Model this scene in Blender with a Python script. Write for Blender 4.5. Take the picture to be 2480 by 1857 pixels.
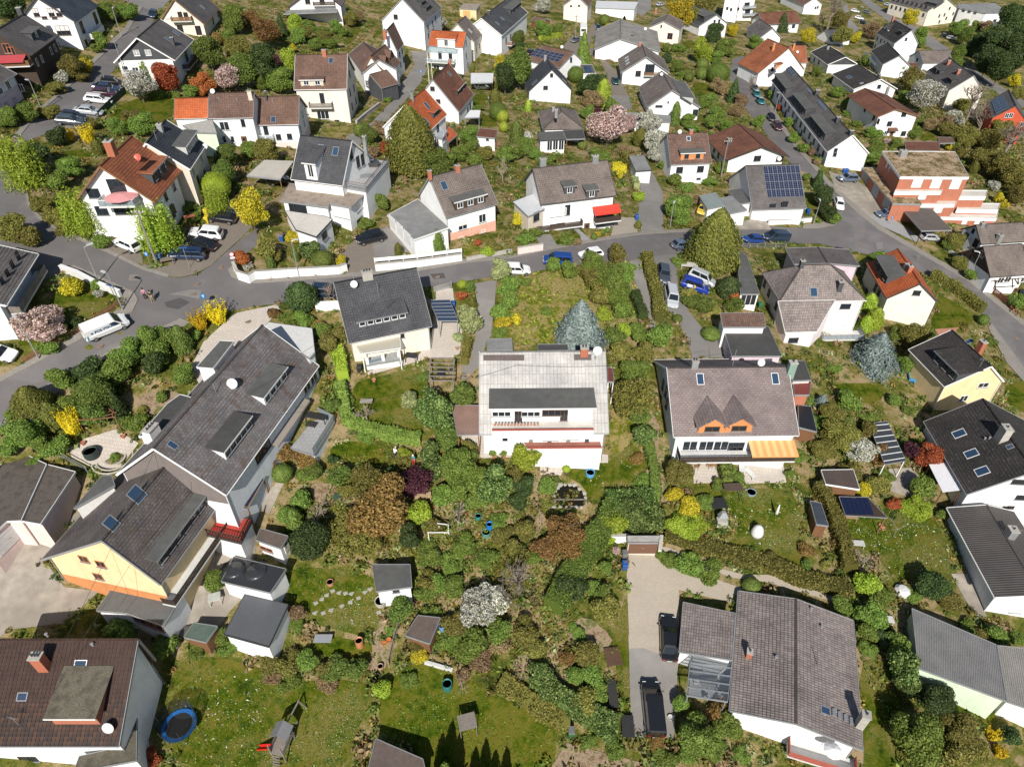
import bpy,bmesh,math,random
import numpy as np
NO=np.linalg.norm;RGN=np.random.default_rng;NA=np.array
from mathutils import Vector,Matrix
from mathutils.geometry import delaunay_2d_cdt
for o in list(bpy.data.objects):bpy.data.objects.remove(o)
SC=bpy.context.scene
COL=SC.collection
random.seed(7)
# ---------------------------------------------------------------- camera, sky, sun, exposure
cam=bpy.data.cameras.new('camera');camo=bpy.data.objects.new('camera',cam);COL.objects.link(camo)
cam.sensor_width=36.0;cam.lens=36.0*1653.0/2480.0;cam.clip_start=0.5;cam.clip_end=4000
camo.location=(0,0,66.0);camo.rotation_euler=(math.radians(90-39.5),0,0)
SC.camera=camo
SUN_EL,SUN_AZ=math.radians(36.5),math.radians(-3)
wd=bpy.data.worlds.new('World');SC.world=wd;wd.use_nodes=True
nt=wd.node_tree;bg=nt.nodes['Background']
sky=nt.nodes.new('ShaderNodeTexSky');sky.sky_type='NISHITA';sky.sun_disc=False
sky.sun_elevation=SUN_EL;sky.sun_rotation=math.radians(180+2)
sky.air_density=1.0;sky.dust_density=0.6;sky.ozone_density=1.2
nt.links.new(sky.outputs[0],bg.inputs[0]);bg.inputs[1].default_value=0.07
sl=bpy.data.lights.new('sun','SUN');sl.energy=5.0;sl.angle=math.radians(0.53);sl.color=(1.0,0.95,0.87)
so=bpy.data.objects.new('sun',sl);COL.objects.link(so);so.location=(0,-40,150)
_d=Vector((math.sin(math.radians(2))*math.cos(SUN_EL),math.cos(math.radians(2))*math.cos(SUN_EL),-math.sin(SUN_EL)))
so.rotation_euler=_d.to_track_quat('-Z','Y').to_euler()
SC.view_settings.view_transform='Standard';SC.view_settings.look='None'
SC.view_settings.exposure=0.25;SC.view_settings.gamma=1.0;SC.view_settings.use_curve_mapping=False
SC.cycles.max_bounces=5;SC.cycles.diffuse_bounces=2;SC.cycles.glossy_bounces=2;SC.cycles.transmission_bounces=3
SC.cycles.transparent_max_bounces=6;SC.cycles.use_denoising=True
# ---------------------------------------------------------------- view geometry
PW,PH=2480.0,1857.0
FPX=1653.0
PITCH=math.radians(39.5)
CAMZ=66.0
ST,CT=math.sin(PITCH),math.cos(PITCH)
K=620.0/2212.0
TILES={'z1':(100,760,720/2208),'z2':(2080,320,400/2208),'z3':(1760,560,400/1948),'z4':(1560,820,420/1176),
		 'z5':(1140,830,360/1039),'z8':(440,1180,280/666),'f':(0,0,2480/2212),'p':(0,0,1)}
for _r in range(4):
	for _c in range(4):TILES['%d%d' % (_r,_c)]=(620*_c,464*_r,K)
def T(t,x,y=None):
	if y is None:x,y=x
	ox,oy,k=TILES[t]
	return (ox+x*k,oy+y*k)
def ray(p):
	a=(p[0]-PW/2)/FPX;b=(p[1]-PH/2)/FPX
	return NA([a,CT-b*ST,-ST-b*CT])
CAM=NA([0.0,0.0,CAMZ])
def project(q):
	d=np.asarray(q,float)-CAM
	dep=d[1]*CT-d[2]*ST
	up=d[1]*ST+d[2]*CT
	return (PW/2+FPX*d[0]/dep,PH/2-FPX*up/dep)
# ground heights: (pixel x, pixel y, pixels per metre there) judged from cars and storeys of known size
SCALE=[(240,246,12.8),(475,570,17.0),(230,790,20.5),(890,585,16.0),(1350,630,15.6),(2050,430,11.0),
 (1165,212,9.2),(1595,10,5.4),(1446,72,6.9),(2160,12,4.8),(1615,1550,22.5),(1575,1700,24.5),(1645,595,14.2),
 (1880,580,12.6),(1622,725,16.6),(430,1750,25.5),(690,1790,25.5),(1300,1200,20.5),(2200,1750,24.5),
 (2420,800,14.0),(2300,1250,19.0),(60,1250,23.5),(30,30,11.5),(700,20,8.3),(2450,330,8.6),(1900,200,7.6)]
def _ctrl():
	o=[]
	for u,v,s in SCALE:
		o.append(CAM+ray((u,v))*FPX/s)
	return NA(o)
CP=_ctrl()
def _tps(P,Z,lam):
	n=len(P)
	d=NO(P[:,None]-P[None],axis=2)/100
	Kk=np.where(d>0,d*d*np.log(d+1e-12),0)+lam*np.eye(n)
	A=np.c_[np.ones(n),P/100]
	M=np.block([[Kk,A],[A.T,np.zeros((3,3))]])
	return np.linalg.solve(M,np.r_[Z,np.zeros(3)])
_W=_tps(CP[:,:2],CP[:,2],0.06)
def zt_arr(X,Y):
	X=np.asarray(X,float);Y=np.asarray(Y,float)
	xs=np.clip(X,-130,190);ys=np.clip(Y,10,360)
	z=_W[-3]+_W[-2]*xs/100+_W[-1]*ys/100
	for i in range(len(CP)):
		d2=((xs-CP[i,0])**2+(ys-CP[i,1])**2)/1e4
		z=z+_W[i]*0.5*d2*np.log(d2+1e-12)
	return z
GX0,GY0,GS=-170.0,0.0,2.5
GRID=zt_arr(*np.meshgrid(np.arange(GX0,232,GS),np.arange(GY0,432,GS)));GL=GRID.tolist()
def zt(x,y):
	u=(x-GX0)/GS;v=(y-GY0)/GS;i=int(u);j=int(v)
	if u<0 or v<0 or i>=159 or j>=171:return float(zt_arr(x,y))
	u-=i;v-=j;a=GL[j];b=GL[j+1]
	return (a[i]*(1-u)+a[i+1]*u)*(1-v)+(b[i]*(1-u)+b[i+1]*u)*v
def at_z(p,z):
	r=ray(p);t=(z-CAMZ)/r[2]
	return CAM+r*t
def ground(p,dz=0.0):
	r=ray(p);lo,hi=20.0,900.0
	t=lo
	while t<hi:
		q=CAM+r*t
		if q[2]<zt(q[0],q[1])+dz:break
		t+=4.0
	a,b=t-4.0,t
	for _ in range(24):
		m=(a+b)/2;q=CAM+r*m
		if q[2]<zt(q[0],q[1])+dz:b=m
		else:a=m
	return CAM+r*b
# ---------------------------------------------------------------- house geometry
def unit(v):return v/NO(v)
class Frame:
	def __init__(s,tile,B,C=None,A=None,D=None,R=None,eh=None,G=None,pitch=40,flip=False,mono=False,W=None,L=None,fr=None):
		s.tile=tile
		P={k:T(tile,v) for k,v in dict(A=A,B=B,C=C,D=D,R=R).items() if v is not None}
		if G is not None:
			g=ground(T(tile,G[1]));v=P[G[0]][1]
			lo,hi=g[2],g[2]+25
			for _ in range(40):
				m=(lo+hi)/2
				if project((g[0],g[1],m))[1]>v:lo=m
				else:hi=m
			ze=lo
		else:
			ze=ground(P['B'])[2]+eh
			for _ in range(12):
				q=[at_z(P[k],ze) for k in 'ABCD' if k in P]
				m=np.mean(q,axis=0)
				ze=.5*ze+.5*(zt(m[0],m[1])+eh)
		q={k:at_z(P[k],ze)[:2] for k in 'ABCD' if k in P}
		b=q['B']
		if 'C' in q and 'A' not in q and 'D' not in q:
			ey=unit(q['C']-b);ex=NA([-ey[1],ey[0]])
			if ex[1]<0:ex=-ex
			s.W=NO(q['C']-b);s.L=L
		elif 'C' in q:
			rd=(q['A']-b) if 'A' in q else (q['D']-q['C'])
			wv=q['C']-b
			ax=unit(rd);ay=unit(wv)
			perp=NA([-ax[1],ax[0]]);perp=perp if perp@ay>0 else-perp

			wl,ww=NO(rd),NO(wv)
			ey=unit(perp*wl+ay*ww);ex=NA([-ey[1],ey[0]]);ex=ex if ex@ax>0 else-ex
			s.L=abs(rd@ex);s.W=abs(wv@ey)
			s.skew=math.degrees(math.acos(np.clip(perp@ay,-1,1)))
		else:
			ex=unit(q['A']-b);s.L=NO(q['A']-b)
			n=NA([-ex[1],ex[0]])
			ey=n if n[1]>0 else-n
			if flip:ey=-ey
			tp=math.tan(math.radians(pitch)) if pitch else None
			if pitch is None:# the gable faces the camera: read half width and height off its plane
				r=ray(P['R']);t=(ex@(b-CAM[:2]))/(ex@r[:2]);pt=CAM+r*t;y=(pt[:2]-b)@ey
				if y<0:ey=-ey;y=-y
				s.W=2*y;s.rh0=float(pt[2]-ze)
			elif W is None:
				lo,hi=0.5,16
				for _ in range(40):
					m=(lo+hi)/2
					if project((*(b+ey*m),ze+m*tp))[1]>P['R'][1]:lo=m
					else:hi=m
				s.W=2*lo
			else:s.W=W
		if L is not None:s.L=L
		if W is not None:s.W=W
		if mono:s.W=s.W/2*1.05
		s.O=b;s.ex=ex;s.ey=ey;s.ze=ze;s.fr=.5
		if 'C' in q and 'R' in P and fr is None:
			r=ray(P['R']);n3=NA([ex[0],ex[1],0])
			t=(n3[:2]@(b-CAM[:2]))/(n3@r);pt=CAM+r*t
			y=(pt[:2]-b)@ey;s.fr=float(np.clip(y/s.W,.25,.75));s.rh=float(pt[2]-ze);s.frraw=y/s.W
		elif 'R' in P and 'C' in q:
			s.fr=fr;lo,hi=0,12
			pm=b+ey*s.W*fr
			for _ in range(40):
				m=(lo+hi)/2
				if project((pm[0],pm[1],ze+m))[1]>P['R'][1]:lo=m
				else:hi=m
			s.rh=lo;s.frraw=fr
		elif pitch is None:
			s.rh=s.rh0;s.frraw=.5
		else:
			s.rh=s.W/2*math.tan(math.radians(pitch));s.frraw=.5
			if mono:s.fr=s.frraw=.952;s.rh*=2*.952
		c=b+ex*s.L/2+ey*s.W/2
		s.c=c
		s.zg=min(zt(*(b+ex*s.L*i+ey*s.W*j)) for i in (0,1) for j in (0,1))
		s.zgm=zt(*c)
	def w(s,x,y,z=0.0):
		p=s.O+s.ex*x+s.ey*y
		return NA([p[0],p[1],z])
	def info(s):
		return 'L%.1f W%.1f eave+%.1f rh%.1f fr%.2f pit%.0f skew%.0f at(%.0f,%.0f)' % (s.L,s.W,s.ze-s.zgm,s.rh,s.frraw,
			math.degrees(math.atan2(s.rh,s.W*min(s.fr,1-s.fr))),getattr(s,'skew',0),s.c[0],s.c[1])
# ---------------------------------------------------------------- materials
MATS={}
def _mat(name):
	m=bpy.data.materials.new(name);m.use_nodes=True
	n=m.node_tree;return m,n,n.nodes['Principled BSDF']
class N:
	def __init__(s,nt):s.t=nt
	def new(s,typ,**kw):
		n=s.t.nodes.new('ShaderNode'+typ)
		for k,v in kw.items():
			if k.startswith('i_'):
				key=k[2:];key=int(key) if key.isdigit() else key.replace('_',' ')
				n.inputs[key].default_value=v
			else:setattr(n,k,v)
		return n
	def ln(s,a,b):s.t.links.new(a,b)
	def ramp(s,fac,stops):
		r=s.new('ValToRGB');e=r.color_ramp.elements
		e[0].position,e[0].color=stops[0][0],(*stops[0][1],1)
		e[1].position,e[1].color=stops[1][0],(*stops[1][1],1)
		for p,c in stops[2:]:
			x=e.new(p);x.color=(*c,1)
		s.ln(fac,r.inputs[0]);return r.outputs[0]
	def noise(s,vec,scale,detail=3,rough=.55):
		n=s.new('TexNoise',i_Scale=scale,i_Detail=detail,i_Roughness=rough)
		if vec is not None:s.ln(vec,n.inputs['Vector'])
		return n.outputs[0]
	def mix(s,fac,a,b,mode='MIX'):
		m=s.new('Mix',data_type='RGBA',blend_type=mode)
		for i,v in ((0,fac),(6,a),(7,b)):
			if hasattr(v,'links'):s.ln(v,m.inputs[i])
			elif i==0:m.inputs[0].default_value=v
			else:m.inputs[i].default_value=(*v,1)
		return m.outputs[2]
	def bump(s,h,strength,dist,bsdf):
		b=s.new('Bump',i_Strength=strength,i_Distance=dist);s.ln(h,b.inputs['Height'])
		s.ln(b.outputs[0],bsdf.inputs['Normal'])
def mul(c,f):return tuple(min(1,max(0,x*f)) for x in c)
def plain(name,col=None,rough=.7,var=.25,scale=3.0,bump=.0,metal=0.0,spec=.4,streak=False):
	if name in MATS:return MATS[name]
	m,t,b=_mat(name);n=N(t)
	tc=n.new('TexCoord').outputs['Object']
	a=n.noise(tc,scale,4);d=n.noise(tc,scale*.17,3)
	c=n.mix(n.ramp(a,[(.3,(0,0,0)),(.7,(1,1,1))]),mul(col,1-var*.55),mul(col,1+var*.35))
	c=n.mix(n.ramp(d,[(.45,(0,0,0)),(.75,(1,1,1))]),c,mul(col,1-var*.8))
	if streak:
		mp=n.new('Mapping',i_Scale=(1.3,1.3,.12));n.ln(tc,mp.inputs[0])
		s=n.noise(mp.outputs[0],1.6,4)
		c=n.mix(n.ramp(s,[(.52,(0,0,0)),(.8,(.55,.55,.55))]),c,mul(col,.72))
	n.ln(c,b.inputs['Base Color'])
	b.inputs['Roughness'].default_value=rough;b.inputs['Metallic'].default_value=metal
	b.inputs['Specular IOR Level'].default_value=spec
	if bump:n.bump(a,bump,.02,b)
	MATS[name]=m;return m
def rooftile(name,c1,c2,tw=.30,th=.34,lichen=(.42,.42,.38),lich=.0,joint=.35,moss=None,wave=True):
	if name in MATS:return MATS[name]
	m,t,b=_mat(name);n=N(t)
	uv=n.new('UVMap').outputs[0]
	br=n.new('TexBrick',i_Scale=1.0,i_Brick_Width=tw,i_Row_Height=th,i_Mortar_Size=.018,i_Mortar_Smooth=.3,i_Bias=0.0)
	br.offset=.5 if not wave else 0.0
	br.inputs['Color1'].default_value=(*c1,1);br.inputs['Color2'].default_value=(*c2,1)
	br.inputs['Mortar'].default_value=(*mul(c1,joint),1)
	n.ln(uv,br.inputs['Vector'])
	tc=n.new('TexCoord').outputs['Object']
	d=n.noise(tc,.35,4);f=n.noise(tc,5,4)
	c=n.mix(n.ramp(d,[(.35,(0,0,0)),(.7,(1,1,1))]),br.outputs[0],n.mix(1.0,br.outputs[0],(.62,.62,.64),'MULTIPLY'))
	c=n.mix(n.ramp(f,[(.3,(.0,)*3),(.75,(.6,)*3)]),c,n.mix(1.0,c,(1.45,1.42,1.38),'MULTIPLY'))
	if lich>0:
		v=n.noise(tc,3.2,6,.75);g=n.noise(tc,.22,3)
		k=n.new('Math',operation='MULTIPLY');n.ln(n.ramp(v,[(.56,(0,0,0)),(.63,(1,1,1))]),k.inputs[0])
		n.ln(n.ramp(g,[(.35,(.15*lich,)*3),(.7,(lich,)*3)]),k.inputs[1])
		c=n.mix(k.outputs[0],c,lichen)
	if moss:
		v=n.noise(tc,.8,5,.7)
		c=n.mix(n.ramp(v,[(.5,(0,0,0)),(.68,(.8,.8,.8))]),c,moss)
	n.ln(c,b.inputs['Base Color']);b.inputs['Roughness'].default_value=.75;b.inputs['Specular IOR Level'].default_value=.3
	h=br.outputs['Fac']
	inv=n.new('Math',operation='SUBTRACT',i_0=1.0);n.ln(h,inv.inputs[1]);h=inv.outputs[0]
	if wave:
		sp=n.new('SeparateXYZ');n.ln(uv,sp.inputs[0])
		a=n.new('Math',operation='MULTIPLY',i_1=math.pi/tw);n.ln(sp.outputs[0],a.inputs[0])
		s_=n.new('Math',operation='SINE');n.ln(a.outputs[0],s_.inputs[0])
		ab=n.new('Math',operation='ABSOLUTE');n.ln(s_.outputs[0],ab.inputs[0])
		ad=n.new('Math',operation='ADD');n.ln(ab.outputs[0],ad.inputs[0]);n.ln(h,ad.inputs[1]);h=ad.outputs[0]
	n.bump(h,.55,.035,b)
	MATS[name]=m;return m
def corrugated(name,col,pitch=.18,along=0,lichen=0):
	if name in MATS:return MATS[name]
	m,t,b=_mat(name);n=N(t)
	uv=n.new('UVMap').outputs[0];sp=n.new('SeparateXYZ');n.ln(uv,sp.inputs[0])
	a=n.new('Math',operation='MULTIPLY',i_1=2*math.pi/pitch);n.ln(sp.outputs[along],a.inputs[0])
	s_=n.new('Math',operation='SINE');n.ln(a.outputs[0],s_.inputs[0])
	tc=n.new('TexCoord').outputs['Object'];d=n.noise(tc,.5,5);f=n.noise(tc,6,4,.7)
	c=n.mix(n.ramp(d,[(.35,(0,0,0)),(.7,(1,1,1))]),col,mul(col,.7))
	c=n.mix(n.ramp(f,[(.45,(0,0,0)),(.75,(.7,.7,.7))]),c,mul(col,1.5 if lichen else 1.2))
	n.ln(c,b.inputs['Base Color']);b.inputs['Roughness'].default_value=.7
	n.bump(s_.outputs[0],.6,.04,b)
	MATS[name]=m;return m
def paving(name,c1,c2,w=.4,h=.2,mort=.02,joint=.5,dirt=.5):
	if name in MATS:return MATS[name]
	m,t,b=_mat(name);n=N(t)
	tc=n.new('TexCoord').outputs['Object']
	br=n.new('TexBrick',i_Scale=1.0,i_Brick_Width=w,i_Row_Height=h,i_Mortar_Size=mort,i_Mortar_Smooth=.2)
	br.inputs['Color1'].default_value=(*c1,1);br.inputs['Color2'].default_value=(*c2,1)
	br.inputs['Mortar'].default_value=(*mul(c1,joint),1)
	n.ln(tc,br.inputs['Vector'])
	d=n.noise(tc,.6,5,.65);f=n.noise(tc,8,3)
	c=n.mix(n.ramp(d,[(.4,(0,0,0)),(.75,(dirt,)*3)]),br.outputs[0],mul(c1,.55))
	c=n.mix(n.ramp(f,[(.4,(0,0,0)),(.8,(.5,)*3)]),c,mul(c2,1.2))
	n.ln(c,b.inputs['Base Color']);b.inputs['Roughness'].default_value=.85;b.inputs['Specular IOR Level'].default_value=.25
	n.bump(br.outputs['Fac'],-.3,.01,b)
	MATS[name]=m;return m
def ground_mat(name,stops,scale=.35,fine=9.0,specks=None,bump=.6,rough=.95):
	if name in MATS:return MATS[name]
	m,t,b=_mat(name);n=N(t)
	tc=n.new('TexCoord').outputs['Object']
	a=n.noise(tc,scale,6,.68);f=n.noise(tc,fine,5,.7);g=n.noise(tc,scale*5,4,.6)
	mx=n.new('Math',operation='MULTIPLY_ADD',i_1=.55);n.ln(a,mx.inputs[0])
	h2=n.new('Math',operation='MULTIPLY_ADD',i_1=.34);n.ln(g,h2.inputs[0])
	h3=n.new('Math',operation='MULTIPLY',i_1=.25);n.ln(f,h3.inputs[0])
	n.ln(h3.outputs[0],h2.inputs[2]);n.ln(h2.outputs[0],mx.inputs[2])
	c=n.ramp(mx.outputs[0],[(.535+(p-.5)*.62,q) for p,q in stops])
	c=n.mix(n.ramp(f,[(.35,(0,0,0)),(.7,(.7,.7,.7))]),c,n.mix(1.0,c,(1.35,1.32,1.2),'MULTIPLY'))
	if specks:
		v=n.noise(tc,13,3,.8);w=n.noise(tc,.22,3)
		k=n.new('Math',operation='MULTIPLY');n.ln(n.ramp(v,[(.60,(0,0,0)),(.66,(1,1,1))]),k.inputs[0])
		n.ln(n.ramp(w,[(.46,(0,0,0)),(.62,(1,1,1))]),k.inputs[1])
		c=n.mix(k.outputs[0],c,specks)
	n.ln(c,b.inputs['Base Color']);b.inputs['Roughness'].default_value=rough;b.inputs['Specular IOR Level'].default_value=.1
	ad=n.new('Math',operation='ADD');n.ln(f,ad.inputs[0]);n.ln(g,ad.inputs[1])
	n.bump(ad.outputs[0],bump,.12,b)
	MATS[name]=m;return m
def asphalt(name,col,patch=.2):
	if name in MATS:return MATS[name]
	m,t,b=_mat(name);n=N(t)
	tc=n.new('TexCoord').outputs['Object']
	a=n.noise(tc,.25,5,.6);f=n.noise(tc,14,3)
	c=n.mix(n.ramp(a,[(.35,(0,0,0)),(.7,(1,1,1))]),mul(col,1-patch),mul(col,1+patch))
	c=n.mix(n.ramp(f,[(.4,(0,0,0)),(.75,(.6,.6,.6))]),c,mul(col,1.35))
	w=n.noise(tc,.06,3,.8);c=n.mix(n.ramp(w,[(.5,(0,0,0)),(.53,(.5,.5,.5))]),c,mul(col,.82))
	n.ln(c,b.inputs['Base Color']);b.inputs['Roughness'].default_value=.9;b.inputs['Specular IOR Level'].default_value=.2
	n.bump(f,.25,.01,b)
	MATS[name]=m;return m
def leafmat(name,stops,trans=.25,rough=.6):
	if name in MATS:return MATS[name]
	m,t,b=_mat(name);n=N(t)
	g=n.new('NewGeometry').outputs['Random Per Island']
	oi=n.new('ObjectInfo').outputs['Random']
	c=n.ramp(g,stops)
	hs=n.new('HueSaturation',i_Saturation=1.0)
	mr=n.new('MapRange',i_3=.78,i_4=1.18);n.ln(oi,mr.inputs[0]);n.ln(mr.outputs[0],hs.inputs['Value'])
	mh=n.new('MapRange',i_3=.485,i_4=.512);n.ln(oi,mh.inputs[0]);n.ln(mh.outputs[0],hs.inputs['Hue'])
	n.ln(c,hs.inputs['Color'])
	n.ln(hs.outputs[0],b.inputs['Base Color']);b.inputs['Roughness'].default_value=rough;b.inputs['Specular IOR Level'].default_value=.25
	tr=n.new('BsdfTranslucent');n.ln(hs.outputs[0],tr.inputs[0]);mx=n.new('MixShader',i_0=trans)
	out=t.nodes['Material Output']
	n.ln(b.outputs[0],mx.inputs[1]);n.ln(tr.outputs[0],mx.inputs[2]);n.ln(mx.outputs[0],out.inputs[0])
	MATS[name]=m;return m
def glossy(name,col=None,rough=.1,metal=0.0,coat=0.0,spec=.5):
	if name in MATS:return MATS[name]
	m,t,b=_mat(name)
	b.inputs['Base Color'].default_value=(*col,1);b.inputs['Roughness'].default_value=rough
	b.inputs['Metallic'].default_value=metal;b.inputs['Coat Weight'].default_value=coat;b.inputs['Coat Roughness'].default_value=.05
	b.inputs['Specular IOR Level'].default_value=spec
	MATS[name]=m;return m
def cgl(name,col=None,alpha=.35):
	if name in MATS:return MATS[name]
	m,t,b=_mat(name);n=N(t)
	b.inputs['Base Color'].default_value=(*col,1);b.inputs['Roughness'].default_value=.08
	tr=n.new('BsdfTransparent');mx=n.new('MixShader',i_0=1-alpha)
	n.ln(b.outputs[0],mx.inputs[1]);n.ln(tr.outputs[0],mx.inputs[2]);n.ln(mx.outputs[0],t.nodes['Material Output'].inputs[0])
	MATS[name]=m;return m
# walls
WALL=dict(white=(.80,.79,.76),bright=(.82,.82,.81),cream=(.78,.72,.60),yellow=(.80,.62,.36),pink=(.74,.60,.56),palepink=(.78,.70,.70),
	bluewhite=(.74,.77,.80),grey=(.45,.45,.45),slate=(.075,.078,.085),red=(.55,.10,.05),brick=(.42,.16,.10),beige=(.62,.54,.44),mint=(.62,.72,.55),
	wood=(.18,.09,.045),orange=(.60,.25,.10),salmon=(.70,.40,.30),darkbrown=(.07,.05,.04),greywhite=(.62,.62,.60),lilac=(.62,.50,.56),mauve=(.19,.165,.155),ivory=(.76,.71,.62))
def wall(k):return plain('wall_'+k,WALL[k],rough=.85,var=.16 if k !='slate' else .4,scale=4,bump=.15,spec=.2,streak=True)
ROOF={
 'brown':lambda:rooftile('roof_brown',(.19,.112,.08),(.14,.085,.065),lich=.12),
 'brownlich':lambda:rooftile('roof_brown_lichen',(.17,.10,.075),(.12,.075,.06),lich=.55,lichen=(.38,.34,.30)),
 'redbrown':lambda:rooftile('roof_redbrown',(.20,.085,.05),(.14,.06,.04),lich=.1),
 'orange':lambda:rooftile('roof_orange',(.52,.135,.045),(.42,.10,.035),lich=.06),
 'terracotta':lambda:rooftile('roof_terracotta',(.36,.125,.055),(.26,.085,.045),lich=.18,lichen=(.30,.22,.14)),
 'darkgrey':lambda:rooftile('roof_darkgrey',(.085,.086,.093),(.066,.067,.073),lich=.0),
 'grey':lambda:rooftile('roof_grey',(.155,.14,.135),(.12,.11,.107),lich=.2,lichen=(.3,.29,.26)),
 'greybrown':lambda:rooftile('roof_greybrown',(.20,.165,.145),(.155,.13,.115),lich=.25,lichen=(.32,.29,.25)),
 'slate':lambda:rooftile('roof_slate',(.055,.062,.075),(.045,.050,.060),tw=.4,th=.3,wave=False,lich=.0),
 'bluegrey':lambda:rooftile('roof_bluegrey',(.06,.075,.095),(.05,.062,.08),tw=.4,th=.25,wave=False),
 'fibre':lambda:rooftile('roof_fibre',(.135,.118,.115),(.11,.097,.095),tw=.45,th=.3,wave=False,lich=.42,lichen=(.42,.41,.38),moss=(.09,.072,.055)),
 'fibrered':lambda:rooftile('roof_fibrered',(.235,.19,.18),(.20,.16,.155),tw=.5,th=.28,wave=False,lich=.35,lichen=(.42,.40,.38)),
 'fibredark':lambda:rooftile('roof_fibredark',(.05,.045,.042),(.04,.036,.034),tw=.5,th=.35,wave=False,lich=.35,lichen=(.34,.33,.30)),
 'scale':lambda:rooftile('roof_scale',(.20,.185,.185),(.14,.13,.132),tw=.42,th=.32,wave=False,lich=.5,lichen=(.33,.32,.30),moss=(.10,.06,.04)),
 'lightgrey':lambda:rooftile('roof_lightgrey',(.30,.28,.25),(.25,.235,.215),tw=.4,th=.4,lich=.2),
 'corrlight':lambda:rooftile('roof_corrlight',(.46,.45,.43),(.40,.39,.37),tw=.42,th=1.2,lich=.35,lichen=(.55,.54,.5),joint=.55),
 'corrdark':lambda:corrugated('roof_corrdark',(.075,.066,.062),.3),
 'corrgrey':lambda:corrugated('roof_corrgrey',(.20,.195,.19),.16,lichen=1),
 'pantile':lambda:rooftile('roof_pantile',(.29,.245,.225),(.20,.17,.16),tw=.26,th=.36,lich=.3,lichen=(.36,.33,.30),joint=.22),
}
def roof(k):return ROOF[k]()
FELT=lambda:plain('roof_felt',(.105,.105,.10),rough=.9,var=.35,scale=1.2)
FELTD=lambda:plain('roof_felt_dark',(.065,.064,.062),rough=.9,var=.3,scale=1.5)
FELTL=lambda:plain('roof_felt_pale',(.24,.24,.235),rough=.85,var=.4,scale=.8)
GRAVEL=lambda:plain('roof_gravel',(.33,.27,.22),rough=.95,var=.5,scale=6,bump=.6)
MOSSR=lambda:ground_mat('roof_moss',[(.38,(.07,.065,.02)),(.47,(.13,.105,.04)),(.54,(.24,.17,.10)),(.62,(.36,.27,.19))],scale=.5,fine=7)
TRIMW=lambda:plain('trim_white',(.75,.75,.74),rough=.5,var=.1)
TRIMG=lambda:plain('trim_grey',(.33,.34,.35),rough=.45,var=.15,metal=.3)
TRIMD=lambda:plain('trim_dark',(.06,.06,.065),rough=.5,var=.2)
GLASS=lambda:glossy('window_glass',(.02,.026,.034),.06,spec=.6)
SHUT=lambda:plain('shutter_white',(.72,.72,.70),rough=.6,var=.1)
WOOD=lambda:plain('timber_brown',(.22,.115,.055),rough=.75,var=.4,scale=5)
WOODG=lambda:plain('timber_grey',(.24,.21,.18),rough=.85,var=.4,scale=5)
WOODD=lambda:plain('timber_dark',(.055,.035,.025),rough=.8,var=.4,scale=5)
CONC=lambda:plain('concrete',(.42,.40,.36),rough=.9,var=.35,scale=2,bump=.2)
METAL=lambda:plain('galvanised_metal',(.55,.57,.58),rough=.4,var=.2,metal=.7)
BRICKM=lambda:paving('brick_masonry',(.42,.15,.085),(.33,.11,.065),.25,.085,.012,.9,.2)
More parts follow.
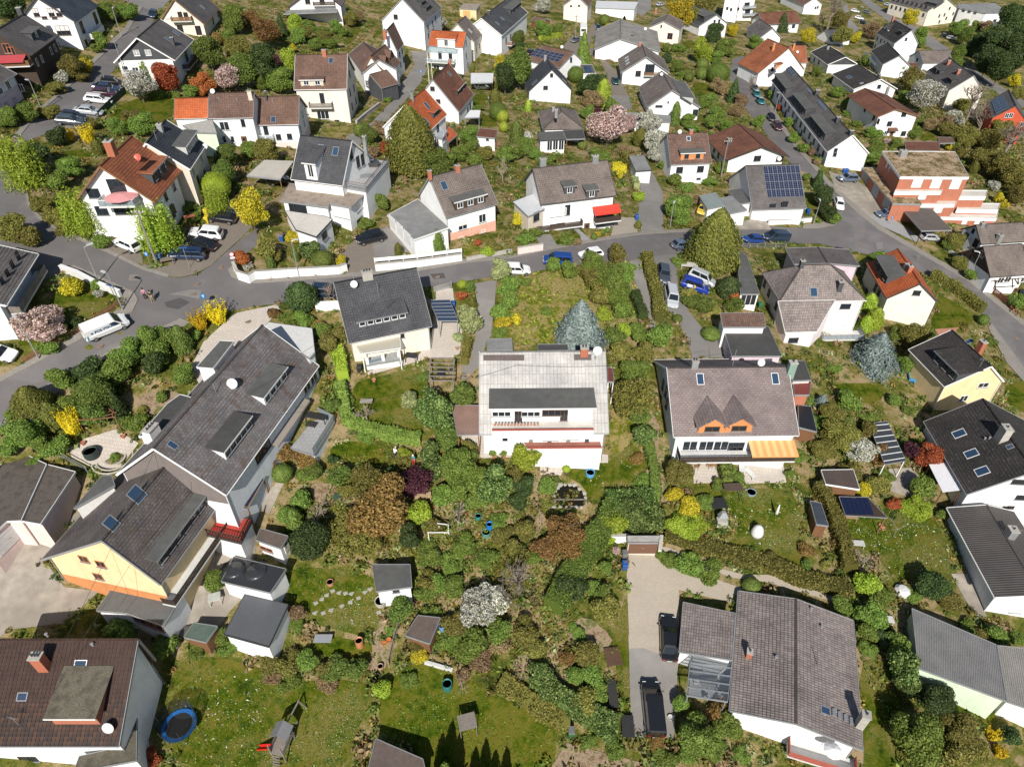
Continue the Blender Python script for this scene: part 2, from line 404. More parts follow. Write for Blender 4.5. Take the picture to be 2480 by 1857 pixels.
# ---------------------------------------------------------------- mesh helpers
class MB:
	def __init__(s):s.v=[];s.f=[];s.uv=[];s.has=False;s.mi=[]
	def quad(s,pts,uv=None,mi=0):
		i=len(s.v);s.v+=[tuple(float(c) for c in p) for p in pts];s.f.append(tuple(range(i,i+len(pts))));s.mi.append(mi)
		if uv:s.has=True;s.uv.append([tuple(map(float,u)) for u in uv])
		else:s.uv.append([(p[0],p[1]) for p in pts])
	def hexa(s,b,t,mi=0):
		n=len(b);i=len(s.v)
		s.v+=[tuple(map(float,p)) for p in b]+[tuple(map(float,p)) for p in t]
		fs=[tuple(i+n-1-k for k in range(n)),tuple(i+n+k for k in range(n))]
		for k in range(n):
			fs.append((i+k,i+(k+1) % n,i+n+(k+1) % n,i+n+k))
		for f in fs:
			s.f.append(f);s.mi.append(mi);s.uv.append([(s.v[k][0]+s.v[k][1]*.3,s.v[k][2]+s.v[k][1]*.7) for k in f])
	def box(s,c,ax,ay,az,mi=0):
		c,ax,ay,az=(np.asarray(q,float) for q in (c,ax,ay,az))
		r=lambda sz:[c-ax-ay+sz,c+ax-ay+sz,c+ax+ay+sz,c-ax+ay+sz]
		s.hexa(r(-az),r(az),mi)
	def bx(s,x0,x1,y0,y1,z0,z1,mi=0):
		s.hexa([(x0,y0,z0),(x1,y0,z0),(x1,y1,z0),(x0,y1,z0)],[(x0,y0,z1),(x1,y0,z1),(x1,y1,z1),(x0,y1,z1)],mi)
	def bar(s,p,q,w,h=None,mi=0):
		h=h or w;p=np.asarray(p,float);q=np.asarray(q,float);d=q-p;L=NO(d)
		if L<1e-6:return
		d=d/L;up=NA([0,0,1.0]) if abs(d[2])<.95 else NA([0,1.0,0])
		a=unit(np.cross(d,up));b=np.cross(a,d)
		s.box((p+q)/2,d*L/2,a*w/2,b*h/2,mi)
	def tube(s,p,q,r0,r1=None,n=8,mi=0,cap=True):
		r1=r0 if r1 is None else r1;p=np.asarray(p,float);q=np.asarray(q,float);d=unit(q-p)
		up=NA([0,0,1.0]) if abs(d[2])<.95 else NA([0,1.0,0])
		a=unit(np.cross(d,up));b=np.cross(a,d)
		ring=lambda c,r:[c+(a*math.cos(t)+b*math.sin(t))*r for t in [2*math.pi*k/n for k in range(n)]]
		s.hexa(ring(p,r0),ring(q,r1),mi)
	def lathe(s,c,prof,n=14,mi=0,cap=True):
		i=len(s.v);m=len(prof)
		for r,z in prof:
			for k in range(n):
				t=2*math.pi*k/n;s.v.append((c[0]+r*math.cos(t),c[1]+r*math.sin(t),c[2]+z))
		for j in range(m-1):
			for k in range(n):
				f=(i+j*n+k,i+j*n+(k+1) % n,i+(j+1)*n+(k+1) % n,i+(j+1)*n+k)
				s.f.append(f);s.mi.append(mi);s.uv.append([(0,0)]*4)
		for j in ((0,m-1) if cap else ()):
			if prof[j][0]>1e-4:
				s.f.append(tuple(i+j*n+k for k in range(n)));s.mi.append(mi);s.uv.append([(0,0)]*n)
	def mesh(s,name,mats,smooth=False,recalc=True):
		me=bpy.data.meshes.new(name);me.from_pydata(s.v,[],s.f)
		if s.has:
			l=me.uv_layers.new(name='UVMap');flat=[c for f in s.uv for u in f for c in u]
			l.data.foreach_set('uv',flat)
		for m in (mats if isinstance(mats,(list,tuple)) else [mats]):me.materials.append(m)
		if any(s.mi):me.polygons.foreach_set('material_index',s.mi)
		if recalc:
			bm=bmesh.new();bm.from_mesh(me);bmesh.ops.recalc_face_normals(bm,faces=bm.faces);bm.to_mesh(me);bm.free()
		if smooth:me.polygons.foreach_set('use_smooth',[True]*len(me.polygons))
		return me
	def build(s,name,mats,parent=None,smooth=False,recalc=True,mw=None):
		return link(name,s.mesh(name,mats,smooth,recalc),parent,mw)
def link(name,me,parent=None,mw=None):
	o=bpy.data.objects.new(name,me);COL.objects.link(o)
	if parent is not None:o.parent=parent
	if mw is not None:o.matrix_local=mw
	return o
USED={}
ANCH=[]
def tag(o,label,cat,group=None,kind=None):
	if label:
		k=label
		USED.setdefault(k,[]).append(o.name)
		o['label']=label
	if cat:o['category']=cat
	if group:o['group']=group
	if kind:o['kind']=kind
	return o
def thing(name,label,cat,loc,group=None,rz=0.0):
	o=bpy.data.objects.new(name,None);COL.objects.link(o);o.empty_display_size=.5
	o.location=tuple(map(float,loc));o.rotation_euler=(0,0,rz)
	return tag(o,label,cat,group)
MT=Matrix.Translation;MR=Matrix.Rotation
class _Q:
	def __getattr__(s,k):
		def f(*a,**w):
			m=MB();getattr(m,k)(*a,**w);return m
		return f
QM=_Q()
MCACHE={}
def cch(key,fn):
	if key not in MCACHE:MCACHE[key]=fn()
	return MCACHE[key]
def struct(o):o['kind']='structure';return o
# ---------------------------------------------------------------- building parts
def V3(p):return NA([p[0],p[1],p[2] if len(p)>2 else 0.0],float)
def wmat(t,nrm,pos):
	t=unit(V3(t));nrm=unit(V3(nrm));u=np.cross(t,nrm)
	if u[2]<0:t=-t;u=np.cross(t,nrm)
	M=Matrix.Identity(4)
	for i in range(3):
		M[i][0]=t[i];M[i][1]=nrm[i];M[i][2]=u[i];M[i][3]=pos[i]
	return M
FRAMES={'w':lambda:plain('frame_white',(.78,.78,.77),.45,.06),'b':lambda:plain('frame_brown',(.13,.06,.03),.5,.2),
		 'k':lambda:plain('frame_dark',(.045,.045,.05),.45,.1),'r':lambda:plain('frame_red',(.35,.06,.04),.5,.1),
		 'o':lambda:plain('frame_orange',(.42,.15,.06),.5,.15)}
def _win_frame(w,h,mull):
	m=MB();f=.07;e=.06
	m.bx(-w/2,w/2,0,e,h/2-f,h/2);m.bx(-w/2,w/2,0,e,-h/2,-h/2+f)
	m.bx(-w/2,-w/2+f,.001,e-.002,-h/2+f,h/2-f);m.bx(w/2-f,w/2,.001,e-.002,-h/2+f,h/2-f)
	for k in range(mull):
		x=-w/2+w*(k+1)/(mull+1);m.bx(x-f*.5,x+f*.5,.001,e-.004,-h/2+f,h/2-f)
	return m
def _slab(w,h,y0,y1,lines=0,vertical=False):
	m=MB()
	if not lines:m.bx(-w/2,w/2,y0,y1,-h/2,h/2)
	else:
		for k in range(lines):
			if vertical:a=-w/2+w*k/lines;m.bx(a+.012,a+w/lines-.012,y0,y1,-h/2,h/2)
			else:a=-h/2+h*k/lines;m.bx(-w/2,w/2,y0,y1-(.008 if k % 2 else 0),a+.008,a+h/lines-.008)
	return m
def pwn(root,M,w,h,kind='w'):
	w=round(w,1);h=round(h,1)
	fr=kind[0] if kind[0] in FRAMES else 'w';st=kind[1] if len(kind)>1 else ''
	if kind in ('g','gw','gb','gk','go'):
		col={'g':(.72,.72,.71),'gw':(.72,.72,.71),'gb':(.16,.08,.05),'gk':(.30,.34,.36),'go':(.62,.40,.16)}[kind]
		o=link('garage_door',cch(('gd',w,h,kind),lambda:_slab(w,h,-.03,.05,7).mesh('garage_door',plain('garage_door_'+kind,col,.5,.12))),root,M)
		link('handle',cch('gh',lambda:_slab(.22,.05,.05,.10).mesh('handle',METAL())),o)
		return o
	if kind in ('d','dw','db','dk','dg'):
		col={'d':(.15,.075,.04),'db':(.15,.075,.04),'dw':(.74,.74,.73),'dk':(.05,.05,.055),'dg':(.25,.33,.38)}[kind]
		o=link('door',cch(('do',w,h,kind),lambda:_slab(w,h,-.03,.06).mesh('door',plain('door_'+kind,col,.5,.15))),root,M)
		link('handle',cch('dh',lambda:_slab(.05,.22,.06,.11).mesh('handle',METAL())),o,MT((w*.36,0,0)))
		link('pane',cch(('dp',w),lambda:_slab(w*.5,h*.3,.06,.066).mesh('pane',GLASS())),o,MT((0,0,h*.22)))
		return o
	mull=0 if w<.9 else (1 if w<1.9 else (2 if w<2.8 else 3))
	o=link('window',cch(('wf',w,h,fr),lambda:_win_frame(w,h,mull).mesh('window',FRAMES[fr]())),root,M)
	if st=='s':
		link('shutter',cch(('ws',w,h),lambda:_slab(w-.14,h-.14,.002,.045,max(5,int(h/.13))).mesh('shutter',SHUT())),o)
	elif st=='h':
		hh=round(h*.5,2)
		link('shutter',cch(('wsh',w,h),lambda:_slab(w-.14,hh,.002,.045,max(4,int(hh/.13))).mesh('shutter',SHUT())),o,MT((0,0,h/2-.07-hh/2)))
		link('pane',cch(('wp',w,h),lambda:_slab(w-.1,h-.1,.002,.02).mesh('pane',GLASS())),o)
	else:
		link('pane',cch(('wp',w,h),lambda:_slab(w-.1,h-.1,.002,.02).mesh('pane',GLASS())),o)
	if h<1.9:
		link('sill',cch(('wi',w),lambda:_slab(w+.16,.06,0,.16).mesh('sill',TRIMG())),o,MT((0,0,-h/2-.035)))
	return o
def chimney(parent,base,w,d,h,mat,pots=1,ex=(1,0,0),ey=(0,1,0),cap='flat'):
	ex=V3(ex);ey=V3(ey);m=MB();b=V3(base)
	m.box(b+NA([0,0,h/2-.4]),ex*w/2,ey*d/2,(0,0,h/2+.4))
	o=m.build('chimney',mat,parent)
	c=MB();c.box(b+NA([0,0,h+.05]),ex*(w/2+.06),ey*(d/2+.06),(0,0,.05));c.build('chimney_cap',CONC() if cap=='flat' else METAL(),o)
	for k in range(pots):
		q=b+ex*((k-(pots-1)/2)*w/max(pots,1)*.8)+NA([0,0,h+.1]);t=MB()
		t.tube(q,q+NA([0,0,.28]),.10,.09,8);t.build('chimney_pot',TRIMD(),o)
	return o
def _dish_mesh():
	m=MB();n=18;prof=[(0,0),(.2,.012),(.34,.04),(.42,.075),(.43,.085),(.34,.055),(.2,.028),(0.0,.016)]
	m.lathe((0,0,0),prof,n);return m.mesh('dish',plain('dish_grey',(.62,.63,.63),.4,.1),smooth=True)
def dish(parent,base,h=.9,yaw=0.0,red=False,r=1.0):
	base=V3(base);m=MB();m.tube(base-NA([0,0,.3]),base+NA([0,0,h]),.03,n=6)
	o=m.build('satellite_dish',METAL(),parent)
	d=link('dish',cch(('dish',red),lambda:_dish_mesh() if not red else _recol(_dish_mesh(),plain('dish_red',(.45,.09,.06),.4,.1))),o,
		MT(Vector(base+NA([0,-.1,h]))) @ MR(yaw,4,'Z') @ MR(math.radians(62),4,'X') @ Matrix.Scale(r,4))
	a=MB();a.tube((0,-.30,.06),(0,-.05,.42),.015,n=5);a.box((0,-.04,.44),(.04,0,0),(0,.04,0),(0,0,.06))
	link('feed_arm',cch('farm',lambda:a.mesh('feed_arm',METAL())),o,d.matrix_local)
	return o
def _recol(me,m):me.materials.clear();me.materials.append(m);return me
FOOT=[]
class Part:
	def rel(s,p):return V3(p)-s.r0
	def setroot(s,name,label,cat,short,group=None):
		s.r0=NA([s.c[0],s.c[1],s.zg]);s.root=thing(name,label,cat,s.r0,group)
		FOOT.append([q[:2] for q in s.Q] if hasattr(s,'Q') else [(s.O+s.ex*s.L*a+s.ey*s.W*b) for a,b in ((0,0),(1,0),(1,1),(0,1))])
		px=project((s.c[0],s.c[1],s.ze))
		if short:ANCH.append((px[0],px[1],short,max(getattr(s,'L',6),getattr(s,'W',6))))
	def tp(s,p):
		if isinstance(p[0],str):return T(p[0],p[1],p[2])
		return T(s.tile,p)
	def phit(s,px,q,nrm):
		r=ray(px);nrm=V3(nrm);t=nrm@(V3(q)-CAM)/(nrm@r);return CAM+r*t
	def win(s,face,pts,w=1.2,h=1.3,kind='w'):
		for p in pts:
			ww,hh,kk=w,h,kind
			if isinstance(p[-1],dict):ww=p[-1].get('w',w);hh=p[-1].get('h',h);kk=p[-1].get('k',kind);p=p[:-1]
			q,t,n=s.face(face)
			hit=s.phit(s.tp(p),q,n)
			pwn(s.root,wmat(t,n,hit-s.r0),ww,hh,kk)
		return s
	def winz(s,face,us,z,w=1.2,h=1.3,kind='w'):
		for u in us:
			q,t,n=s.face(face);ln=s.facelen(face)
			hit=V3(q)+V3(t)*ln*u;hit[2]=s.zgm+z
			pwn(s.root,wmat(t,n,hit-s.r0),w,h,kind)
		return s
	def balcony(s,face,p,w=3.0,d=1.3,rail='white',h=.95,glass=False,flower=False):
		q,t,n=s.face(face);t=V3(t);n=V3(n)
		hit=s.phit(s.tp(p),q,n)-s.r0
		m=MB();m.box(hit+n*d/2,t*w/2,n*d/2,(0,0,.1));o=m.build('balcony',wall('greywhite'),s.root)
		mt={'white':TRIMW,'wood':WOOD,'dark':WOODD,'grey':TRIMG,'woodg':WOODG,'brick':lambda:wall('salmon'),'red':lambda:plain('rail_red',(.40,.10,.07),.6,.2)}[rail]()
		up=NA([0,0,1.0])
		segs=[(hit+n*(d-.04)-t*(w/2-.04),hit+n*(d-.04)+t*(w/2-.04)),(hit-t*(w/2-.04)+n*.02,hit-t*(w/2-.04)+n*(d-.08)),(hit+t*(w/2-.04)+n*.02,hit+t*(w/2-.04)+n*(d-.08))]
		for a,b in segs:
			r=MB();r.bar(a+up*(h),b+up*(h),.07,.06)
			if glass:r.bar(a+up*.15,b+up*.15,.04,.04)
			r.build('railing',mt,o)
			pn=MB();L=NO(b-a);k=max(1,int(L/.9))
			if glass:
				for i in range(k):
					x=a+(b-a)*(i+.04)/k;y=a+(b-a)*(i+.96)/k
					pn.bar(x+up*.55,y+up*.55,.015,.66)
				pn.build('rail_panel',cgl('rail_glass',(.30,.36,.40),.55),o)
			else:
				for i in range(int(L/.16)):
					x=a+(b-a)*((i+.5)/int(L/.16));pn.box(x+up*.52,unit(b-a)*.065,np.cross(unit(b-a),up)*.015,(0,0,.40))
				pn.build('balusters',mt,o)
		return o
	def awning(s,face,p,w=3,d=2,col=(.6,.06,.05),drop=.6,stripes=None,name='awning'):
		q,t,n=s.face(face);t=V3(t);n=V3(n);hit=s.phit(s.tp(p),q,n)-s.r0
		k=12;m=MB();up=NA([0,0,1.0])
		for i in range(k):
			a=hit+t*(w*(i/k-.5));b=hit+t*(w*((i+1)/k-.5));e=n*d-up*drop
			m.hexa([a+n*.02,b+n*.02,b+e,a+e],[a+n*.02+up*.04,b+n*.02+up*.04,b+e+up*.04,a+e+up*.04],(i % 2) if stripes else 0)
		mats=[plain('awning_%.2f_%.2f' % col[:2],col,.8,.08)]
		if stripes:mats.append(plain('awning_%.2f_%.2f' % stripes[:2],stripes,.8,.08))
		o=m.build(name,mats,s.root)
		v=MB();v.bar(hit-t*w/2+n*d-up*(drop+.1),hit+t*w/2+n*d-up*(drop+.1),.03,.16);v.build('valance',mats[0],o)
		return o
class House(Part):
	w=Frame.w
	def __init__(s,name,label,short,tile,wx='white',rx='brown',oh=.45,trim='grey',near=None,hip=(0,0),half=0,group=None,plinth=None,cat='house',gut=True,gd=.2,thick=.16,gable=None,**kw):
		f=Frame(tile,**kw);s.__dict__.update(f.__dict__);s.f=f
		s.oh=oh;s.setroot(name,label,cat,short,group);s.hip=hip
		L,W,ze,rh,fr=s.L,s.W,s.ze,s.rh,s.fr;yr=W*fr
		s.tB=rh/yr;s.tC=rh/(W-yr)
		dep=(s.c[1]*CT-(ze-CAMZ)*ST);s.pxm=FPX/dep
		near=(s.pxm>17) if near is None else near
		tm={'grey':TRIMG,'white':TRIMW,'dark':TRIMD,'brown':WOOD,'darkwood':WOODD}[trim]()
		P=lambda x,y,z:s.rel(s.w(x,y,z))

		o=oh;zb=s.zg-1.2;m=MB()
		zB=ze+s.tB*o-thick;zC=ze+s.tC*o-thick;zr=ze+rh-thick*1.15
		x0,x1,y0,y1=o,L-o,o,W-o
		gF=MB() if gable else m
		if hip[0]>=W*.4:
			m.quad([P(x0,y0,zb),P(x0,y1,zb),P(x0,y1,zC),P(x0,y0,zB)])
		elif gable:
			m.quad([P(x0,y0,zb),P(x0,y1,zb),P(x0,y1,zC-.2),P(x0,y0,zB-.2)])
			gF.quad([P(x0-.04,y0-.04,zB-gd),P(x0-.04,y1+.04,zC-gd),P(x0-.04,y1+.04,zC),P(x0-.04,yr,zr),P(x0-.04,y0-.04,zB)])
			m.quad([P(x0,y0,zB-.2),P(x0,y1,zC-.2),P(x0,y1,zC),P(x0,yr,zr),P(x0,y0,zB)])
		elif hip[0]>0 or half:
			m.quad([P(x0,y0,zb),P(x0,y1,zb),P(x0,y1,zC),P(x0,yr+.1,zr-(half or 1)*.9),P(x0,yr-.1,zr-(half or 1)*.9),P(x0,y0,zB)])
		else:
			m.quad([P(x0,y0,zb),P(x0,y1,zb),P(x0,y1,zC),P(x0,yr,zr),P(x0,y0,zB)])
		if hip[1]>=W*.4:m.quad([P(x1,y0,zb),P(x1,y1,zb),P(x1,y1,zC),P(x1,y0,zB)])
		else:m.quad([P(x1,y0,zb),P(x1,y1,zb),P(x1,y1,zC),P(x1,yr,zr),P(x1,y0,zB)])
		m.quad([P(x0,y0,zb),P(x1,y0,zb),P(x1,y0,zB),P(x0,y0,zB)]);m.quad([P(x0,y1,zb),P(x1,y1,zb),P(x1,y1,zC),P(x0,y1,zC)])
		m.quad([P(x0,y0,zb),P(x0,y1,zb),P(x1,y1,zb),P(x1,y0,zb)])
		s.wallobj=m.build('wall',wall(wx),s.root)
		if gable:gF.build('gable_cladding',wall(gable),s.root)
		if plinth:
			q=MB()
			for a,b in (((x0,y0),(x0,y1)),((x0,y0),(x1,y0)),((x0,y1),(x1,y1)))[:plinth[2] if len(plinth)>2 else 3]:
				pa=P(*a,0);pb=P(*b,0)
				hz=s.zgm-s.zg+plinth[1]
				pa[2]=pb[2]=0;d=unit(pb-pa);nn=NA([d[1],-d[0],0]);c0=P(L/2,W/2,0);c0[2]=0
				if nn@((pa+pb)/2-c0)<0:nn=-nn
				q.hexa([pa-d*.03+nn*.005,pb+d*.03+nn*.005,pb+d*.03+nn*.04,pa-d*.03+nn*.04],[v+NA([0,0,hz]) for v in (pa-d*.03+nn*.005,pb+d*.03+nn*.005,pb+d*.03+nn*.04,pa-d*.03+nn*.04)])
			q.build('plinth',wall(plinth[0]),s.root)

		rm=MB();hf,hr=hip;th=NA([0,0,thick])
		for side in 'BC':
			ye,tt=(0,s.tB) if side=='B' else (W,s.tC)
			sl=math.hypot(abs(yr-ye),rh)
			if half:# clipped gable: ridge pulled in, eaves full length
				pts=[(0,0),(L,0),(L,1),(half*1.0,1),(0,1-half/rh)]
				pts=[(a,b) for a,b in pts]
				top=[P(a,ye+(yr-ye)*b,ze+rh*b) for a,b in pts]
				rm.hexa([p-th for p in top],top);rm.f.pop(-1) if False else None
				rm.uv[-len(pts)-1]=[(a,b*sl) for a,b in pts];rm.has=True
			elif hf or hr:
				pts=[(0,0),(L,0),(L-hr,1),(hf,1)]
				top=[P(a,ye+(yr-ye)*b,ze+rh*b) for a,b in pts]
				rm.hexa([p-th for p in top],top);rm.uv[-5]=[(a,b*sl) for a,b in pts];rm.has=True
			else:
				k=max(2,int(sl/.36)) if near else 1
				st=.035 if near else 0
				for i in range(k):
					b0,b1=i/k,(i+1)/k
					zz=lambda b,up:ze+rh*b+up
					t4=[P(0,ye+(yr-ye)*b0,zz(b0,st)),P(L,ye+(yr-ye)*b0,zz(b0,st)),P(L,ye+(yr-ye)*b1,zz(b1,0)),P(0,ye+(yr-ye)*b1,zz(b1,0))]
					b4=[P(0,ye+(yr-ye)*b0,zz(b0,-thick)),P(L,ye+(yr-ye)*b0,zz(b0,-thick)),P(L,ye+(yr-ye)*b1,zz(b1,-thick)),P(0,ye+(yr-ye)*b1,zz(b1,-thick))]
					rm.quad(t4,[(0,b0*sl),(L,b0*sl),(L,b1*sl),(0,b1*sl)])
					rm.quad(b4,[(0,b0*sl),(L,b0*sl),(L,b1*sl),(0,b1*sl)])
					if st or i==0:rm.quad([t4[0],t4[1],P(L,ye+(yr-ye)*b0,zz(b0,0 if i else-thick)),P(0,ye+(yr-ye)*b0,zz(b0,0 if i else-thick))],[(0,b0*sl),(L,b0*sl),(L,b0*sl+.05),(0,b0*sl+.05)])
					rm.quad([t4[0],t4[3],b4[3],b4[0]],[(0,0),(.1,0),(.1,.1),(0,.1)]);rm.quad([t4[1],t4[2],b4[2],b4[1]],[(0,0),(.1,0),(.1,.1),(0,.1)])
		hips=[]
		if half:
			b=1-half/rh
			hips.append([P(0,yr*b,ze+rh*b),P(0,W-(W-yr)*b,ze+rh*b),P(half,yr,ze+rh)])
		if hf:hips.append([P(0,0,ze),P(0,W,ze),P(hf,yr,ze+rh)])
		if hr:hips.append([P(L,W,ze),P(L,0,ze),P(L-hr,yr,ze+rh)])
		for h in hips:
			rm.hexa([p-th for p in h],h);u=NO(h[1]-h[0]);v=NO(h[2]-(h[0]+h[1])/2)
			rm.uv[-4]=[(0,0),(u,0),(u/2,v)];rm.has=True
		s.ro=rm.build('roof',roof(rx),s.root,recalc=not near)
		rx0,rx1=(hf or half),L-hr
		c=MB();n=max(2,int((rx1-rx0)/.4))
		for i in range(n):
			a=P(rx0+(rx1-rx0)*i/n,yr,ze+rh+.03);b=P(rx0+(rx1-rx0)*(i+1)/n-.02,yr,ze+rh+.03+(.012 if i % 2 else 0))
			c.bar(a,b,.24,.10)
		for h in hips:
			for e in h[:2]:c.bar(e+NA([0,0,.03]),h[2]+NA([0,0,.03]),.2,.08)
		c.build('ridge_cap',roof(rx),s.ro)
		if gut:
			for ye in (0,W):
				g=MB();sg=-1 if ye==0 else 1
				g.tube(P(.02,ye+sg*.06,ze-.06),P(L-.02,ye+sg*.06,ze-.06),.065,n=6);g.build('gutter',tm,s.ro)
			g=MB();sx=o+.12
			g.tube(P(o-.08,y0-.06,zb),P(o-.08,y0-.06,ze-.1),.05,n=6);g.build('downpipe',tm,s.root)
			g=MB();g.tube(P(o-.08,y1+.06,zb),P(o-.08,y1+.06,ze-.1),.05,n=6);g.build('downpipe',tm,s.root)
		if not (hf or half):
			for xe in ((0,L) if not hr else (0,)):
				for ye in (0,W):
					g=MB();sx=-.02 if xe==0 else .02
					g.bar(P(xe+sx,ye,ze-.05),P(xe+sx,yr,ze+rh-.05),.05,.24);g.build('verge_board',tm,s.ro)
	def face(s,f):
		o=s.oh
		e={'F':(s.w(o,o,s.ze),s.ey,-s.ex),'K':(s.w(s.L-o,o,s.ze),s.ey,s.ex),
			 'B':(s.w(o,o,s.ze),s.ex,-s.ey),'C':(s.w(o,s.W-o,s.ze),s.ex,s.ey)}[f]
		return e
	def facelen(s,f):return (s.W if f in 'FK' else s.L)-2*s.oh
	def slope(s,sd):
		if sd=='B':q=s.w(0,0,s.ze);up=V3(s.ey)*s.W*s.fr+NA([0,0,s.rh])
		else:q=s.w(0,s.W,s.ze);up=-V3(s.ey)*s.W*(1-s.fr)+NA([0,0,s.rh])
		up=unit(up);ex=V3(s.ex);n=np.cross(ex,up);n=n if n[2]>0 else-n
		return q,ex,up,n
	def hit(s,sd,p):
		q,ex,up,n=s.slope(sd);h=s.phit(s.tp(p),q,n);return (h-q)@ex,(h-q)@up,h
	def sky(s,sd,pts,w=.8,l=1.15,fr='grey'):
		q,ex,up,n=s.slope(sd)
		for p in pts:
			h=s.hit(sd,p)[2]-s.r0
			M=Matrix.Identity(4)
			for i in range(3):M[i][0]=ex[i];M[i][1]=n[i];M[i][2]=up[i];M[i][3]=h[i]+n[i]*.03
			o=link('skylight',cch(('sk',w,l,fr),lambda:_win_frame(w+.2,l+.2,0).mesh('skylight',{'grey':TRIMG,'white':TRIMW}[fr]())),s.ro,M)
			link('pane',cch(('skp',w,l),lambda:_slab(w+.1,l+.1,.0,.03).mesh('pane',glossy('skylight_glass',(.03,.06,.11),.05,spec=.8))),o)
		return s
	def chim(s,sd,p,w=.7,d=.6,h=1.3,mat=None,pots=1,cap='flat'):
		b=s.hit(sd,p)[2]-s.r0
		chimney(s.ro,b,w,d,h,mat or wall('slate'),pots,s.ex,s.ey,cap);return s
	def dish(s,sd,p,h=.8,yaw=0,red=False,r=1.0):dish(s.ro,s.hit(sd,p)[2]-s.r0,h,yaw,red,r);return s
	def pole(s,sd,p,h=2.2,arms=3):
		b=s.hit(sd,p)[2]-s.r0;m=MB();m.tube(b-NA([0,0,.3]),b+NA([0,0,h]),.03,n=6)
		o=m.build('antenna',METAL(),s.ro)
		for k in range(arms):
			a=MB();z=h-.15-.18*k;a.bar(b+NA([-.5,.1,z]),b+NA([.5,-.1,z]),.02);a.build('antenna_arm',METAL(),o)
		return s
	def vent(s,sd,pts):
		for p in pts:
			b=s.hit(sd,p)[2]-s.r0;QM.lathe(b,[(.0,-.1),(.09,-.1),(.09,.28),(.15,.30),(.15,.36),(0,.40)],8).build('roof_vent',TRIMG(),s.ro)
		return s
	def solar(s,sd,p0,p1,rows,cols):
		a0,u0,_=s.hit(sd,p0);a1,u1,_=s.hit(sd,p1);q,ex,up,n=s.slope(sd)
		a0,a1=sorted((a0,a1));u0,u1=sorted((u0,u1));w=(a1-a0)/cols;l=(u1-u0)/rows
		def mk():
			m=MB();m.bx(-w/2+.02,w/2-.02,.06,.10,-l/2+.02,l/2-.02,0)
			k=4
			for i in range(k):
				for j in range(2):
					xa=-w/2+.05+(w-.1)*j/2;za=-l/2+.05+(l-.1)*i/k
					m.bx(xa+.012,xa+(w-.1)/2-.012,.10,.104,za+.012,za+(l-.1)/k-.012,1)
			return m.mesh('solar_panel',[plain('panel_frame',(.35,.37,.40),.4,.1,metal=.4),glossy('panel_cell',(.012,.018,.05),.12,spec=.6)])
		me=mk()
		for i in range(rows):
			for j in range(cols):
				h=q+ex*(a0+w*(j+.5))+up*(u0+l*(i+.5))-s.r0;M=Matrix.Identity(4)
				for k in range(3):M[k][0]=ex[k];M[k][1]=n[k];M[k][2]=up[k];M[k][3]=h[k]
				link('solar_panel',me,s.ro,M)
		return s
	def dorm(s,sd,p0,p1,h=1.5,wins=2,wm='slate',rm='felt',kind='w',ww=.9,wh=1.0,style='flat',rise=.10,over=.25):
		a0,u0,_=s.hit(sd,p0);a1,u1,_=s.hit(sd,p1);a0,a1=sorted((a0,a1));u=(u0+u1)/2
		q,ex,up,n=s.slope(sd);hz=NA([up[0],up[1],0]);run=NO(hz);hz=hz/run;tn=up[2]/run
		base=q+ex*a0+up*u-s.r0;W=a1-a0;Z=NA([0,0,1.0])
		P=lambda x,y,z:base+ex*x+hz*y+Z*z
		m=MB();rmat={'felt':FELT,'feltd':FELTD,'feltl':FELTL}[rm]() if rm.startswith('felt') else roof(rm)
		if style=='flat':
			D=min(h/max(tn-rise,.1),(s.W*(s.fr if sd=='B' else 1-s.fr))/1.0-u*run-.1)
			D=max(D,.4);zt_=h+rise*D
			m.hexa([P(0,0,-.1),P(W,0,-.1),P(W,D,D*tn-.1),P(0,D,D*tn-.1)],[P(0,0,h),P(W,0,h),P(W,D,max(zt_,D*tn)),P(0,D,max(zt_,D*tn))])
			o=m.build('dormer',wall(wm) if wm in WALL else roof(wm),s.ro)
			r=MB();e=over
			tb=[P(-e,-e,h-rise*e),P(W+e,-e,h-rise*e),P(W+e,D,zt_),P(-e,D,zt_)]
			r.hexa(tb,[p+Z*.12 for p in tb]);r.uv[-5]=[(0,0),(W+2*e,0),(W+2*e,D+e),(0,D+e)];r.has=True
			r.build('dormer_roof',rmat,o)
			g=MB();g.bar(P(-e,-e-.03,h-rise*e+.05),P(W+e,-e-.03,h-rise*e+.05),.05,.16);g.build('dormer_trim',TRIMW() if wm !='slate' else TRIMG(),o)
			zc=h*.5 if h<1.6 else h*.55
		else:
			ph=W/2*rise;hw=h*.55;D1=hw/tn;D2=(hw+ph)/tn
			m.quad([P(0,0,-.1),P(W,0,-.1),P(W,0,hw),P(W/2,0,hw+ph),P(0,0,hw)])
			m.quad([P(0,0,-.1),P(0,0,hw),P(0,D1,hw)]);m.quad([P(W,0,-.1),P(W,0,hw),P(W,D1,hw)])
			o=m.build('dormer',wall(wm) if wm in WALL else roof(wm),s.ro)
			r=MB();e=over
			for sx in (0,1):
				xe=-e if sx==0 else W+e;ze_=hw-e*rise
				t4=[P(xe,-e,ze_),P(W/2,-e,hw+ph),P(W/2,D2,hw+ph),P(xe,max(ze_/tn,.05),ze_)]
				r.hexa([p for p in t4],[p+Z*.12 for p in t4]);r.uv[-5]=[(0,0),(0,2),(D2,2),(D1,0)];r.has=True
			r.build('dormer_roof',rmat,o);zc=hw*.5
		for k in range(wins):
			x=W*(k+.5)/wins
			pwn(o,wmat(ex,-hz,P(x,0,zc)),min(ww,W/wins-.1),min(wh,h-.2),kind)
		return o
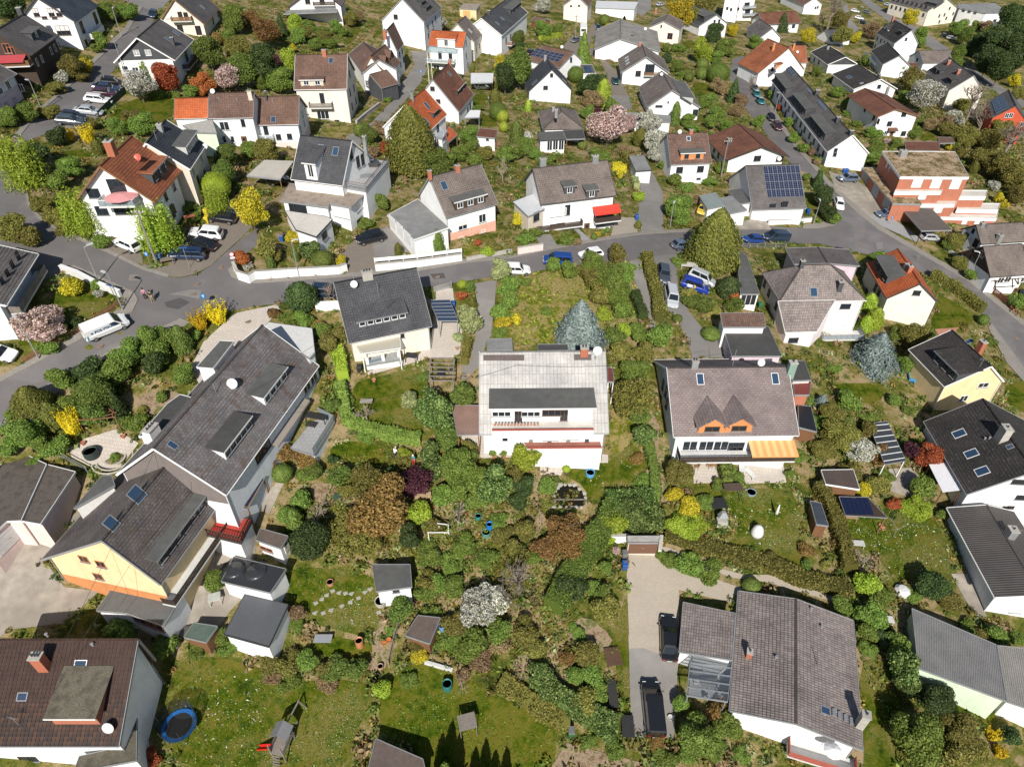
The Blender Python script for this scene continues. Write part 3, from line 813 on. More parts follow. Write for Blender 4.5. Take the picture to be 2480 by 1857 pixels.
class Flat(Part):
	def __init__(s,name,label,short,tile,pts,h=2.8,G=None,wx='white',rx=None,dz=None,posts=False,over=.15,fa='grey',cat='garage',group=None,thick=.18,uvdir=0,plinth=None,open_side=None,pmt=None):
		s.tile=tile;px=[s.tp(p) for p in pts]
		if G is not None:
			g=ground(s.tp(G[1]));lo,hi=g[2],g[2]+20;v=px[G[0]][1]
			for _ in range(40):
				m_=(lo+hi)/2
				if project((g[0],g[1],m_))[1]>v:lo=m_
				else:hi=m_
			ze=lo
		else:
			ze=ground(px[0])[2]+h
			for _ in range(12):
				c=np.mean([at_z(p,ze) for p in px],axis=0);ze=.5*ze+.5*(zt(c[0],c[1])+h)
		dz=dz or [0]*len(pts)
		s.Q=[at_z(p,ze+d) for p,d in zip(px,dz)]
		s.c=np.mean(s.Q,axis=0)[:2];s.ze=ze;s.zg=min(zt(q[0],q[1]) for q in s.Q);s.zgm=zt(*s.c)
		s.L=s.W=5;s.setroot(name,label,cat,short,group)
		Q=[s.rel(q) for q in s.Q];cen=np.mean(Q,axis=0)
		s.over=over
		def inset(p):
			d=cen-p;d[2]=0;L=NO(d);return p+d/L*over*1.3
		s.I=[inset(q) for q in Q]
		th=NA([0,0,thick])
		if posts:
			pm={'wood':WOOD,'woodg':WOODG,'metal':METAL,'dark':WOODD,'white':TRIMW}[pmt or 'wood']()
			n=len(s.I)
			for i in range(n):
				m=MB();b=s.I[i].copy();b[2]=-1.0;t=s.I[i]-th;m.bar(b,t,.12);m.build('post',pm,s.root)
		else:
			m=MB();b=[NA([q[0],q[1],-1.2]) for q in s.I];t=[q-th*.9 for q in s.I]
			n=len(b);m.v=[tuple(map(float,q)) for q in b+t]
			for i in range(n):
				if open_side is not None and i in (open_side if isinstance(open_side,(list,tuple)) else [open_side]):continue
				m.f.append((i,(i+1) % n,n+(i+1) % n,n+i));m.mi.append(0);m.uv.append([(0,0)]*4)
			s.wallobj=m.build('wall',wall(wx),s.root)
		m=MB();m.hexa([q-th for q in Q],Q);k=len(Q)
		e=unit(Q[1]-Q[0]) if uvdir==0 else unit(Q[2]-Q[1]);e2=NA([-e[1],e[0],0])
		m.uv[-k-1]=[(float(q@e),float(q@e2)) for q in Q];m.has=True
		s.ro=m.build('roof',rx or FELT(),s.root)
		if fa:
			fm={'grey':TRIMG,'white':TRIMW,'dark':TRIMD,'wood':WOOD,'woodd':WOODD}[fa]()
			g=MB()
			for i in range(k):
				a,b=Q[i],Q[(i+1) % k];d=unit(b-a);nn=NA([d[1],-d[0],0]);nn=nn if nn@((a+b)/2-cen)>0 else-nn
				g.bar(a+nn*.03-th*.4,b+nn*.03-th*.4,.06,thick+.06)
			g.build('fascia',fm,s.ro)
	def face(s,i):
		a,b=s.I[i]+s.r0,s.I[(i+1) % len(s.I)]+s.r0;t=unit(b-a);t[2]=0;t=unit(t);n=NA([t[1],-t[0],0]);c=np.append(s.c,a[2])
		if n@((a+b)/2-c)<0:n=-n
		return a,t,n
	def facelen(s,i):return NO(s.I[(i+1) % len(s.I)]-s.I[i])
	def top(s,p):return at_z(s.tp(p),s.ze)-s.r0
	def chim(s,p,w=.8,d=.8,h=1.2,mat=None,pots=1):chimney(s.ro,s.top(p),w,d,h,mat or wall('slate'),pots);return s
	def solar(s,p0,p1,p3,rows,cols):
		a,b,c=(at_z(s.tp(p),s.ze+.05)-s.r0 for p in (p0,p1,p3));u=(b-a)/cols;v=(c-a)/rows
		for i in range(rows):
			for j in range(cols):
				m=MB();o=a+u*j+v*i;r=[o+u*.03+v*.03,o+u*.97+v*.03,o+u*.97+v*.97,o+u*.03+v*.97]
				m.hexa(r,[q+NA([0,0,.05]) for q in r]);m.build('solar_panel',glossy('panel_cell',(.012,.018,.05),.12,spec=.6),s.ro)
		return s
# ---------------------------------------------------------------- ground and draped surfaces
def make_ground():
	xs=np.unique(np.r_[np.arange(-1500,-170,110),np.arange(-170,231,2.5),np.arange(240,1500,110)])
	ys=np.unique(np.r_[np.arange(-900,0,90),np.arange(0,431,2.5),np.arange(440,2600,120)])
	X,Y=np.meshgrid(xs,ys);Z=zt_arr(X,Y)
	nx=len(xs);v=np.c_[X.ravel(),Y.ravel(),Z.ravel()]
	f=[(j*nx+i,j*nx+i+1,(j+1)*nx+i+1,(j+1)*nx+i) for j in range(len(ys)-1) for i in range(nx-1)]
	me=bpy.data.meshes.new('ground');me.from_pydata(v.tolist(),[],f);me.materials.append(M_SCRUB)
	me.polygons.foreach_set('use_smooth',[True]*len(f))
	return struct(link('ground',me))
def zg_interp(x,y):
	return NA([zt(a,b) for a,b in zip(x,y)])
def smooth_closed(P,k=1):
	P=NA(P)
	for _ in range(k):
		Q=np.roll(P,-1,axis=0);P=np.stack([.75*P+.25*Q,.25*P+.75*Q],1).reshape(-1,2)
	return P
SHEETS=[]
def sheet(name,tile,pts,mat,dz=.05,skirt=0.0,smooth=0,res=2.5,world=False,kind='structure',label=None):
	P=NA([p[:2] for p in pts],float) if world else NA([ground(T(tile,p) if not isinstance(p[0],str) else T(*p))[:2] for p in pts])
	if smooth:P=smooth_closed(P,smooth)

	B=[]
	for i in range(len(P)):
		a,b=P[i],P[(i+1) % len(P)];k=max(1,int(NO(b-a)/res))
		B+=[a+(b-a)*j/k for j in range(k)]
	B=NA(B);n=len(B);lo=B.min(0);hi=B.max(0)
	gx=np.arange(math.floor(lo[0]/res)*res,hi[0]+res,res);gy=np.arange(math.floor(lo[1]/res)*res,hi[1]+res,res)
	if len(gx)*len(gy)>6000:gx=gx[::2];gy=gy[::2]
	vs=[Vector((float(p[0]),float(p[1]))) for p in B]+[Vector((float(x),float(y))) for x in gx for y in gy]
	r=delaunay_2d_cdt(vs,[(i,(i+1) % n) for i in range(n)],[list(range(n))],1,1e-4)
	V=NA([(v.x,v.y) for v in r[0]]);
	F=[tuple(f) for f in r[2]]
	used=sorted({i for f in F for i in f});mp={u:k for k,u in enumerate(used)}
	V=V[used];F=[tuple(mp[i] for i in f) for f in F]
	Z=zg_interp(V[:,0],V[:,1])+dz
	c=V.mean(0);z0=float(Z.min());SHEETS.append(B)
	vv=np.c_[V-c,Z-z0]
	bm=bmesh.new();bv=[bm.verts.new(tuple(map(float,q))) for q in vv]
	for f in F:
		try:bm.faces.new([bv[i] for i in f])
		except ValueError:pass
	bmesh.ops.recalc_face_normals(bm,faces=bm.faces)
	if bm.faces and sum(f.normal.z for f in bm.faces)<0:bmesh.ops.reverse_faces(bm,faces=bm.faces)
	if skirt:
		e=[e for e in bm.edges if e.is_boundary];g=bmesh.ops.extrude_edge_only(bm,edges=e)
		for q in g['geom']:
			if isinstance(q,bmesh.types.BMVert):q.co.z-=skirt
	me=bpy.data.meshes.new(name);bm.to_mesh(me);bm.free();me.materials.append(mat)
	o=link(name,me);o.location=(float(c[0]),float(c[1]),z0)
	if kind:o['kind']=kind
	if label:o['label']=label
	return o
def path_pts(tile,pts,step=1.0):
	G=[ground(T(tile,p) if not isinstance(p[0],str) else T(*p)) for p in pts];out=[G[0]]
	for a,b in zip(G[:-1],G[1:]):
		k=max(1,int(NO(b[:2]-a[:2])/step))
		out+=[a+(b-a)*(j+1)/k for j in range(k)]
	for q in out:q[2]=zt(q[0],q[1])
	return out
def sides(P):
	N_=[]
	for i in range(len(P)):
		a=P[max(0,i-1)];b=P[min(len(P)-1,i+1)];d=unit((b-a)[:2]);N_.append(NA([-d[1],d[0],0]))
	return N_
def wln(name,label,cat,tile,pts,h,t,mat,cap=None,group=None,level=False):
	P=path_pts(tile,pts,2.0);S=sides(P);c=P[0].copy();root=thing(name,label,cat,c,group);m=MB();k=MB()
	top=max(q[2] for q in P)+h
	for i in range(len(P)-1):
		a,b=P[i]-c,P[i+1]-c;wa,wb=S[i]*t/2,S[i+1]*t/2
		za=NA([0,0,(top-c[2]-a[2]) if level else h]);zb=NA([0,0,(top-c[2]-b[2]) if level else h]);dn=NA([0,0,-.8])
		m.hexa([a-wa+dn,b-wb+dn,b+wb+dn,a+wa+dn],[a-wa+za,b-wb+zb,b+wb+zb,a+wa+za])
		if cap:k.hexa([a-wa*1.4+za,b-wb*1.4+zb,b+wb*1.4+zb,a+wa*1.4+za],[q+NA([0,0,.07]) for q in (a-wa*1.4+za,b-wb*1.4+zb,b+wb*1.4+zb,a+wa*1.4+za)])
	m.build('masonry',mat,root)
	if cap:k.build('coping',cap,root)
	return root
def fence(name,label,tile,pts,h=1.0,mat=None,style='pale',gap=.14,group=None,cat='fence',dz=0.0,post=1.8):
	P=path_pts(tile,pts,post);c=P[0].copy();root=thing(name,label,cat,c+NA([0,0,dz]),group);up=NA([0,0,1.0]);mat=mat or WOOD()
	pm=cch(('fp',h,mat.name),lambda:(lambda q:(q.bx(-.05,.05,-.05,.05,-.3,h+.05),q.mesh('post',mat))[1])(MB()))
	for q in P:link('post',pm,root,MT(Vector(q-c)))
	n=0
	for a,b in zip(P[:-1],P[1:]):
		a,b=a-c,b-c;m=MB()
		for z in ((.2,h-.12) if style !='rail' else (h*.3,h*.6,h-.03)):m.bar(a+up*z,b+up*z,.04,.07)
		m.build('rail',mat,root)
		if style=='pale':
			L=NO(b-a);k=max(1,int(L/gap));d=unit(b-a);ang=math.atan2(d[1],d[0])
			sm=cch(('sl',round(gap,2),h,mat.name),lambda:(lambda q:(q.bx(-gap*.38,gap*.38,-.045,-.02,.05,h),q.mesh('slat',mat))[1])(MB()))
			for i in range(k):
				n+=1
				if n>280:break
				link('slat',sm,root,MT(Vector(a+(b-a)*(i+.5)/k)) @ MR(ang,4,'Z'))
		elif style=='board':
			QM.bar(a+up*h*.5,b+up*h*.5,.03,h*.94).build('panel',mat,root)
	return root
# ---------------------------------------------------------------- vegetation
RNG=RGN(11)
def leaf_mesh(name,P,Nn,size,mat,core=None,aspect=1.6,jit=.9,extra=None):
	n=len(P);Nn=Nn+RNG.normal(0,jit,(n,3));Nn/=NO(Nn,axis=1)[:,None]+1e-9
	r=RNG.normal(0,1,(n,3));a=np.cross(Nn,r);a/=NO(a,axis=1)[:,None]+1e-9;b=np.cross(Nn,a)
	sz=size*RNG.uniform(.6,1.35,n)[:,None]
	a=a*sz*.5*aspect;b=b*sz*.5
	V=np.stack([P-a,P+b*.9-a*.1,P+a,P-b*.9-a*.1],1).reshape(-1,3)
	F=np.arange(4*n).reshape(-1,4)
	vs,fs=V.tolist(),F.tolist()
	if core is not None:
		o=len(vs);vs+=core[0];fs+=[[i+o for i in f] for f in core[1]]
	if extra is not None:
		o=len(vs);vs+=extra[0];fs+=[[i+o for i in f] for f in extra[1]]
	me=bpy.data.meshes.new(name);me.from_pydata(vs,[],fs);me.materials.append(mat)
	return me
def ico(c,r,sub=2,jit=.15,sz=1.0):
	bm=bmesh.new();bmesh.ops.create_icosphere(bm,subdivisions=sub,radius=1.0)
	vs=[]
	for v in bm.verts:
		k=r*(1+random.uniform(-jit,jit));vs.append((c[0]+v.co.x*k,c[1]+v.co.y*k,c[2]+v.co.z*k*sz))
	fs=[[v.index for v in f.verts] for f in bm.faces];bm.free();return vs,fs
def joincore(cs):
	V,F=[],[]
	for v,f in cs:
		o=len(V);V+=v;F+=[[i+o for i in q] for q in f]
	return V,F
def blob_crown(name,mat,n=2600,leaf=.11,blobs=9,spread=.55,rb=(.34,.52),zs=1.0,seed=0,core=.78,low=.12,aspect=1.6,jit=.9):
	rg=RGN(seed);C=[];
	for k in range(blobs):
		t=rg.uniform(0,2*math.pi);q=rg.uniform(0,1)**.6*spread;z=rg.uniform(.42+low,1.62)
		w=math.sqrt(max(.12,1-((z-.95)/1.0)**2));C.append((q*w*math.cos(t),q*w*math.sin(t),z*1.0))
	C.append((0,0,.9));R=rg.uniform(rb[0],rb[1],len(C));R[-1]=.62;C=NA(C)
	w=R**2;idx=rg.choice(len(C),n*2,p=w/w.sum());d=rg.normal(0,1,(n*2,3));d/=NO(d,axis=1)[:,None]
	rad=R[idx]*rg.uniform(.80,1.10,n*2);P=C[idx]+d*rad[:,None]*NA([1,1,zs])
	keep=np.ones(len(P),bool)
	for c,r in zip(C,R):keep &=~(NO((P-c)/NA([1,1,zs]),axis=1)<r*.76)
	keep &=P[:,2]>.03
	P,d=P[keep][:n],d[keep][:n]
	cr=joincore([ico(c,r*core,1,.12,zs) for c,r in zip(C,R)]) if core else None
	return leaf_mesh(name,P,d*.9+NA([0,0,.35]),leaf,mat,cr,aspect,jit)
def cone_crown(name,mat,n=3000,leaf=.09,prof=None,seed=0,layers=0,droop=.2,core=.8,aspect=2.0,rag=.12,jit=.6):
	rg=RGN(seed);prof=prof or (lambda z:(1-z)**.8)
	z=rg.uniform(0,1,n*3);r=NA([prof(q) for q in z]);k=rg.uniform(0,1,n*3)<r/r.max();z,r=z[k][:n],r[k][:n];t=rg.uniform(0,2*math.pi,len(z))
	if layers:r=r*(1-.28*((z*layers) % 1.0)*1.0)
	r=r*(1+rg.normal(0,rag,len(z))+.10*np.sin(t*5+z*9));
	P=np.c_[r*np.cos(t),r*np.sin(t),z*2];nn=np.c_[np.cos(t),np.sin(t),np.full(len(z),.5-droop)]
	V,F=[],[];m=10;kk=7
	for j in range(kk+1):
		zz=j/kk*.97
		for i in range(m):
			a=2*math.pi*i/m;q=prof(zz)*core*(1+.1*math.sin(a*3+j));V.append((q*math.cos(a),q*math.sin(a),zz*2+.02))
	for j in range(kk):
		for i in range(m):F.append([j*m+i,j*m+(i+1) % m,(j+1)*m+(i+1) % m,(j+1)*m+i])
	return leaf_mesh(name,P,nn,leaf,mat,(V,F),aspect,jit)
def stems_crown(name,mat,n=60,per=34,leaf=.07,seed=0,droop=0.0,spread=.8,up=1.7):
	rg=RGN(seed);P=[]
	for k in range(n):
		t=rg.uniform(0,2*math.pi);o=rg.uniform(.0,.45);e=rg.uniform(.35,1)*spread;h=up*rg.uniform(.6,1.1)
		s=np.linspace(.1,1,per)
		x=(o+(e-o)*s**.8)
		if droop:zc=h*np.sin(np.minimum(1,s*1.6)*math.pi/2)-droop*np.maximum(0,s-.45)*h*1.6
		else:zc=h*s
		P.append(np.c_[x*math.cos(t),x*math.sin(t),zc]+rg.normal(0,.045,(per,3)))
	P=np.concatenate(P);P=P[P[:,2]>.02]
	nn=P.copy();nn[:,2]=nn[:,2]*.4
	cr=ico((0,0,.75),.55,2,.2,1.1)
	return leaf_mesh(name,P,nn,leaf,mat,cr,1.8 if not droop else 3.2,.8)
def twig_tree(name,mat,seed=0,depth=4,leafy=None,spread=.55):
	rg=RGN(seed);m=MB()
	def go(p,d,L,r,k):
		q=p+d*L;m.tube(p,q,r,r*.62,5 if k>1 else 3)
		if k==0:return
		for i in range(rg.integers(3,5)):
			nd=unit(d+rg.normal(0,spread,3)+NA([0,0,.12]));go(q-d*L*rg.uniform(0,.35),nd,L*rg.uniform(.6,.85),r*.6,k-1)
	go(NA([0,0,0.]),NA([0,0,1.]),.55,.05,depth)
	V=NA(m.v);s=max(np.abs(V[:,:2]).max(),.2);V[:,:2]/=s;V[:,2]*=2/V[:,2].max();m.v=V.tolist()
	return m.mesh(name,mat,recalc=False)
def trunk_mesh(name,mat,seed=0):
	rg=RGN(seed);m=MB();p=np.zeros(3);r=.07
	pts=[p]
	for k in range(4):p=p+NA([rg.normal(0,.03),rg.normal(0,.03),.28]);pts.append(p)
	for a,b in zip(pts[:-1],pts[1:]):m.tube(a,b,r,r*.8,7);r*=.8
	for k in range(5):
		t=rg.uniform(0,2*math.pi);q=pts[2+k % 3];e=q+NA([.5*math.cos(t),.5*math.sin(t),rg.uniform(.35,.6)]);m.tube(q,e,.04,.015,5)
	return m.mesh(name,mat,recalc=False)
LEAF={
 'green':[(0,(.077,.128,.021)),(.5,(.154,.231,.038)),(1,(.273,.359,.077))],
 'mid':[(0,(.060,.094,.017)),(.5,(.120,.171,.030)),(1,(.205,.265,.060))],
 'dark':[(0,(.024,.044,.013)),(.6,(.060,.099,.027)),(1,(.120,.162,.051))],
 'lime':[(0,(.140,.210,.017)),(.5,(.280,.378,.031)),(1,(.476,.560,.084))],
 'olive':[(0,(.094,.094,.021)),(.5,(.188,.179,.038)),(1,(.325,.290,.077))],
 'thuja':[(0,(.077,.094,.017)),(.5,(.145,.154,.027)),(1,(.239,.231,.051))],
 'yellow':[(0,(.40,.28,.008)),(.5,(.62,.45,.012)),(1,(.80,.62,.04))],
 'golden':[(0,(.182,.175,.017)),(.5,(.448,.378,.025)),(1,(.770,.602,.042))],
 'russet':[(0,(.128,.094,.026)),(.5,(.256,.145,.048)),(1,(.393,.256,.085))],
 'red':[(0,(.222,.051,.021)),(.5,(.376,.102,.034)),(1,(.564,.188,.068))],
 'purple':[(0,(.043,.017,.024)),(.5,(.102,.030,.044)),(1,(.188,.068,.085))],
 'pink':[(0,(.14,.10,.05)),(.3,(.38,.24,.20)),(.6,(.60,.42,.40)),(1,(.75,.62,.60))],
 'white':[(0,(.10,.12,.03)),(.3,(.30,.30,.17)),(.5,(.60,.60,.52)),(1,(.78,.77,.72))],
 'spruce':[(0,(.105,.154,.140)),(.5,(.224,.294,.280)),(1,(.406,.476,.462))],
 'pale':[(0,(.171,.222,.077)),(.5,(.325,.376,.154)),(1,(.547,.598,.290))],
 'brown':[(0,(.171,.111,.055)),(.5,(.290,.205,.102)),(1,(.461,.342,.188))],
 'laurel':[(0,(.038,.072,.017)),(.6,(.102,.162,.034)),(1,(.342,.427,.137))],
}
def lm(c):return leafmat('leaf_'+c,LEAF[c])
BARK=lambda:plain('bark',(.13,.10,.075),.95,.5,6,.4)
TWIG=lambda c='grey':plain('twig_'+c,{'grey':(.20,.165,.13),'pinkish':(.34,.25,.20),'pale':(.36,.31,.23)}[c],.9,.4,5)
PROTO={}
def proto(kind,size,v):
	key=(kind,size,v)
	if key in PROTO:return PROTO[key]
	sh,col=KINDS[kind][:2];sd=sum(map(ord,kind))*7+size*31+v
	nm='crown';N_=(1000,2700,7000)[size];lf=(.16,.095,.056)[size]
	if sh=='blob':me=blob_crown(nm,lm(col),N_,lf,(6,9,14)[size],.62,((.36,.52),(.30,.48),(.24,.42))[size],seed=sd)
	elif sh=='open':me=blob_crown(nm,lm(col),int(N_*.8),lf*.9,(6,10,15)[size],.70,((.30,.46),(.24,.42),(.2,.36))[size],seed=sd,core=.5,jit=1.2)
	elif sh=='ball':me=ball_crown(nm,lm(col),int(N_*1.3),lf*.7,sd)
	elif sh=='cone':me=cone_crown(nm,lm(col),N_,lf,lambda z:max(.02,(1-z)**.75),sd,7,.2)
	elif sh=='thuja':me=cone_crown(nm,lm(col),int(N_*1.3),lf,lambda z:max(.03,min(1,(z*5+.55))*(1-z**2.6)**.9),sd,0,-.3,.86,1.6,.08)
	elif sh=='egg':me=cone_crown(nm,lm(col),int(N_*1.3),lf*.9,lambda z:max(.02,math.sin(min(1,z*.93+.1)*math.pi)**.6),sd,0,-.1,.88,1.5,.09)
	elif sh=='column':me=cone_crown(nm,lm(col),N_,lf,lambda z:max(.03,min(1,z*6+.6)*(1-z**4)**.8),sd,0,-.4,.86,1.7,.08)
	elif sh=='stems':me=stems_crown(nm,lm(col),(40,70,110)[size],(26,34,44)[size],lf*.75,sd,0,.95,1.8)
	elif sh=='willow':me=stems_crown(nm,lm(col),(60,110,190)[size],(30,40,48)[size],lf*.62,sd,1.0,1.0,1.95)
	elif sh=='twig':me=twig_tree(nm,TWIG(col),sd,4,spread=.55)
	elif sh=='mound':me=blob_crown(nm,lm(col),N_,lf,(7,12,16)[size],.75,((.30,.45),(.25,.4),(.2,.36))[size],zs=.9,seed=sd,low=-.2)
	PROTO[key]=me;return me
def ball_crown(name,mat,n,leaf,seed):
	rg=RGN(seed);d=rg.normal(0,1,(n,3));d/=NO(d,axis=1)[:,None]
	k=1+.05*np.sin(d[:,0]*7+seed)*np.cos(d[:,1]*6);P=d*k[:,None]*rg.uniform(.93,1.02,n)[:,None]+NA([0,0,1.0])
	return leaf_mesh(name,P,d,leaf,mat,ico((0,0,1.0),.93,3,.02),1.5,.55)
# kind: shape, colour, phrase, category, height/width, object name
KINDS={
 'bush':('blob','green','green leafy bush','bush',.85,'bush'),'tree':('blob','green','green leafy tree','tree',1.15,'leafy_tree'),
 'midbush':('blob','mid','mid-green bush','bush',.9,'bush'),'midtree':('blob','mid','mid-green tree','tree',1.15,'leafy_tree'),
 'darkbush':('blob','dark','dark green bush','bush',.9,'bush'),'darktree':('blob','dark','dark evergreen tree','tree',1.2,'evergreen_tree'),
 'lime':('willow','lime','bright lime-green weeping tree','tree',1.1,'weeping_tree'),'limebush':('blob','lime','bright lime-green bush','bush',.85,'bush'),
 'olive':('blob','olive','olive-green bush','bush',.85,'bush'),'olivetree':('open','olive','olive-green tree','tree',1.1,'leafy_tree'),
 'forsythia':('stems','yellow','yellow flowering forsythia','shrub',1.0,'forsythia'),'golden':('blob','golden','golden-yellow shrub','shrub',1.0,'golden_shrub'),
 'goldtree':('open','golden','golden-leaved tree','tree',1.25,'golden_tree'),'russet':('open','russet','russet-brown bush','bush',.9,'russet_bush'),'russettree':('open','russet','large russet-brown tree','tree',1.0,'russet_tree'),
 'red':('blob','red','red-leaved shrub','shrub',.95,'red_shrub'),'purple':('open','purple','dark purple-leaved tree','tree',1.0,'purple_tree'),
 'pink':('open','pink','pink-white blossoming magnolia','tree',.95,'blossom_tree'),'white':('open','white','white blossoming tree','tree',1.0,'blossom_tree'),'whitebush':('open','white','white flowering shrub','shrub',.85,'flowering_shrub'),
 'spruce':('cone','spruce','silvery blue spruce','conifer',1.05,'blue_spruce'),'conifer':('cone','dark','dark conical conifer','conifer',1.7,'conifer'),'greencone':('cone','green','light green conical conifer','conifer',1.9,'conifer'),
 'thuja':('thuja','thuja','broad olive-green cypress','conifer',1.5,'cypress'),'egg':('egg','thuja','egg-shaped clipped yew','conifer',1.5,'clipped_conifer'),
 'column':('column','mid','slim green columnar cypress','conifer',2.6,'columnar_cypress'),'ycolumn':('column','lime','yellow-green columnar cypress','conifer',2.2,'columnar_cypress'),
 'ball':('ball','mid','clipped green ball bush','bush',.95,'ball_bush'),'yball':('ball','lime','clipped yellow-green ball bush','bush',.9,'ball_bush'),'bigball':('egg','dark','large clipped dark green dome','bush',1.0,'clipped_dome'),
 'bare':('twig','grey','bare grey-brown tree','tree',1.1,'bare_tree'),'barepink':('twig','pinkish','bare pollarded tree','tree',1.2,'bare_tree'),'barepale':('twig','pale','bare pale-twigged shrub','shrub',.9,'bare_shrub'),
 'pale':('blob','pale','pale green shrub','shrub',1.0,'pale_shrub'),'brown':('open','brown','dry brown shrub','shrub',.85,'brown_shrub'),'laurel':('blob','laurel','glossy laurel bush','bush',1.0,'laurel_bush'),
 'low':('mound','green','low spreading green shrub','shrub',.45,'low_shrub'),'lowy':('mound','lime','low yellow-green ground shrub','shrub',.45,'low_shrub'),'lowo':('mound','olive','low olive shrub','shrub',.5,'low_shrub'),
}
PLANTS=[]
TRUNKS={}
def plant(kind,px,wpx,ratio=None):
	sh,col,phrase,cat,rt,nm=KINDS[kind];rt=ratio or rt
	wpx*={'blob':1.22,'open':1.25,'mound':1.2}.get(sh,1.0);rt/={'blob':1.1,'open':1.1}.get(sh,1.0)
	g=ground(px);sc=FPX/(g[1]*CT-(g[2]-CAMZ)*ST);r=max(.25,min(7.5,wpx/2/sc));h=rt*2*r
	for _ in range(2):
		g=ground(px,h*.45);sc=FPX/(g[1]*CT-(g[2]-CAMZ)*ST);r=max(.25,min(7.5,wpx/2/sc));h=rt*2*r
	z=zt(g[0],g[1]);size=0 if r<.9 else (1 if r<2.1 else 2);v=len(PLANTS) % (3 if r<2.1 else 2)
	me=proto(kind,size,v);rz=random.uniform(0,6.28)
	if cat in ('tree','conifer') or r>1.6:
		root=bpy.data.objects.new(nm,None);COL.objects.link(root);root.location=(g[0],g[1],z-.05);root.rotation_euler=(0,0,rz);root.empty_display_size=.3
		lift=.12*h if cat=='tree' and sh in ('blob','open','twig') else 0
		c=link('crown',me,root);c.scale=(r,r,(h-lift)/2);c.location=(0,0,lift)
		t=link('trunk',cch(('trunk',v),lambda:trunk_mesh('trunk',BARK(),v)),root);tr=min(r*.9,2.2);t.scale=(tr,tr,(h*.62)/1.12)
	else:
		root=link(nm,me);root.location=(g[0],g[1],z-.05);root.rotation_euler=(0,0,rz);root.scale=(r,r,h/2)
	PLANTS.append((root,px,kind,r));return root
def V(kind,tile,pts):
	k=TILES[tile][2]
	for p in pts:plant(kind,T(tile,p[0],p[1]),p[2]*k,p[3] if len(p)>3 else None)
ORD=['leftmost','second from left','third from left','fourth from left','fifth from left','sixth from left','seventh from left','eighth from left','ninth from left','tenth from left','eleventh from left','twelfth from left']
def label_plants():
	groups={}
	for o,px,kind,r in PLANTS:
		best=min(ANCH,key=lambda a:math.hypot(a[0]-px[0],(a[1]-px[1])*1.3))
		dx,dy=px[0]-best[0],px[1]-best[1]
		rel=('right of' if dx>0 else 'left of') if abs(dx)>abs(dy)*1.1 else ('below' if dy>0 else 'above')
		sz='large ' if r>2.6 and 'large' not in KINDS[kind][2] else ('small ' if r<.75 else '')
		groups.setdefault((sz+KINDS[kind][2],rel,best[2],kind),[]).append((px[0],o))
	for (ph,rel,sh,kind),L in groups.items():
		L.sort(key=lambda t:t[0])
		for i,(x,o) in enumerate(L):
			lab='%s %s %s' % (ph,rel,sh)
			if len(L)>1:lab='%s %s %s, %s' % (ph,rel,sh,ORD[i] if i<len(L)-1 or len(L)==1 else 'rightmost')
			tag(o,lab,KINDS[kind][3],'garden '+KINDS[kind][3]+'s')
def hedge(tile,pts,w,h,col,label,name='hedge',leaf=.16,dens=70):
	P=path_pts(tile,pts,.8);S=sides(P);c=P[0].copy();n=len(P);pos,nor=[],[];rg=RGN(len(PLANTS)+n)
	V_,F_=[],[]
	for i in range(n):
		j=.10*math.sin(i*1.7)+rg.uniform(-.06,.06);hh=h+j;ww=w/2*(1+.12*math.sin(i*1.1+2));b=P[i]-c
		for s,z in ((-1,-.15),(-1,hh*.93),(1,hh*.93),(1,-.15)):V_.append(tuple(b+S[i]*ww*.92*s+NA([0,0,z])))
		if i<n-1:
			L=NO(P[i+1]-P[i]);d=P[i+1]-P[i]
			for face,area in (('l',hh*L),('r',hh*L),('t',w*L)):
				k=int(area*dens)
				u=rg.uniform(0,1,k)[:,None];q=rg.uniform(0,1,k)[:,None]
				if face=='t':p=b+d*u+S[i]*(q*2-1)*ww+NA([0,0,hh]);nn=np.tile([0,0,1.0],(k,1))
				else:
					s=-1 if face=='l' else 1;p=b+d*u+S[i]*s*ww+NA([0,0,1.0])*q*hh;nn=np.tile(S[i]*s,(k,1))
				pos.append(p+rg.normal(0,.06,(k,3)));nor.append(nn)
	for i in range(n-1):
		a=4*i;b=4*(i+1)
		for k in range(3):F_.append([a+k,b+k,b+k+1,a+k+1])
	F_.append([0,1,2,3]);F_.append([4*(n-1)+k for k in (3,2,1,0)])
	me=leaf_mesh(name,np.concatenate(pos),np.concatenate(nor),leaf,lm(col),(V_,F_),1.5,.7)
	o=link(name,me);o.location=tuple(c);tag(o,label,'hedge','garden hedges');return o
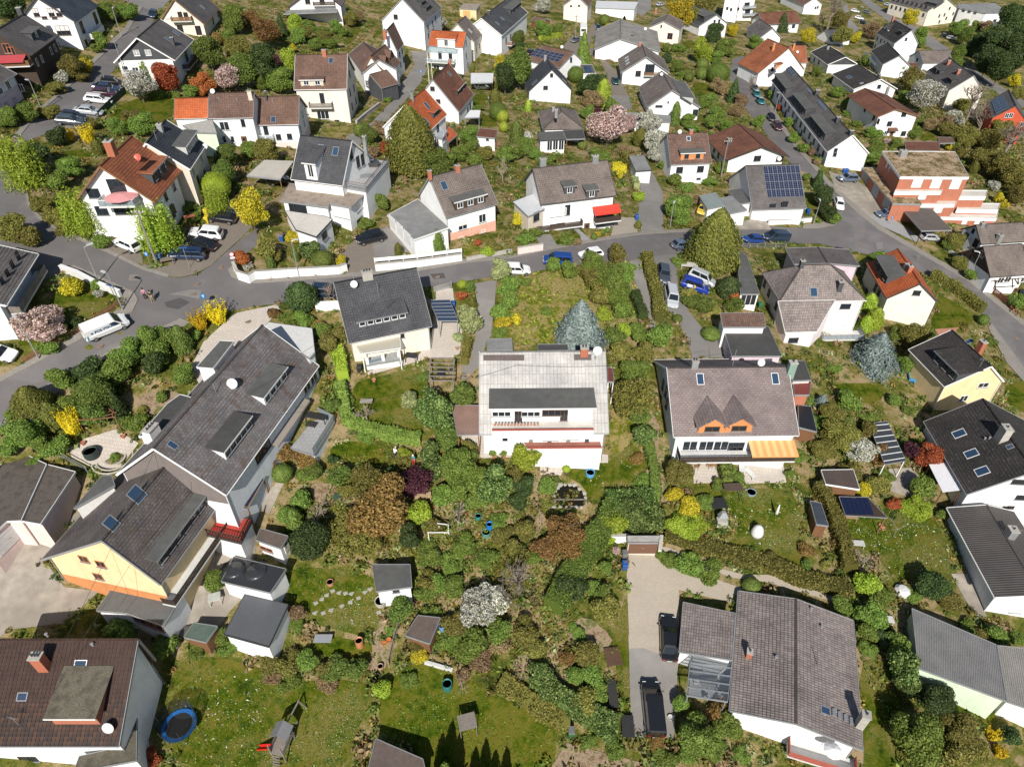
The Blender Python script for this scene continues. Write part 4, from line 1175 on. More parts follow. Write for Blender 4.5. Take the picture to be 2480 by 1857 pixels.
def undergrowth(name,label,polys,n_per_m2,cols,size=.22,hgt=.3,seed=1,kind='stuff',cap=60000):
	rg=RGN(seed);A=[]
	for tile,pts in polys:
		Q=NA([ground(T(tile,p) if not isinstance(p[0],str) else T(*p))[:2] for p in pts]);lo,hi=Q.min(0),Q.max(0);area=np.prod(hi-lo);k=int(area*n_per_m2)
		X=rg.uniform(lo[0],hi[0],k);Y=rg.uniform(lo[1],hi[1],k);ins=np.zeros(k,bool);m=len(Q)
		for i in range(m):
			(x0,y0),(x1,y1)=Q[i],Q[(i+1) % m];cnd=((y0>Y) !=(y1>Y));xx=(x1-x0)*(Y-y0)/(y1-y0+1e-12)+x0;ins ^=cnd & (X<xx)
		cl=.5+.5*np.sin(X*.9+3*np.sin(Y*.45))*np.sin(Y*.8+2*np.sin(X*.6));ins &=rg.uniform(0,1,k)<.25+.75*cl
		A.append(np.c_[X[ins],Y[ins]])
	A=np.concatenate(A)
	if len(A)>cap:A=A[rg.choice(len(A),cap,replace=False)]
	z=zt_arr(A[:,0],A[:,1]);c=NA([A[:,0].mean(),A[:,1].mean(),z.min()])
	P=np.c_[A,z+rg.uniform(.02,hgt,len(A))]-c;nn=np.tile([0,0,.8],(len(A),1));parts=rg.integers(0,len(cols),len(A));first=None
	root=bpy.data.objects.new(name,None);COL.objects.link(root);root.location=tuple(c);root['kind']=kind;root['label']=label;root['category']='undergrowth'
	for i,col in enumerate(cols):
		s=parts==i;me=leaf_mesh('tufts',P[s],nn[s],size,lm(col),None,2.2,.9);o=link('tufts',me,root);o['kind']='stuff'
	return root
def inside(X,Y,Q):
	ins=np.zeros(len(X),bool);m=len(Q)
	for i in range(m):
		(x0,y0),(x1,y1)=Q[i],Q[(i+1) % m];ins ^=((y0>Y) !=(y1>Y)) & (X<(x1-x0)*(Y-y0)/(y1-y0+1e-12)+x0)
	return ins
def scrub(label,n,cols,rad,seed,per=22,y0=20,y1=270,leaf=.2):
	rg=RGN(seed);t=rg.uniform(0,1,n);Y=y0+(y1-y0)*t;h=.78*(Y+30)
	X=rg.uniform(-1,1,n)*h
	Z=zt_arr(X,Y);dep=Y*CT-(Z-CAMZ)*ST;u=PW/2+FPX*X/dep;v=PH/2-FPX*(Y*ST+(Z-CAMZ)*CT)/dep
	ok=(u>-80) & (u<PW+80) & (v>-60) & (v<PH+150);cl=np.sin(X*.35+2*np.sin(Y*.21))*np.sin(Y*.31+2*np.sin(X*.17));ok &=rg.uniform(-1,1,n)<cl+.35
	X,Y,Z=X[ok],Y[ok],Z[ok];bad=np.zeros(len(X),bool)
	for Q in SHEETS:bad |=inside(X,Y,NA(Q))
	for Q in FOOT:bad |=inside(X,Y,NA(Q))
	X,Y,Z=X[~bad],Y[~bad],Z[~bad];k=len(X);kind=rg.integers(0,len(cols),k);R=rg.uniform(rad[0],rad[1],k)
	c=NA([X.mean(),Y.mean(),Z.min()]);root=bpy.data.objects.new('undergrowth',None);COL.objects.link(root);root.location=tuple(c);tag(root,label,'undergrowth',None,'stuff')
	for i,col in enumerate(cols):
		s=kind==i;m=s.sum();d=rg.normal(0,1,(m,per,3));d/=NO(d,axis=2)[:,:,None];d[:,:,2]=np.abs(d[:,:,2])
		P=np.c_[X[s],Y[s],Z[s]][:,None,:]-c+d*R[s][:,None,None]*NA([1,1,.8])*rg.uniform(.5,1.05,(m,per,1))
		o=link('tufts',leaf_mesh('tufts',P.reshape(-1,3),d.reshape(-1,3)+NA([0,0,.4]),leaf,lm(col),None,1.7,.8),root);o['kind']='stuff'
	print('scrub',k)
# ---------------------------------------------------------------- the setting
M_SCRUB=ground_mat('ground_scrub',[(.36,(.03,.04,.006)),(.45,(.065,.078,.012)),(.52,(.105,.11,.02)),(.58,(.17,.14,.055)),(.66,(.27,.205,.12))],scale=.16,fine=6)
M_LAWN=ground_mat('lawn_grass',[(.36,(.015,.03,.002)),(.44,(.036,.062,.002)),(.52,(.062,.085,.004)),(.62,(.11,.105,.014))],scale=.3,fine=9)
M_DAISY=ground_mat('lawn_daisies',[(.36,(.015,.028,.002)),(.44,(.036,.06,.002)),(.52,(.062,.082,.004)),(.62,(.11,.10,.016))],scale=.3,fine=9,specks=(.62,.62,.52))
M_MEADOW=ground_mat('meadow_rough',[(.36,(.04,.065,.004)),(.44,(.085,.11,.008)),(.51,(.13,.13,.018)),(.59,(.24,.19,.08))],scale=.30,fine=7)
M_SOIL=ground_mat('garden_soil',[(.38,(.11,.075,.045)),(.48,(.20,.145,.095)),(.58,(.30,.225,.16)),(.68,(.10,.11,.035))],scale=.5,fine=8)
M_ROAD=asphalt('road_asphalt',(.155,.145,.143));M_ROADL=asphalt('road_asphalt_worn',(.20,.19,.18));M_LANE=asphalt('lane_asphalt',(.225,.212,.198))
M_PAVE=paving('pavement_slabs',(.27,.245,.215),(.24,.22,.195),.5,.5,.015,.6,.45)
M_COBBLE=paving('drive_cobbles',(.26,.22,.18),(.21,.18,.15),.22,.12,.02,.5,.5)
M_CONC=plain('yard_concrete',(.34,.30,.25),.9,.55,.8,.2)
M_BEIGE=paving('beige_cobbles',(.40,.35,.28),(.36,.31,.25),.2,.2,.015,.7,.25)
M_TERR=paving('terrace_slabs',(.52,.46,.40),(.46,.41,.36),.4,.4,.02,.6,.3)
M_GREYP=paving('grey_pavers',(.32,.32,.32),(.29,.29,.29),.3,.3,.015,.6,.25)
def setting():
	make_ground()

	sheet('road','00',[(1240,60),(1110,275),(880,490),(560,790),(330,985),(170,1190),(-150,1400),(-700,1750),(-700,2200),(300,2480),(650,2300),('10',350,480),('10',640,640),('10',850,730),('10',1160,870),('10',1195,940),('10',1150,1035),('10',1050,1075),('10',700,1275),('10',380,1450),('10',-20,1660),('20',-250,200),('20',-250,520),('20',0,360),('20',180,170),('20',420,10),('10',640,1590),('10',980,1360),('10',1330,1210),('10',1560,1100),('10',1660,1105),('10',2010,1030),('11',0,990),('11',260,965),('11',520,960),('11',700,900),('11',1450,830),('11',2000,745),('12',0,735),('12',260,680),('12',620,640),('12',1010,600),('12',1220,565),('12',1560,520),('12',1960,480),('13',0,440),('13',440,450),('13',650,500),('13',870,545),('13',1180,620),('13',1400,735),('13',1600,860),('13',1830,1030),('13',1920,1140),('13',2130,1430),('13',2420,1800),('13',2600,1560),('13',2212,1170),('13',1700,760),('13',1280,520),('13',950,330),('13',760,180),('13',560,-10),('03',480,1560),('03',330,1390),('03',190,1230),('03',110,1110),('03',0,925),('02',2150,800),('02',2090,690),('02',2050,560),('02',1990,480),('02',1900,520),('02',1880,680),('02',1960,840),('02',2040,970),('02',2212,1180),('03',180,1400),('03',330,1500),('13',450,-60),('13',590,160),('13',600,240),('13',580,290),('13',430,320),('13',0,300),('12',1990,330),('12',1590,345),('12',1110,375),('12',690,440),('12',0,575),('11',1800,620),('11',1400,690),('11',700,745),('11',0,795),('10',2000,740),('10',1970,680),('10',2100,560),('10',2212,470),('11',30,300),('10',2100,400),('10',1830,640),('10',1700,720),('10',1560,748),('10',1450,740),('10',1230,675),('10',830,485),('10',550,365),('10',330,235),('10',240,120),('10',225,20),('00',170,1500),('00',220,1225),('00',540,1110),('00',640,985),('00',1010,580),('00',1180,420),('00',1330,180),('00',1380,60)],M_ROAD,.04,res=3.0)
	sheet('road','03',[(770,-20),(850,-20),(1080,150),(1310,250),(1540,410),(1780,600),(2000,740),(2300,930),(2300,980),(1960,800),(1700,640),(1480,470),(1290,340),(1050,200),(860,60)],M_ROADL,.05)
	sheet('lane','03',[(640,10),(690,60),(720,180),(790,250),(740,290),(640,420),(590,420),(680,280),(690,200),(640,60)],M_LANE,.05)
	sheet('lane','01',[(1330,440),(1470,450),(1480,600),(1420,720),(1310,850),(1110,1060),(990,1090),(900,1260),(840,1290),(760,1200),(1000,1060),(1180,870),(1250,740),(1370,560)],M_LANE,.05)
	sheet('lane','02',[(690,480),(760,520),(840,700),(870,820),(920,930),(1010,960),(1030,920),(1000,820),(930,640),(840,560),(780,470),(700,350),(760,230),(700,200),(640,330),(500,330),(430,420),(560,470)],M_COBBLE,.05)
	sheet('lane','02',[(830,825),(1010,830),(1040,960),(1000,1000),(900,1000)],M_ROADL,.07)
	sheet('lane','02',[(1090,-20),(1200,-20),(1200,80),(1130,140),(1080,120)],M_LANE,.05)
	sheet('lane','00',[(900,-30),(1500,-30),(1390,90),(1290,90),(1180,50),(1050,0)],M_LANE,.05)
	sheet('driveway','12',[(1120,375),(1090,200),(1110,-30),('02',1080,1570),('02',1210,1480),('02',1300,1655),(1310,360)],M_LANE,.07)
	sheet('driveway','12',[(1010,600),(1110,590),(1210,1000),(1240,1180),(1200,1200),(1110,950)],M_LANE,.06)
	sheet('driveway','12',[(1220,565),(1420,540),(1440,620),(1420,680),(1440,860),(1480,930),(1530,1040),(1660,1200),(1830,1320),(1840,1440),(1560,1440),(1530,1340),(1460,1180),(1390,1060),(1310,1000),(1230,760)],M_ROADL,.07)
	sheet('driveway','11',[(850,420),(1130,300),(1340,520),(1030,610),(1035,720),(800,730),(740,530)],M_COBBLE,.06)
	sheet('driveway','11',[(1000,440),(1130,300),(1340,520),(1030,605)],M_LANE,.075)
	sheet('driveway','12',[(700,430),(850,395),(900,220),(1060,230),(1090,370)],M_BEIGE,.06)
	sheet('driveway','12',[(200,380),(330,370),(400,480),(270,510)],M_LANE,.06);sheet('driveway','12',[(510,310),(560,310),(690,430),(600,460),(590,380)],M_GREYP,.06)
	sheet('driveway','11',[(1560,830),(1700,840),(1720,1000),(1790,1150),(1760,1400),(1700,1440),(1500,1440),(970,1590),(960,1560),(1420,1400),(1530,1180)],M_TERR,.06)
	sheet('driveway','11',[(1880,800),(2080,760),(2060,1000),(2030,1250),(1990,1300),(1940,1500),(1780,1655),(1780,1500),(1890,1300),(1920,1000)],M_LANE,.06)
	sheet('parking','10',[(860,490),(960,470),(1020,400),(1130,400),(1230,560),(1240,660),(1440,735),(1560,742),(1690,715),(1830,635),(2100,390),(2212,270),(2212,60),(1950,60),(1800,260),(1640,360),(1500,540),(1450,650),(1300,640),(1180,620)],M_COBBLE,.06)
	sheet('parking','00',[(640,985),(560,1110),(700,1120),(860,1010),(1090,800),(1040,680),(960,660)],M_LANE,.06)
	sheet('driveway','13',[(590,0),(760,180),(1010,330),(960,90),(870,-40),('03',900,1655),('03',760,1560),('03',520,1480)],M_CONC,.06)
	sheet('driveway','13',[(860,200),(1060,220),(1330,420),(1280,440),(1000,310)],M_GREYP,.08)
	sheet('driveway','12',[(1860,280),(2040,250),(2160,190),(2240,330),(1900,330)],M_CONC,.06)
	sheet('yard','20',[(-300,1900),(-200,1560),(60,1460),(180,1290),(420,1290),(680,1110),(700,1150),(380,1520),(560,1760),('30',860,140),('30',560,420),('30',80,470),('30',-300,800)],M_CONC,.05)
	sheet('driveway','11',[(-160,1050),(250,965),(110,1130),('10',1720,1655),('10',1640,1540),('10',1760,1300),('10',1990,1090)],M_TERR,.07)
	sheet('driveway','32',[(990,0),(1000,240),(1010,520),(1440,480),(1440,130),(2150,300),(2100,150),(1560,-30),('22',1400,1600),('22',1230,1480),('22',1010,1460)],M_BEIGE,.06)
	sheet('driveway','32',[(1010,640),(1030,1400),(1400,1410),(1440,640),(1250,680),(1130,630)],M_LANE,.07)
	sheet('driveway','32',[(1005,520),(1010,660),(1130,645),(1260,690),(1440,660),(1445,480)],M_BEIGE,.065)
	sheet('patio','20',[(600,560),(740,480),(1000,400),(1200,520),(1030,740),(860,760),(620,640)],M_TERR,.06)
	sheet('patio','30',[(1480,500),(1700,560),(1900,440),(2000,300),(2150,150),('20',2212,1400),('20',2000,1330),('20',1850,1300),('20',1600,1655),(1420,90),(1590,150)],M_CONC,.06)
	sheet('patio','21',[(1740,440),(2212,430),(2240,640),(1950,650)],M_TERR,.06);sheet('patio','22',[(250,600),(430,570),(830,620),(830,690),(480,690),(420,800),(240,790)],M_TERR,.07)
	sheet('patio','22',[(1560,690),(1780,700),(1800,860),(1570,870)],M_TERR,.07);sheet('patio','22',[(1940,690),(2340,690),(2370,860),(2020,870)],M_TERR,.07)
	sheet('path','22',[(180,800),(230,800),(220,1050),(280,1150),(230,1350),(120,1655),(60,1655),(200,1330),(215,1120),(190,1000)],M_SOIL,.06)
	sheet('path','22',[(1190,200),(1280,380),(1250,640),(1330,860),(1400,1270),(1330,1260),(1270,900),(1230,600),(1180,380)],M_SOIL,.06)
	sheet('path','22',[(1300,1400),(1500,1480),(1700,1570),(2000,1655),('33',0,0),('33',700,210),('33',660,260),('33',-30,60),('22',1900,1680),(1620,1580),(1290,1440)],M_BEIGE,.06)
	sheet('path','21',[(20,1060),(190,840),(240,870),(110,1140)],M_CONC,.06);sheet('path','31',[(1080,320),(1130,330),(1060,570),(1140,660),(1120,800),(980,870),(970,780),(1020,650),(1030,540)],M_SOIL,.06)
	sheet('path','32',[(470,1450),(1120,1620),(1100,1680),(330,1670)],M_SOIL,.06)
	sheet('patio','23',[(1040,740),(1240,730),(1420,940),(1290,960),(1200,980),(1050,930)],M_CONC,.06)
	sheet('patio','33',[(1580,-10),(1720,-10),(1890,360),(1810,380),(1680,180)],M_CONC,.06)
	sheet('patio','13',[(1440,1190),(1650,1175),(1520,1310)],plain('clay_slabs',(.42,.20,.13),.85,.25,3),.06)
	sheet('patio','32',[(1560,720),(1890,740),(1850,1090),(1520,1040)],M_GREYP,.07)

	sheet('pavement','00',[(1240,60),(1110,275),(880,490),(560,790),(330,985),(170,1190),(110,1190),(280,990),(520,790),(840,480),(1070,260),(1200,60)],M_PAVE,.13,.2)
	sheet('pavement','10',[(640,640),(850,730),(1160,870),(1195,940),(1150,1035),(1050,1075),(700,1275),(380,1450),(-20,1660),(-60,1640),(330,1420),(660,1230),(1000,1040),(1070,900),(830,800),(600,660)],M_PAVE,.13,.2)
	sheet('pavement','10',[(225,20),(240,120),(330,235),(550,365),(830,485),(1230,675),(1450,740),(1470,722),(1245,655),(845,460),(565,340),(350,215),(262,110),(245,20)],M_PAVE,.13,.2)
	sheet('pavement','10',[(2000,740),(1970,680),(2015,640),(2080,760),('11',0,760),('11',700,715),('11',1030,690),('11',1400,660),('11',1800,590),('12',0,550),('12',690,415),('12',1110,352),('12',1590,322),('12',1590,345),('12',1110,375),('12',690,440),('12',0,575),('11',1800,620),('11',1400,690),('11',700,745),('11',0,795),('10',2120,780)],M_PAVE,.13,.2)
	sheet('pavement','10',[(640,1590),(980,1360),(1330,1210),(1560,1100),(1640,1130),(1600,1160),(1380,1230),(1000,1400),(660,1630),('20',60,390),('20',0,360),('20',180,170),('20',420,10)],M_PAVE,.13,.2)
	sheet('pavement','13',[(560,-10),(760,180),(950,330),(1280,520),(1700,760),(2212,1170),(2600,1560),(2640,1530),(2240,1140),(1730,735),(1310,500),(990,310),(800,160),(620,0)],M_PAVE,.13,.2)
	sheet('pavement','13',[(300,320),(430,320),(580,290),(600,240),(590,160),(560,200),(510,260),(420,280),(300,290)],M_PAVE,.13,.2)
	sheet('pavement','03',[(0,925),(110,1110),(190,1230),(330,1390),(480,1560),(560,1655),(600,1640),(500,1530),(360,1370),(220,1210),(140,1090),(30,900)],M_PAVE,.13,.2)
	sheet('pavement','13',[(1930,1140),(2140,1430),(2300,1650),(2240,1680),(2060,1480),(1900,1180)],M_PAVE,.13,.2)

	L=lambda t,p,m=M_LAWN,s=1:sheet('lawn',t,p,m,.03,smooth=s)
	L('00',[(920,1010),(1110,860),(1420,830),(1530,860),(1490,1010),(1400,1080),(1250,1180),(1000,1050)]);L('10',[(560,740),(700,720),(1000,880),(1040,940),(720,1120),(500,1120),(400,1030)],M_DAISY)
	L('12',[(60,780),(560,600),(720,760),(760,1000),(830,1200),(780,1330),(0,1330),(-150,1200),(-60,900)],M_MEADOW);L('11',[(960,1620),(1400,1520),(1500,1600),(1480,1800),('21',1450,200),('21',1450,480),('21',900,350),('21',830,150),('21',850,0)],M_DAISY)
	L('21',[(620,600),(720,490),(1050,530),(1150,620),(1140,690),(700,690)]);L('22',[(430,780),(620,690),(840,690),(1000,520),(1100,560),(1180,700),(1200,970),(900,1020),(650,1050),(640,900)],M_DAISY)
	L('22',[(860,180),(1000,180),(1060,420),(1000,560),(850,640),(840,430)],M_MEADOW);L('22',[(1600,880),(1960,930),(2212,900),(2480,950),(2520,1450),(2600,1640),(2212,1570),(1880,1440),(1980,1250),(1860,1040),(1560,960)],M_DAISY)
	L('23',[(480,920),(1000,1180),(1350,1120),(1480,1200),(1600,1640),(1560,1720),(1100,1700),(900,1450),(700,1400),(560,1250)],M_DAISY);L('23',[(560,0),(980,0),(1010,130),(860,190),(720,100),(590,60)])
	L('13',[(1390,1180),(1470,960),(1450,860),(1800,1080),(1720,1170),(1500,1240)]);L('13',[(650,530),(850,560),(870,600),(720,680),(610,640)],M_MEADOW);L('13',[(270,60),(400,0),(440,120),(340,200),(260,160)])
	L('30',[(1510,730),(1900,700),(2250,800),('31',300,920),('31',900,900),('31',1000,1050),('31',850,1410),('31',750,1700),(1480,1720),(1500,1200)],M_DAISY);L('31',[(320,-70),(560,-60),(1000,-20),(1100,200),(1060,560),(460,420),(380,330),(270,200),(290,50)],M_DAISY)
	L('31',[(480,500),(900,570),(1020,600),(960,740),(700,740),(500,640)]);L('31',[(1290,780),(1480,760),(1850,900),(2150,1080),('32',400,1290),('32',380,1500),('32',360,1700),(1480,1720),(1440,1590),(1100,1400),(1060,1200),(1080,1000)])
	L('33',[(780,760),(960,700),(1100,900),(1180,1150),(1160,1720),(820,1720),(830,1500)],M_DAISY);L('33',[(1600,1060),(1950,1150),(1970,1290),(1800,1300),(1620,1200)]);L('23',[(2060,0),(2400,-50),(2500,300),(2120,240),(2040,100)])
	L('32',[(870,560),(1005,100),(1005,560),(1030,1200),(940,1190),(900,800)],M_DAISY);L('01',[(880,1000),(1010,915),(1000,960),(900,1030)]);L('01',[(545,1100),(850,1090),(760,1190),(640,1190)],M_MEADOW)
	L('01',[(1870,820),(2010,815),(2000,900),(1880,930)]);L('01',[(1870,1080),(1950,990),(2060,1010),(2100,1110)]);L('02',[(1480,350),(1580,355),(1550,420),(1490,430)]);L('02',[(1530,720),(1700,720),(1750,820),(1600,860)])
	L('03',[(1310,1190),(1400,1130),(1440,1200),(1330,1225)]);L('01',[(730,390),(860,210),(930,220),(830,380)],M_DAISY);L('01',[(1000,320),(1080,230),(1095,290),(1020,340)])
	L('12',[(700,1280),(840,1190),(860,1330),(760,1340)],M_SOIL);L('32',[(480,480),(620,330),(880,540),(820,640),(700,700),(500,640)],M_SOIL,1);L('32',[(0,700),(220,680),(160,900),(0,960)],M_SOIL,1)
	L('20',[(1200,90),(1500,60),(1600,130),(1400,200),(1280,320),(1180,230)],M_SOIL,1);L('21',[(440,850),(800,880),(860,1010),(700,1060),(520,1050)],M_SOIL,1);L('11',[(1740,470),(1900,440),(2200,480),(2100,560),(1830,580)],M_MEADOW)
	L('12',[(350,440),(520,350),(610,400),(590,460),(410,475)],M_LAWN);L('10',[(90,1300),(420,1210),(520,1280),(330,1370)]);L('00',[(540,1340),(660,1280),(840,1330),(700,1400),(560,1390)])

	for t,x,y in (('10',1158,745),('10',1665,887),('10',1905,653),('10',866,1332),('10',1700,797),('11',1565,738),('10',2140,1122),('13',795,447),('13',820,338),('13',1605,780),('13',2148,1268),('12',1180,640)):
		g=ground(T(t,x,y));m=MB();m.lathe((0,0,.0),[(.42,-.05),(.42,.075),(.33,.08),(.33,.085),(0,.085)],16)
		o=m.build('manhole_cover',plain('manhole_rust',(.24,.17,.13),.8,.3,8));o.location=tuple(g);MANH.append((o,T(t,x,y)))
	for k,(t,pts) in enumerate((('10',[(1450,890),(1640,850),(1750,855),(1720,930),(1560,900)]),('10',[(1420,960),(1560,920),(1640,960),(1540,1020),(1440,1000)]),('10',[(1120,720),(1190,720),(1215,770),(1110,775)]),('11',[(1500,715),(1620,705),(1640,750),(1540,760)]),('13',[(930,440),(990,440),(990,500),(940,500)]))):
		sheet('road_patch',t,pts,[M_ROADL,asphalt('patch_asphalt',(.085,.08,.08))][k % 2],.055)
MANH=[]
def plants_all():
	V('darktree','00',[(90,90,300,.9)]);V('olive','00',[(620,590,220),(800,1075,110),(2060,460,260)]);V('whitebush','00',[(530,665,130)]);V('golden','00',[(745,565,120)])
	V('bush','00',[(930,110,170),(1110,110,190,.6),(880,360,110,1.2),(830,420,90),(60,1020,190),(230,990,170),(2010,180,200,1.1),(1640,800,130),(1020,1100,180),(1210,1090,220),(2150,1310,170),(600,1450,210),(490,1570,190),(1960,330,140),(1330,1130,120)])
	V('midtree','00',[(1810,480,250),(2110,640,260),(1945,1370,230,.95),(1950,1510,200)]);V('lime','00',[(190,1430,420),(60,1330,260)]);V('white','00',[(1200,750,270)]);V('red','00',[(1430,680,230,1.1),(1770,730,200)]);V('pink','00',[(1960,690,240)]);V('greencone','00',[(1240,570,130)])
	V('russet','00',[(2150,170,160),(1870,340,120)]);V('forsythia','00',[(600,1165,120),(750,1160,170)]);V('darkbush','00',[(480,1190,170),(330,1330,190)]);V('egg','00',[(840,1270,90)]);V('yball','00',[(1860,1620,260)]);V('lowo','00',[(480,760,160),(430,960,200),(700,660,160),(1130,1000,160)])
	V('russettree','01',[(80,290,230,1.2)]);V('conifer','01',[(215,220,110)]);V('limebush','01',[(330,230,130,1.4),(290,540,120,1.8)]);V('bush','01',[(700,240,130),(190,710,240),(1840,1160,170,.7),(1870,1250,120),(1770,1330,170),(2150,1350,150),(360,320,150),(500,390,120),(60,720,160),(1660,1380,140),(1900,1400,140)])
	V('olive','01',[(820,170,140),(1990,1330,140),(100,1320,220,1.0),(180,300,120),(430,290,120),(600,330,120)]);V('darktree','01',[(60,600,300),(2150,700,190,1.3)]);V('golden','01',[(320,420,70)]);V('purple','01',[(160,530,120)]);V('white','01',[(1580,210,130)]);V('goldtree','01',[(2125,570,120,1.4)])
	V('egg','01',[(2065,850,100,1.5),(1870,590,50,1.8)]);V('ball','01',[(2090,970,160),(900,1130,120)]);V('midbush','01',[(970,1160,190),(1560,1430,270,.9)]);V('barepale','01',[(990,1150,140)]);V('brown','01',[(1080,1110,130),(870,150,110),(1000,1320,110),(2100,1250,100)]);V('thuja','01',[(1335,1230,430,1.35)]);V('red','01',[(1130,1290,150,.7)]);V('barepale','01',[(2130,1480,150,1.6)])
	V('yball','01',[(2130,1010,110,1.0),(2140,1100,90,1.0)]);V('low','01',[(560,260,170),(640,370,160),(1200,750,90),(1900,930,110),(760,280,130),(1140,860,80),(450,200,120)])
	V('midtree','02',[(70,620,250,1.3),(50,350,120)]);V('ycolumn','02',[(140,920,50),(790,810,120,1.9)]);V('column','02',[(40,1150,120,1.6),(1415,990,80)]);V('bush','02',[(120,1270,160),(30,1330,130),(870,930,160),(650,980,130),(270,260,160),(390,260,100),(1330,420,70),(1400,420,70),(1460,420,80),(1430,580,110),(1760,500,130),(1830,420,170),(1690,870,140),(1760,990,160),(1510,1040,130),(2100,370,130),(1300,1430,80),(1620,900,120),(1850,1090,140),(1720,1070,110),(2130,1050,120),(1400,1560,120),(1800,1460,110)])
	V('greencone','02',[(620,420,140)]);V('ball','02',[(550,650,140),(920,190,55),(800,180,95),(1645,560,110),(1640,640,110),(1780,640,200,.85),(610,1255,90),(1530,670,85),(965,1580,40),(925,1600,45)]);V('darkbush','02',[(700,750,250,.8),(60,420,100),(1340,510,90),(1740,290,160)]);V('brown','02',[(700,860,210,.6),(1800,750,150),(1980,870,120),(1950,960,120),(960,1300,140,.5)])
	V('pink','02',[(830,1110,350),(1010,1080,160)]);V('white','02',[(1190,1060,200),(1240,1250,210,1.2),(1250,1350,140)]);V('purple','02',[(740,975,80)]);V('golden','02',[(840,260,95),(1900,270,95),(930,1510,60)]);V('egg','02',[(735,190,40),(970,175,26,2.4),(1110,1190,120,1.4),(1010,1000,70)]);V('limebush','02',[(1640,450,170,1.2)]);V('goldtree','02',[(1450,150,240,1.2)]);V('olivetree','02',[(1640,50,230),(1560,170,160)]);V('conifer','02',[(1920,790,120)]);V('bare','02',[(2060,770,130,1.9)])
	V('low','02',[(200,1330,160),(300,1380,140),(480,470,110),(760,1330,200),(1480,640,120),(1560,1100,140),(1700,1560,160),(1500,1620,150)]);V('whitebush','02',[(1720,970,60),(270,50,150),(130,1180,110)])
	V('conifer','03',[(130,200,120,1.3),(440,1550,110,1.4)]);V('goldtree','03',[(340,330,150,1.0),(1220,170,140,1.2)]);V('bare','03',[(540,150,270,1.2),(480,190,140),(1760,920,320),(1850,1060,330),(2060,1290,360),(2150,1150,260)]);V('olivetree','03',[(620,200,160),(650,320,160),(1240,700,190),(1250,770,160)]);V('golden','03',[(750,330,95,.9),(1205,460,105),(2130,700,110),(1560,1270,60)])
	V('bush','03',[(1310,330,120,1.3),(1000,510,95),(850,530,95),(1180,610,140),(1640,250,150),(1800,230,95),(430,620,95),(700,900,160),(590,800,110),(770,870,85),(790,980,95),(860,1050,95),(880,1150,110),(950,1160,95),(930,1290,160),(900,1370,140),(1270,1150,120),(1110,1240,95),(1180,840,120),(330,1530,75),(180,1060,90),(230,1200,100),(310,1280,100),(430,1390,70),(40,830,90),(1620,1260,90),(1640,570,120)])
	V('brown','03',[(900,270,150),(380,1310,55,1.4),(430,1400,70),(1400,1080,130),(1890,240,120),(1530,1060,140)]);V('darktree','03',[(2080,250,240,1.4),(1950,450,310),(2110,520,280),(1790,440,200),(2000,620,240),(1890,560,220),(2180,420,240)]);V('midtree','03',[(1890,330,140),(1640,480,130),(1700,320,130)]);V('white','03',[(1350,850,290),(1420,820,180)]);V('red','03',[(100,935,60)]);V('pink','03',[(1030,1225,75,.7)]);V('whitebush','03',[(1960,1600,110),(1600,1020,160)]);V('egg','03',[(1785,1450,70,1.6)])
	V('olive','03',[(2000,1450,260),(2110,1550,260),(1700,1200,220),(1550,1130,150),(1900,1230,240),(2000,1130,200),(1650,1330,120),(1850,1380,200),(1680,930,160),(2150,820,120)]);V('low','03',[(560,690,90),(650,800,110),(700,980,110),(760,1070,100),(1330,1060,120),(460,1480,60)])
	V('lime','10',[(680,190,390),(1350,330,410),(1870,90,260)]);V('olive','10',[(350,110,160),(450,220,170),(560,310,150),(110,330,280,.9),(260,400,220,.8)]);V('golden','10',[(630,830,180),(2120,590,60)]);V('bush','10',[(830,800,90),(870,440,160,.7),(1300,1260,250),(1360,1400,230),(1100,1420,270),(1000,1550,300),(1580,1570,190),(1680,1250,110),(560,1620,230),(1450,1250,200)]);V('pink','10',[(340,1160,430,.7)]);V('darkbush','10',[(640,1130,160,.5),(1310,1490,200,1.2),(780,1580,240)]);V('forsythia','10',[(1720,1110,200,1.0),(1870,1050,220,1.0)])
	V('column','10',[(1560,1280,150,1.9)]);V('red','10',[(2100,580,140)]);V('goldtree','10',[(2170,190,290,1.3)]);V('whitebush','10',[(850,880,90),(2140,640,100,.5)]);V('ball','10',[(1590,1590,180,.8)]);V('low','10',[(400,1330,200),(500,1210,220),(1640,120,160),(1680,220,130),(1770,250,90)])
	V('olivetree','11',[(90,530,200,1.1)]);V('column','11',[(120,600,70,2.2),(340,540,45,3.4),(1565,430,110,2.0)]);V('egg','11',[(1230,505,65,2.2),(1455,465,90,1.6),(1865,960,75,1.6)]);V('golden','11',[(330,400,135,.8),(730,600,105),(2125,1130,170,.7)]);V('laurel','11',[(455,520,170)]);V('ball','11',[(575,590,190,.8)]);V('bush','11',[(1090,95,120,1.2),(1960,510,60),(430,1110,170,.8),(560,1210,150),(2110,1050,170),(1820,1300,90),(2100,1220,150,.6),(2180,950,170,1.0),(2150,850,150)]);V('red','11',[(1912,440,65),(1770,905,85)]);V('bigball','11',[(388,905,255,1.05)]);V('barepink','11',[(630,900,170)]);V('russet','11',[(520,1150,130,.7),(150,1050,110)]);V('olive','11',[(620,1310,190),(700,1230,160),(2040,470,150,.6),(180,560,120)]);V('pale','11',[(1840,1110,205,1.2),(1750,1260,95),(2110,680,180)]);V('yball','11',[(1780,800,85)]);V('low','11',[(260,1090,170),(960,270,160),(460,300,120,.4),(1240,560,90)]);V('midbush','11',[(1855,830,85),(1450,1600,110),(1460,1700,90),(250,980,120,.6)]);V('lowy','11',[(540,270,90),(2000,520,140)])
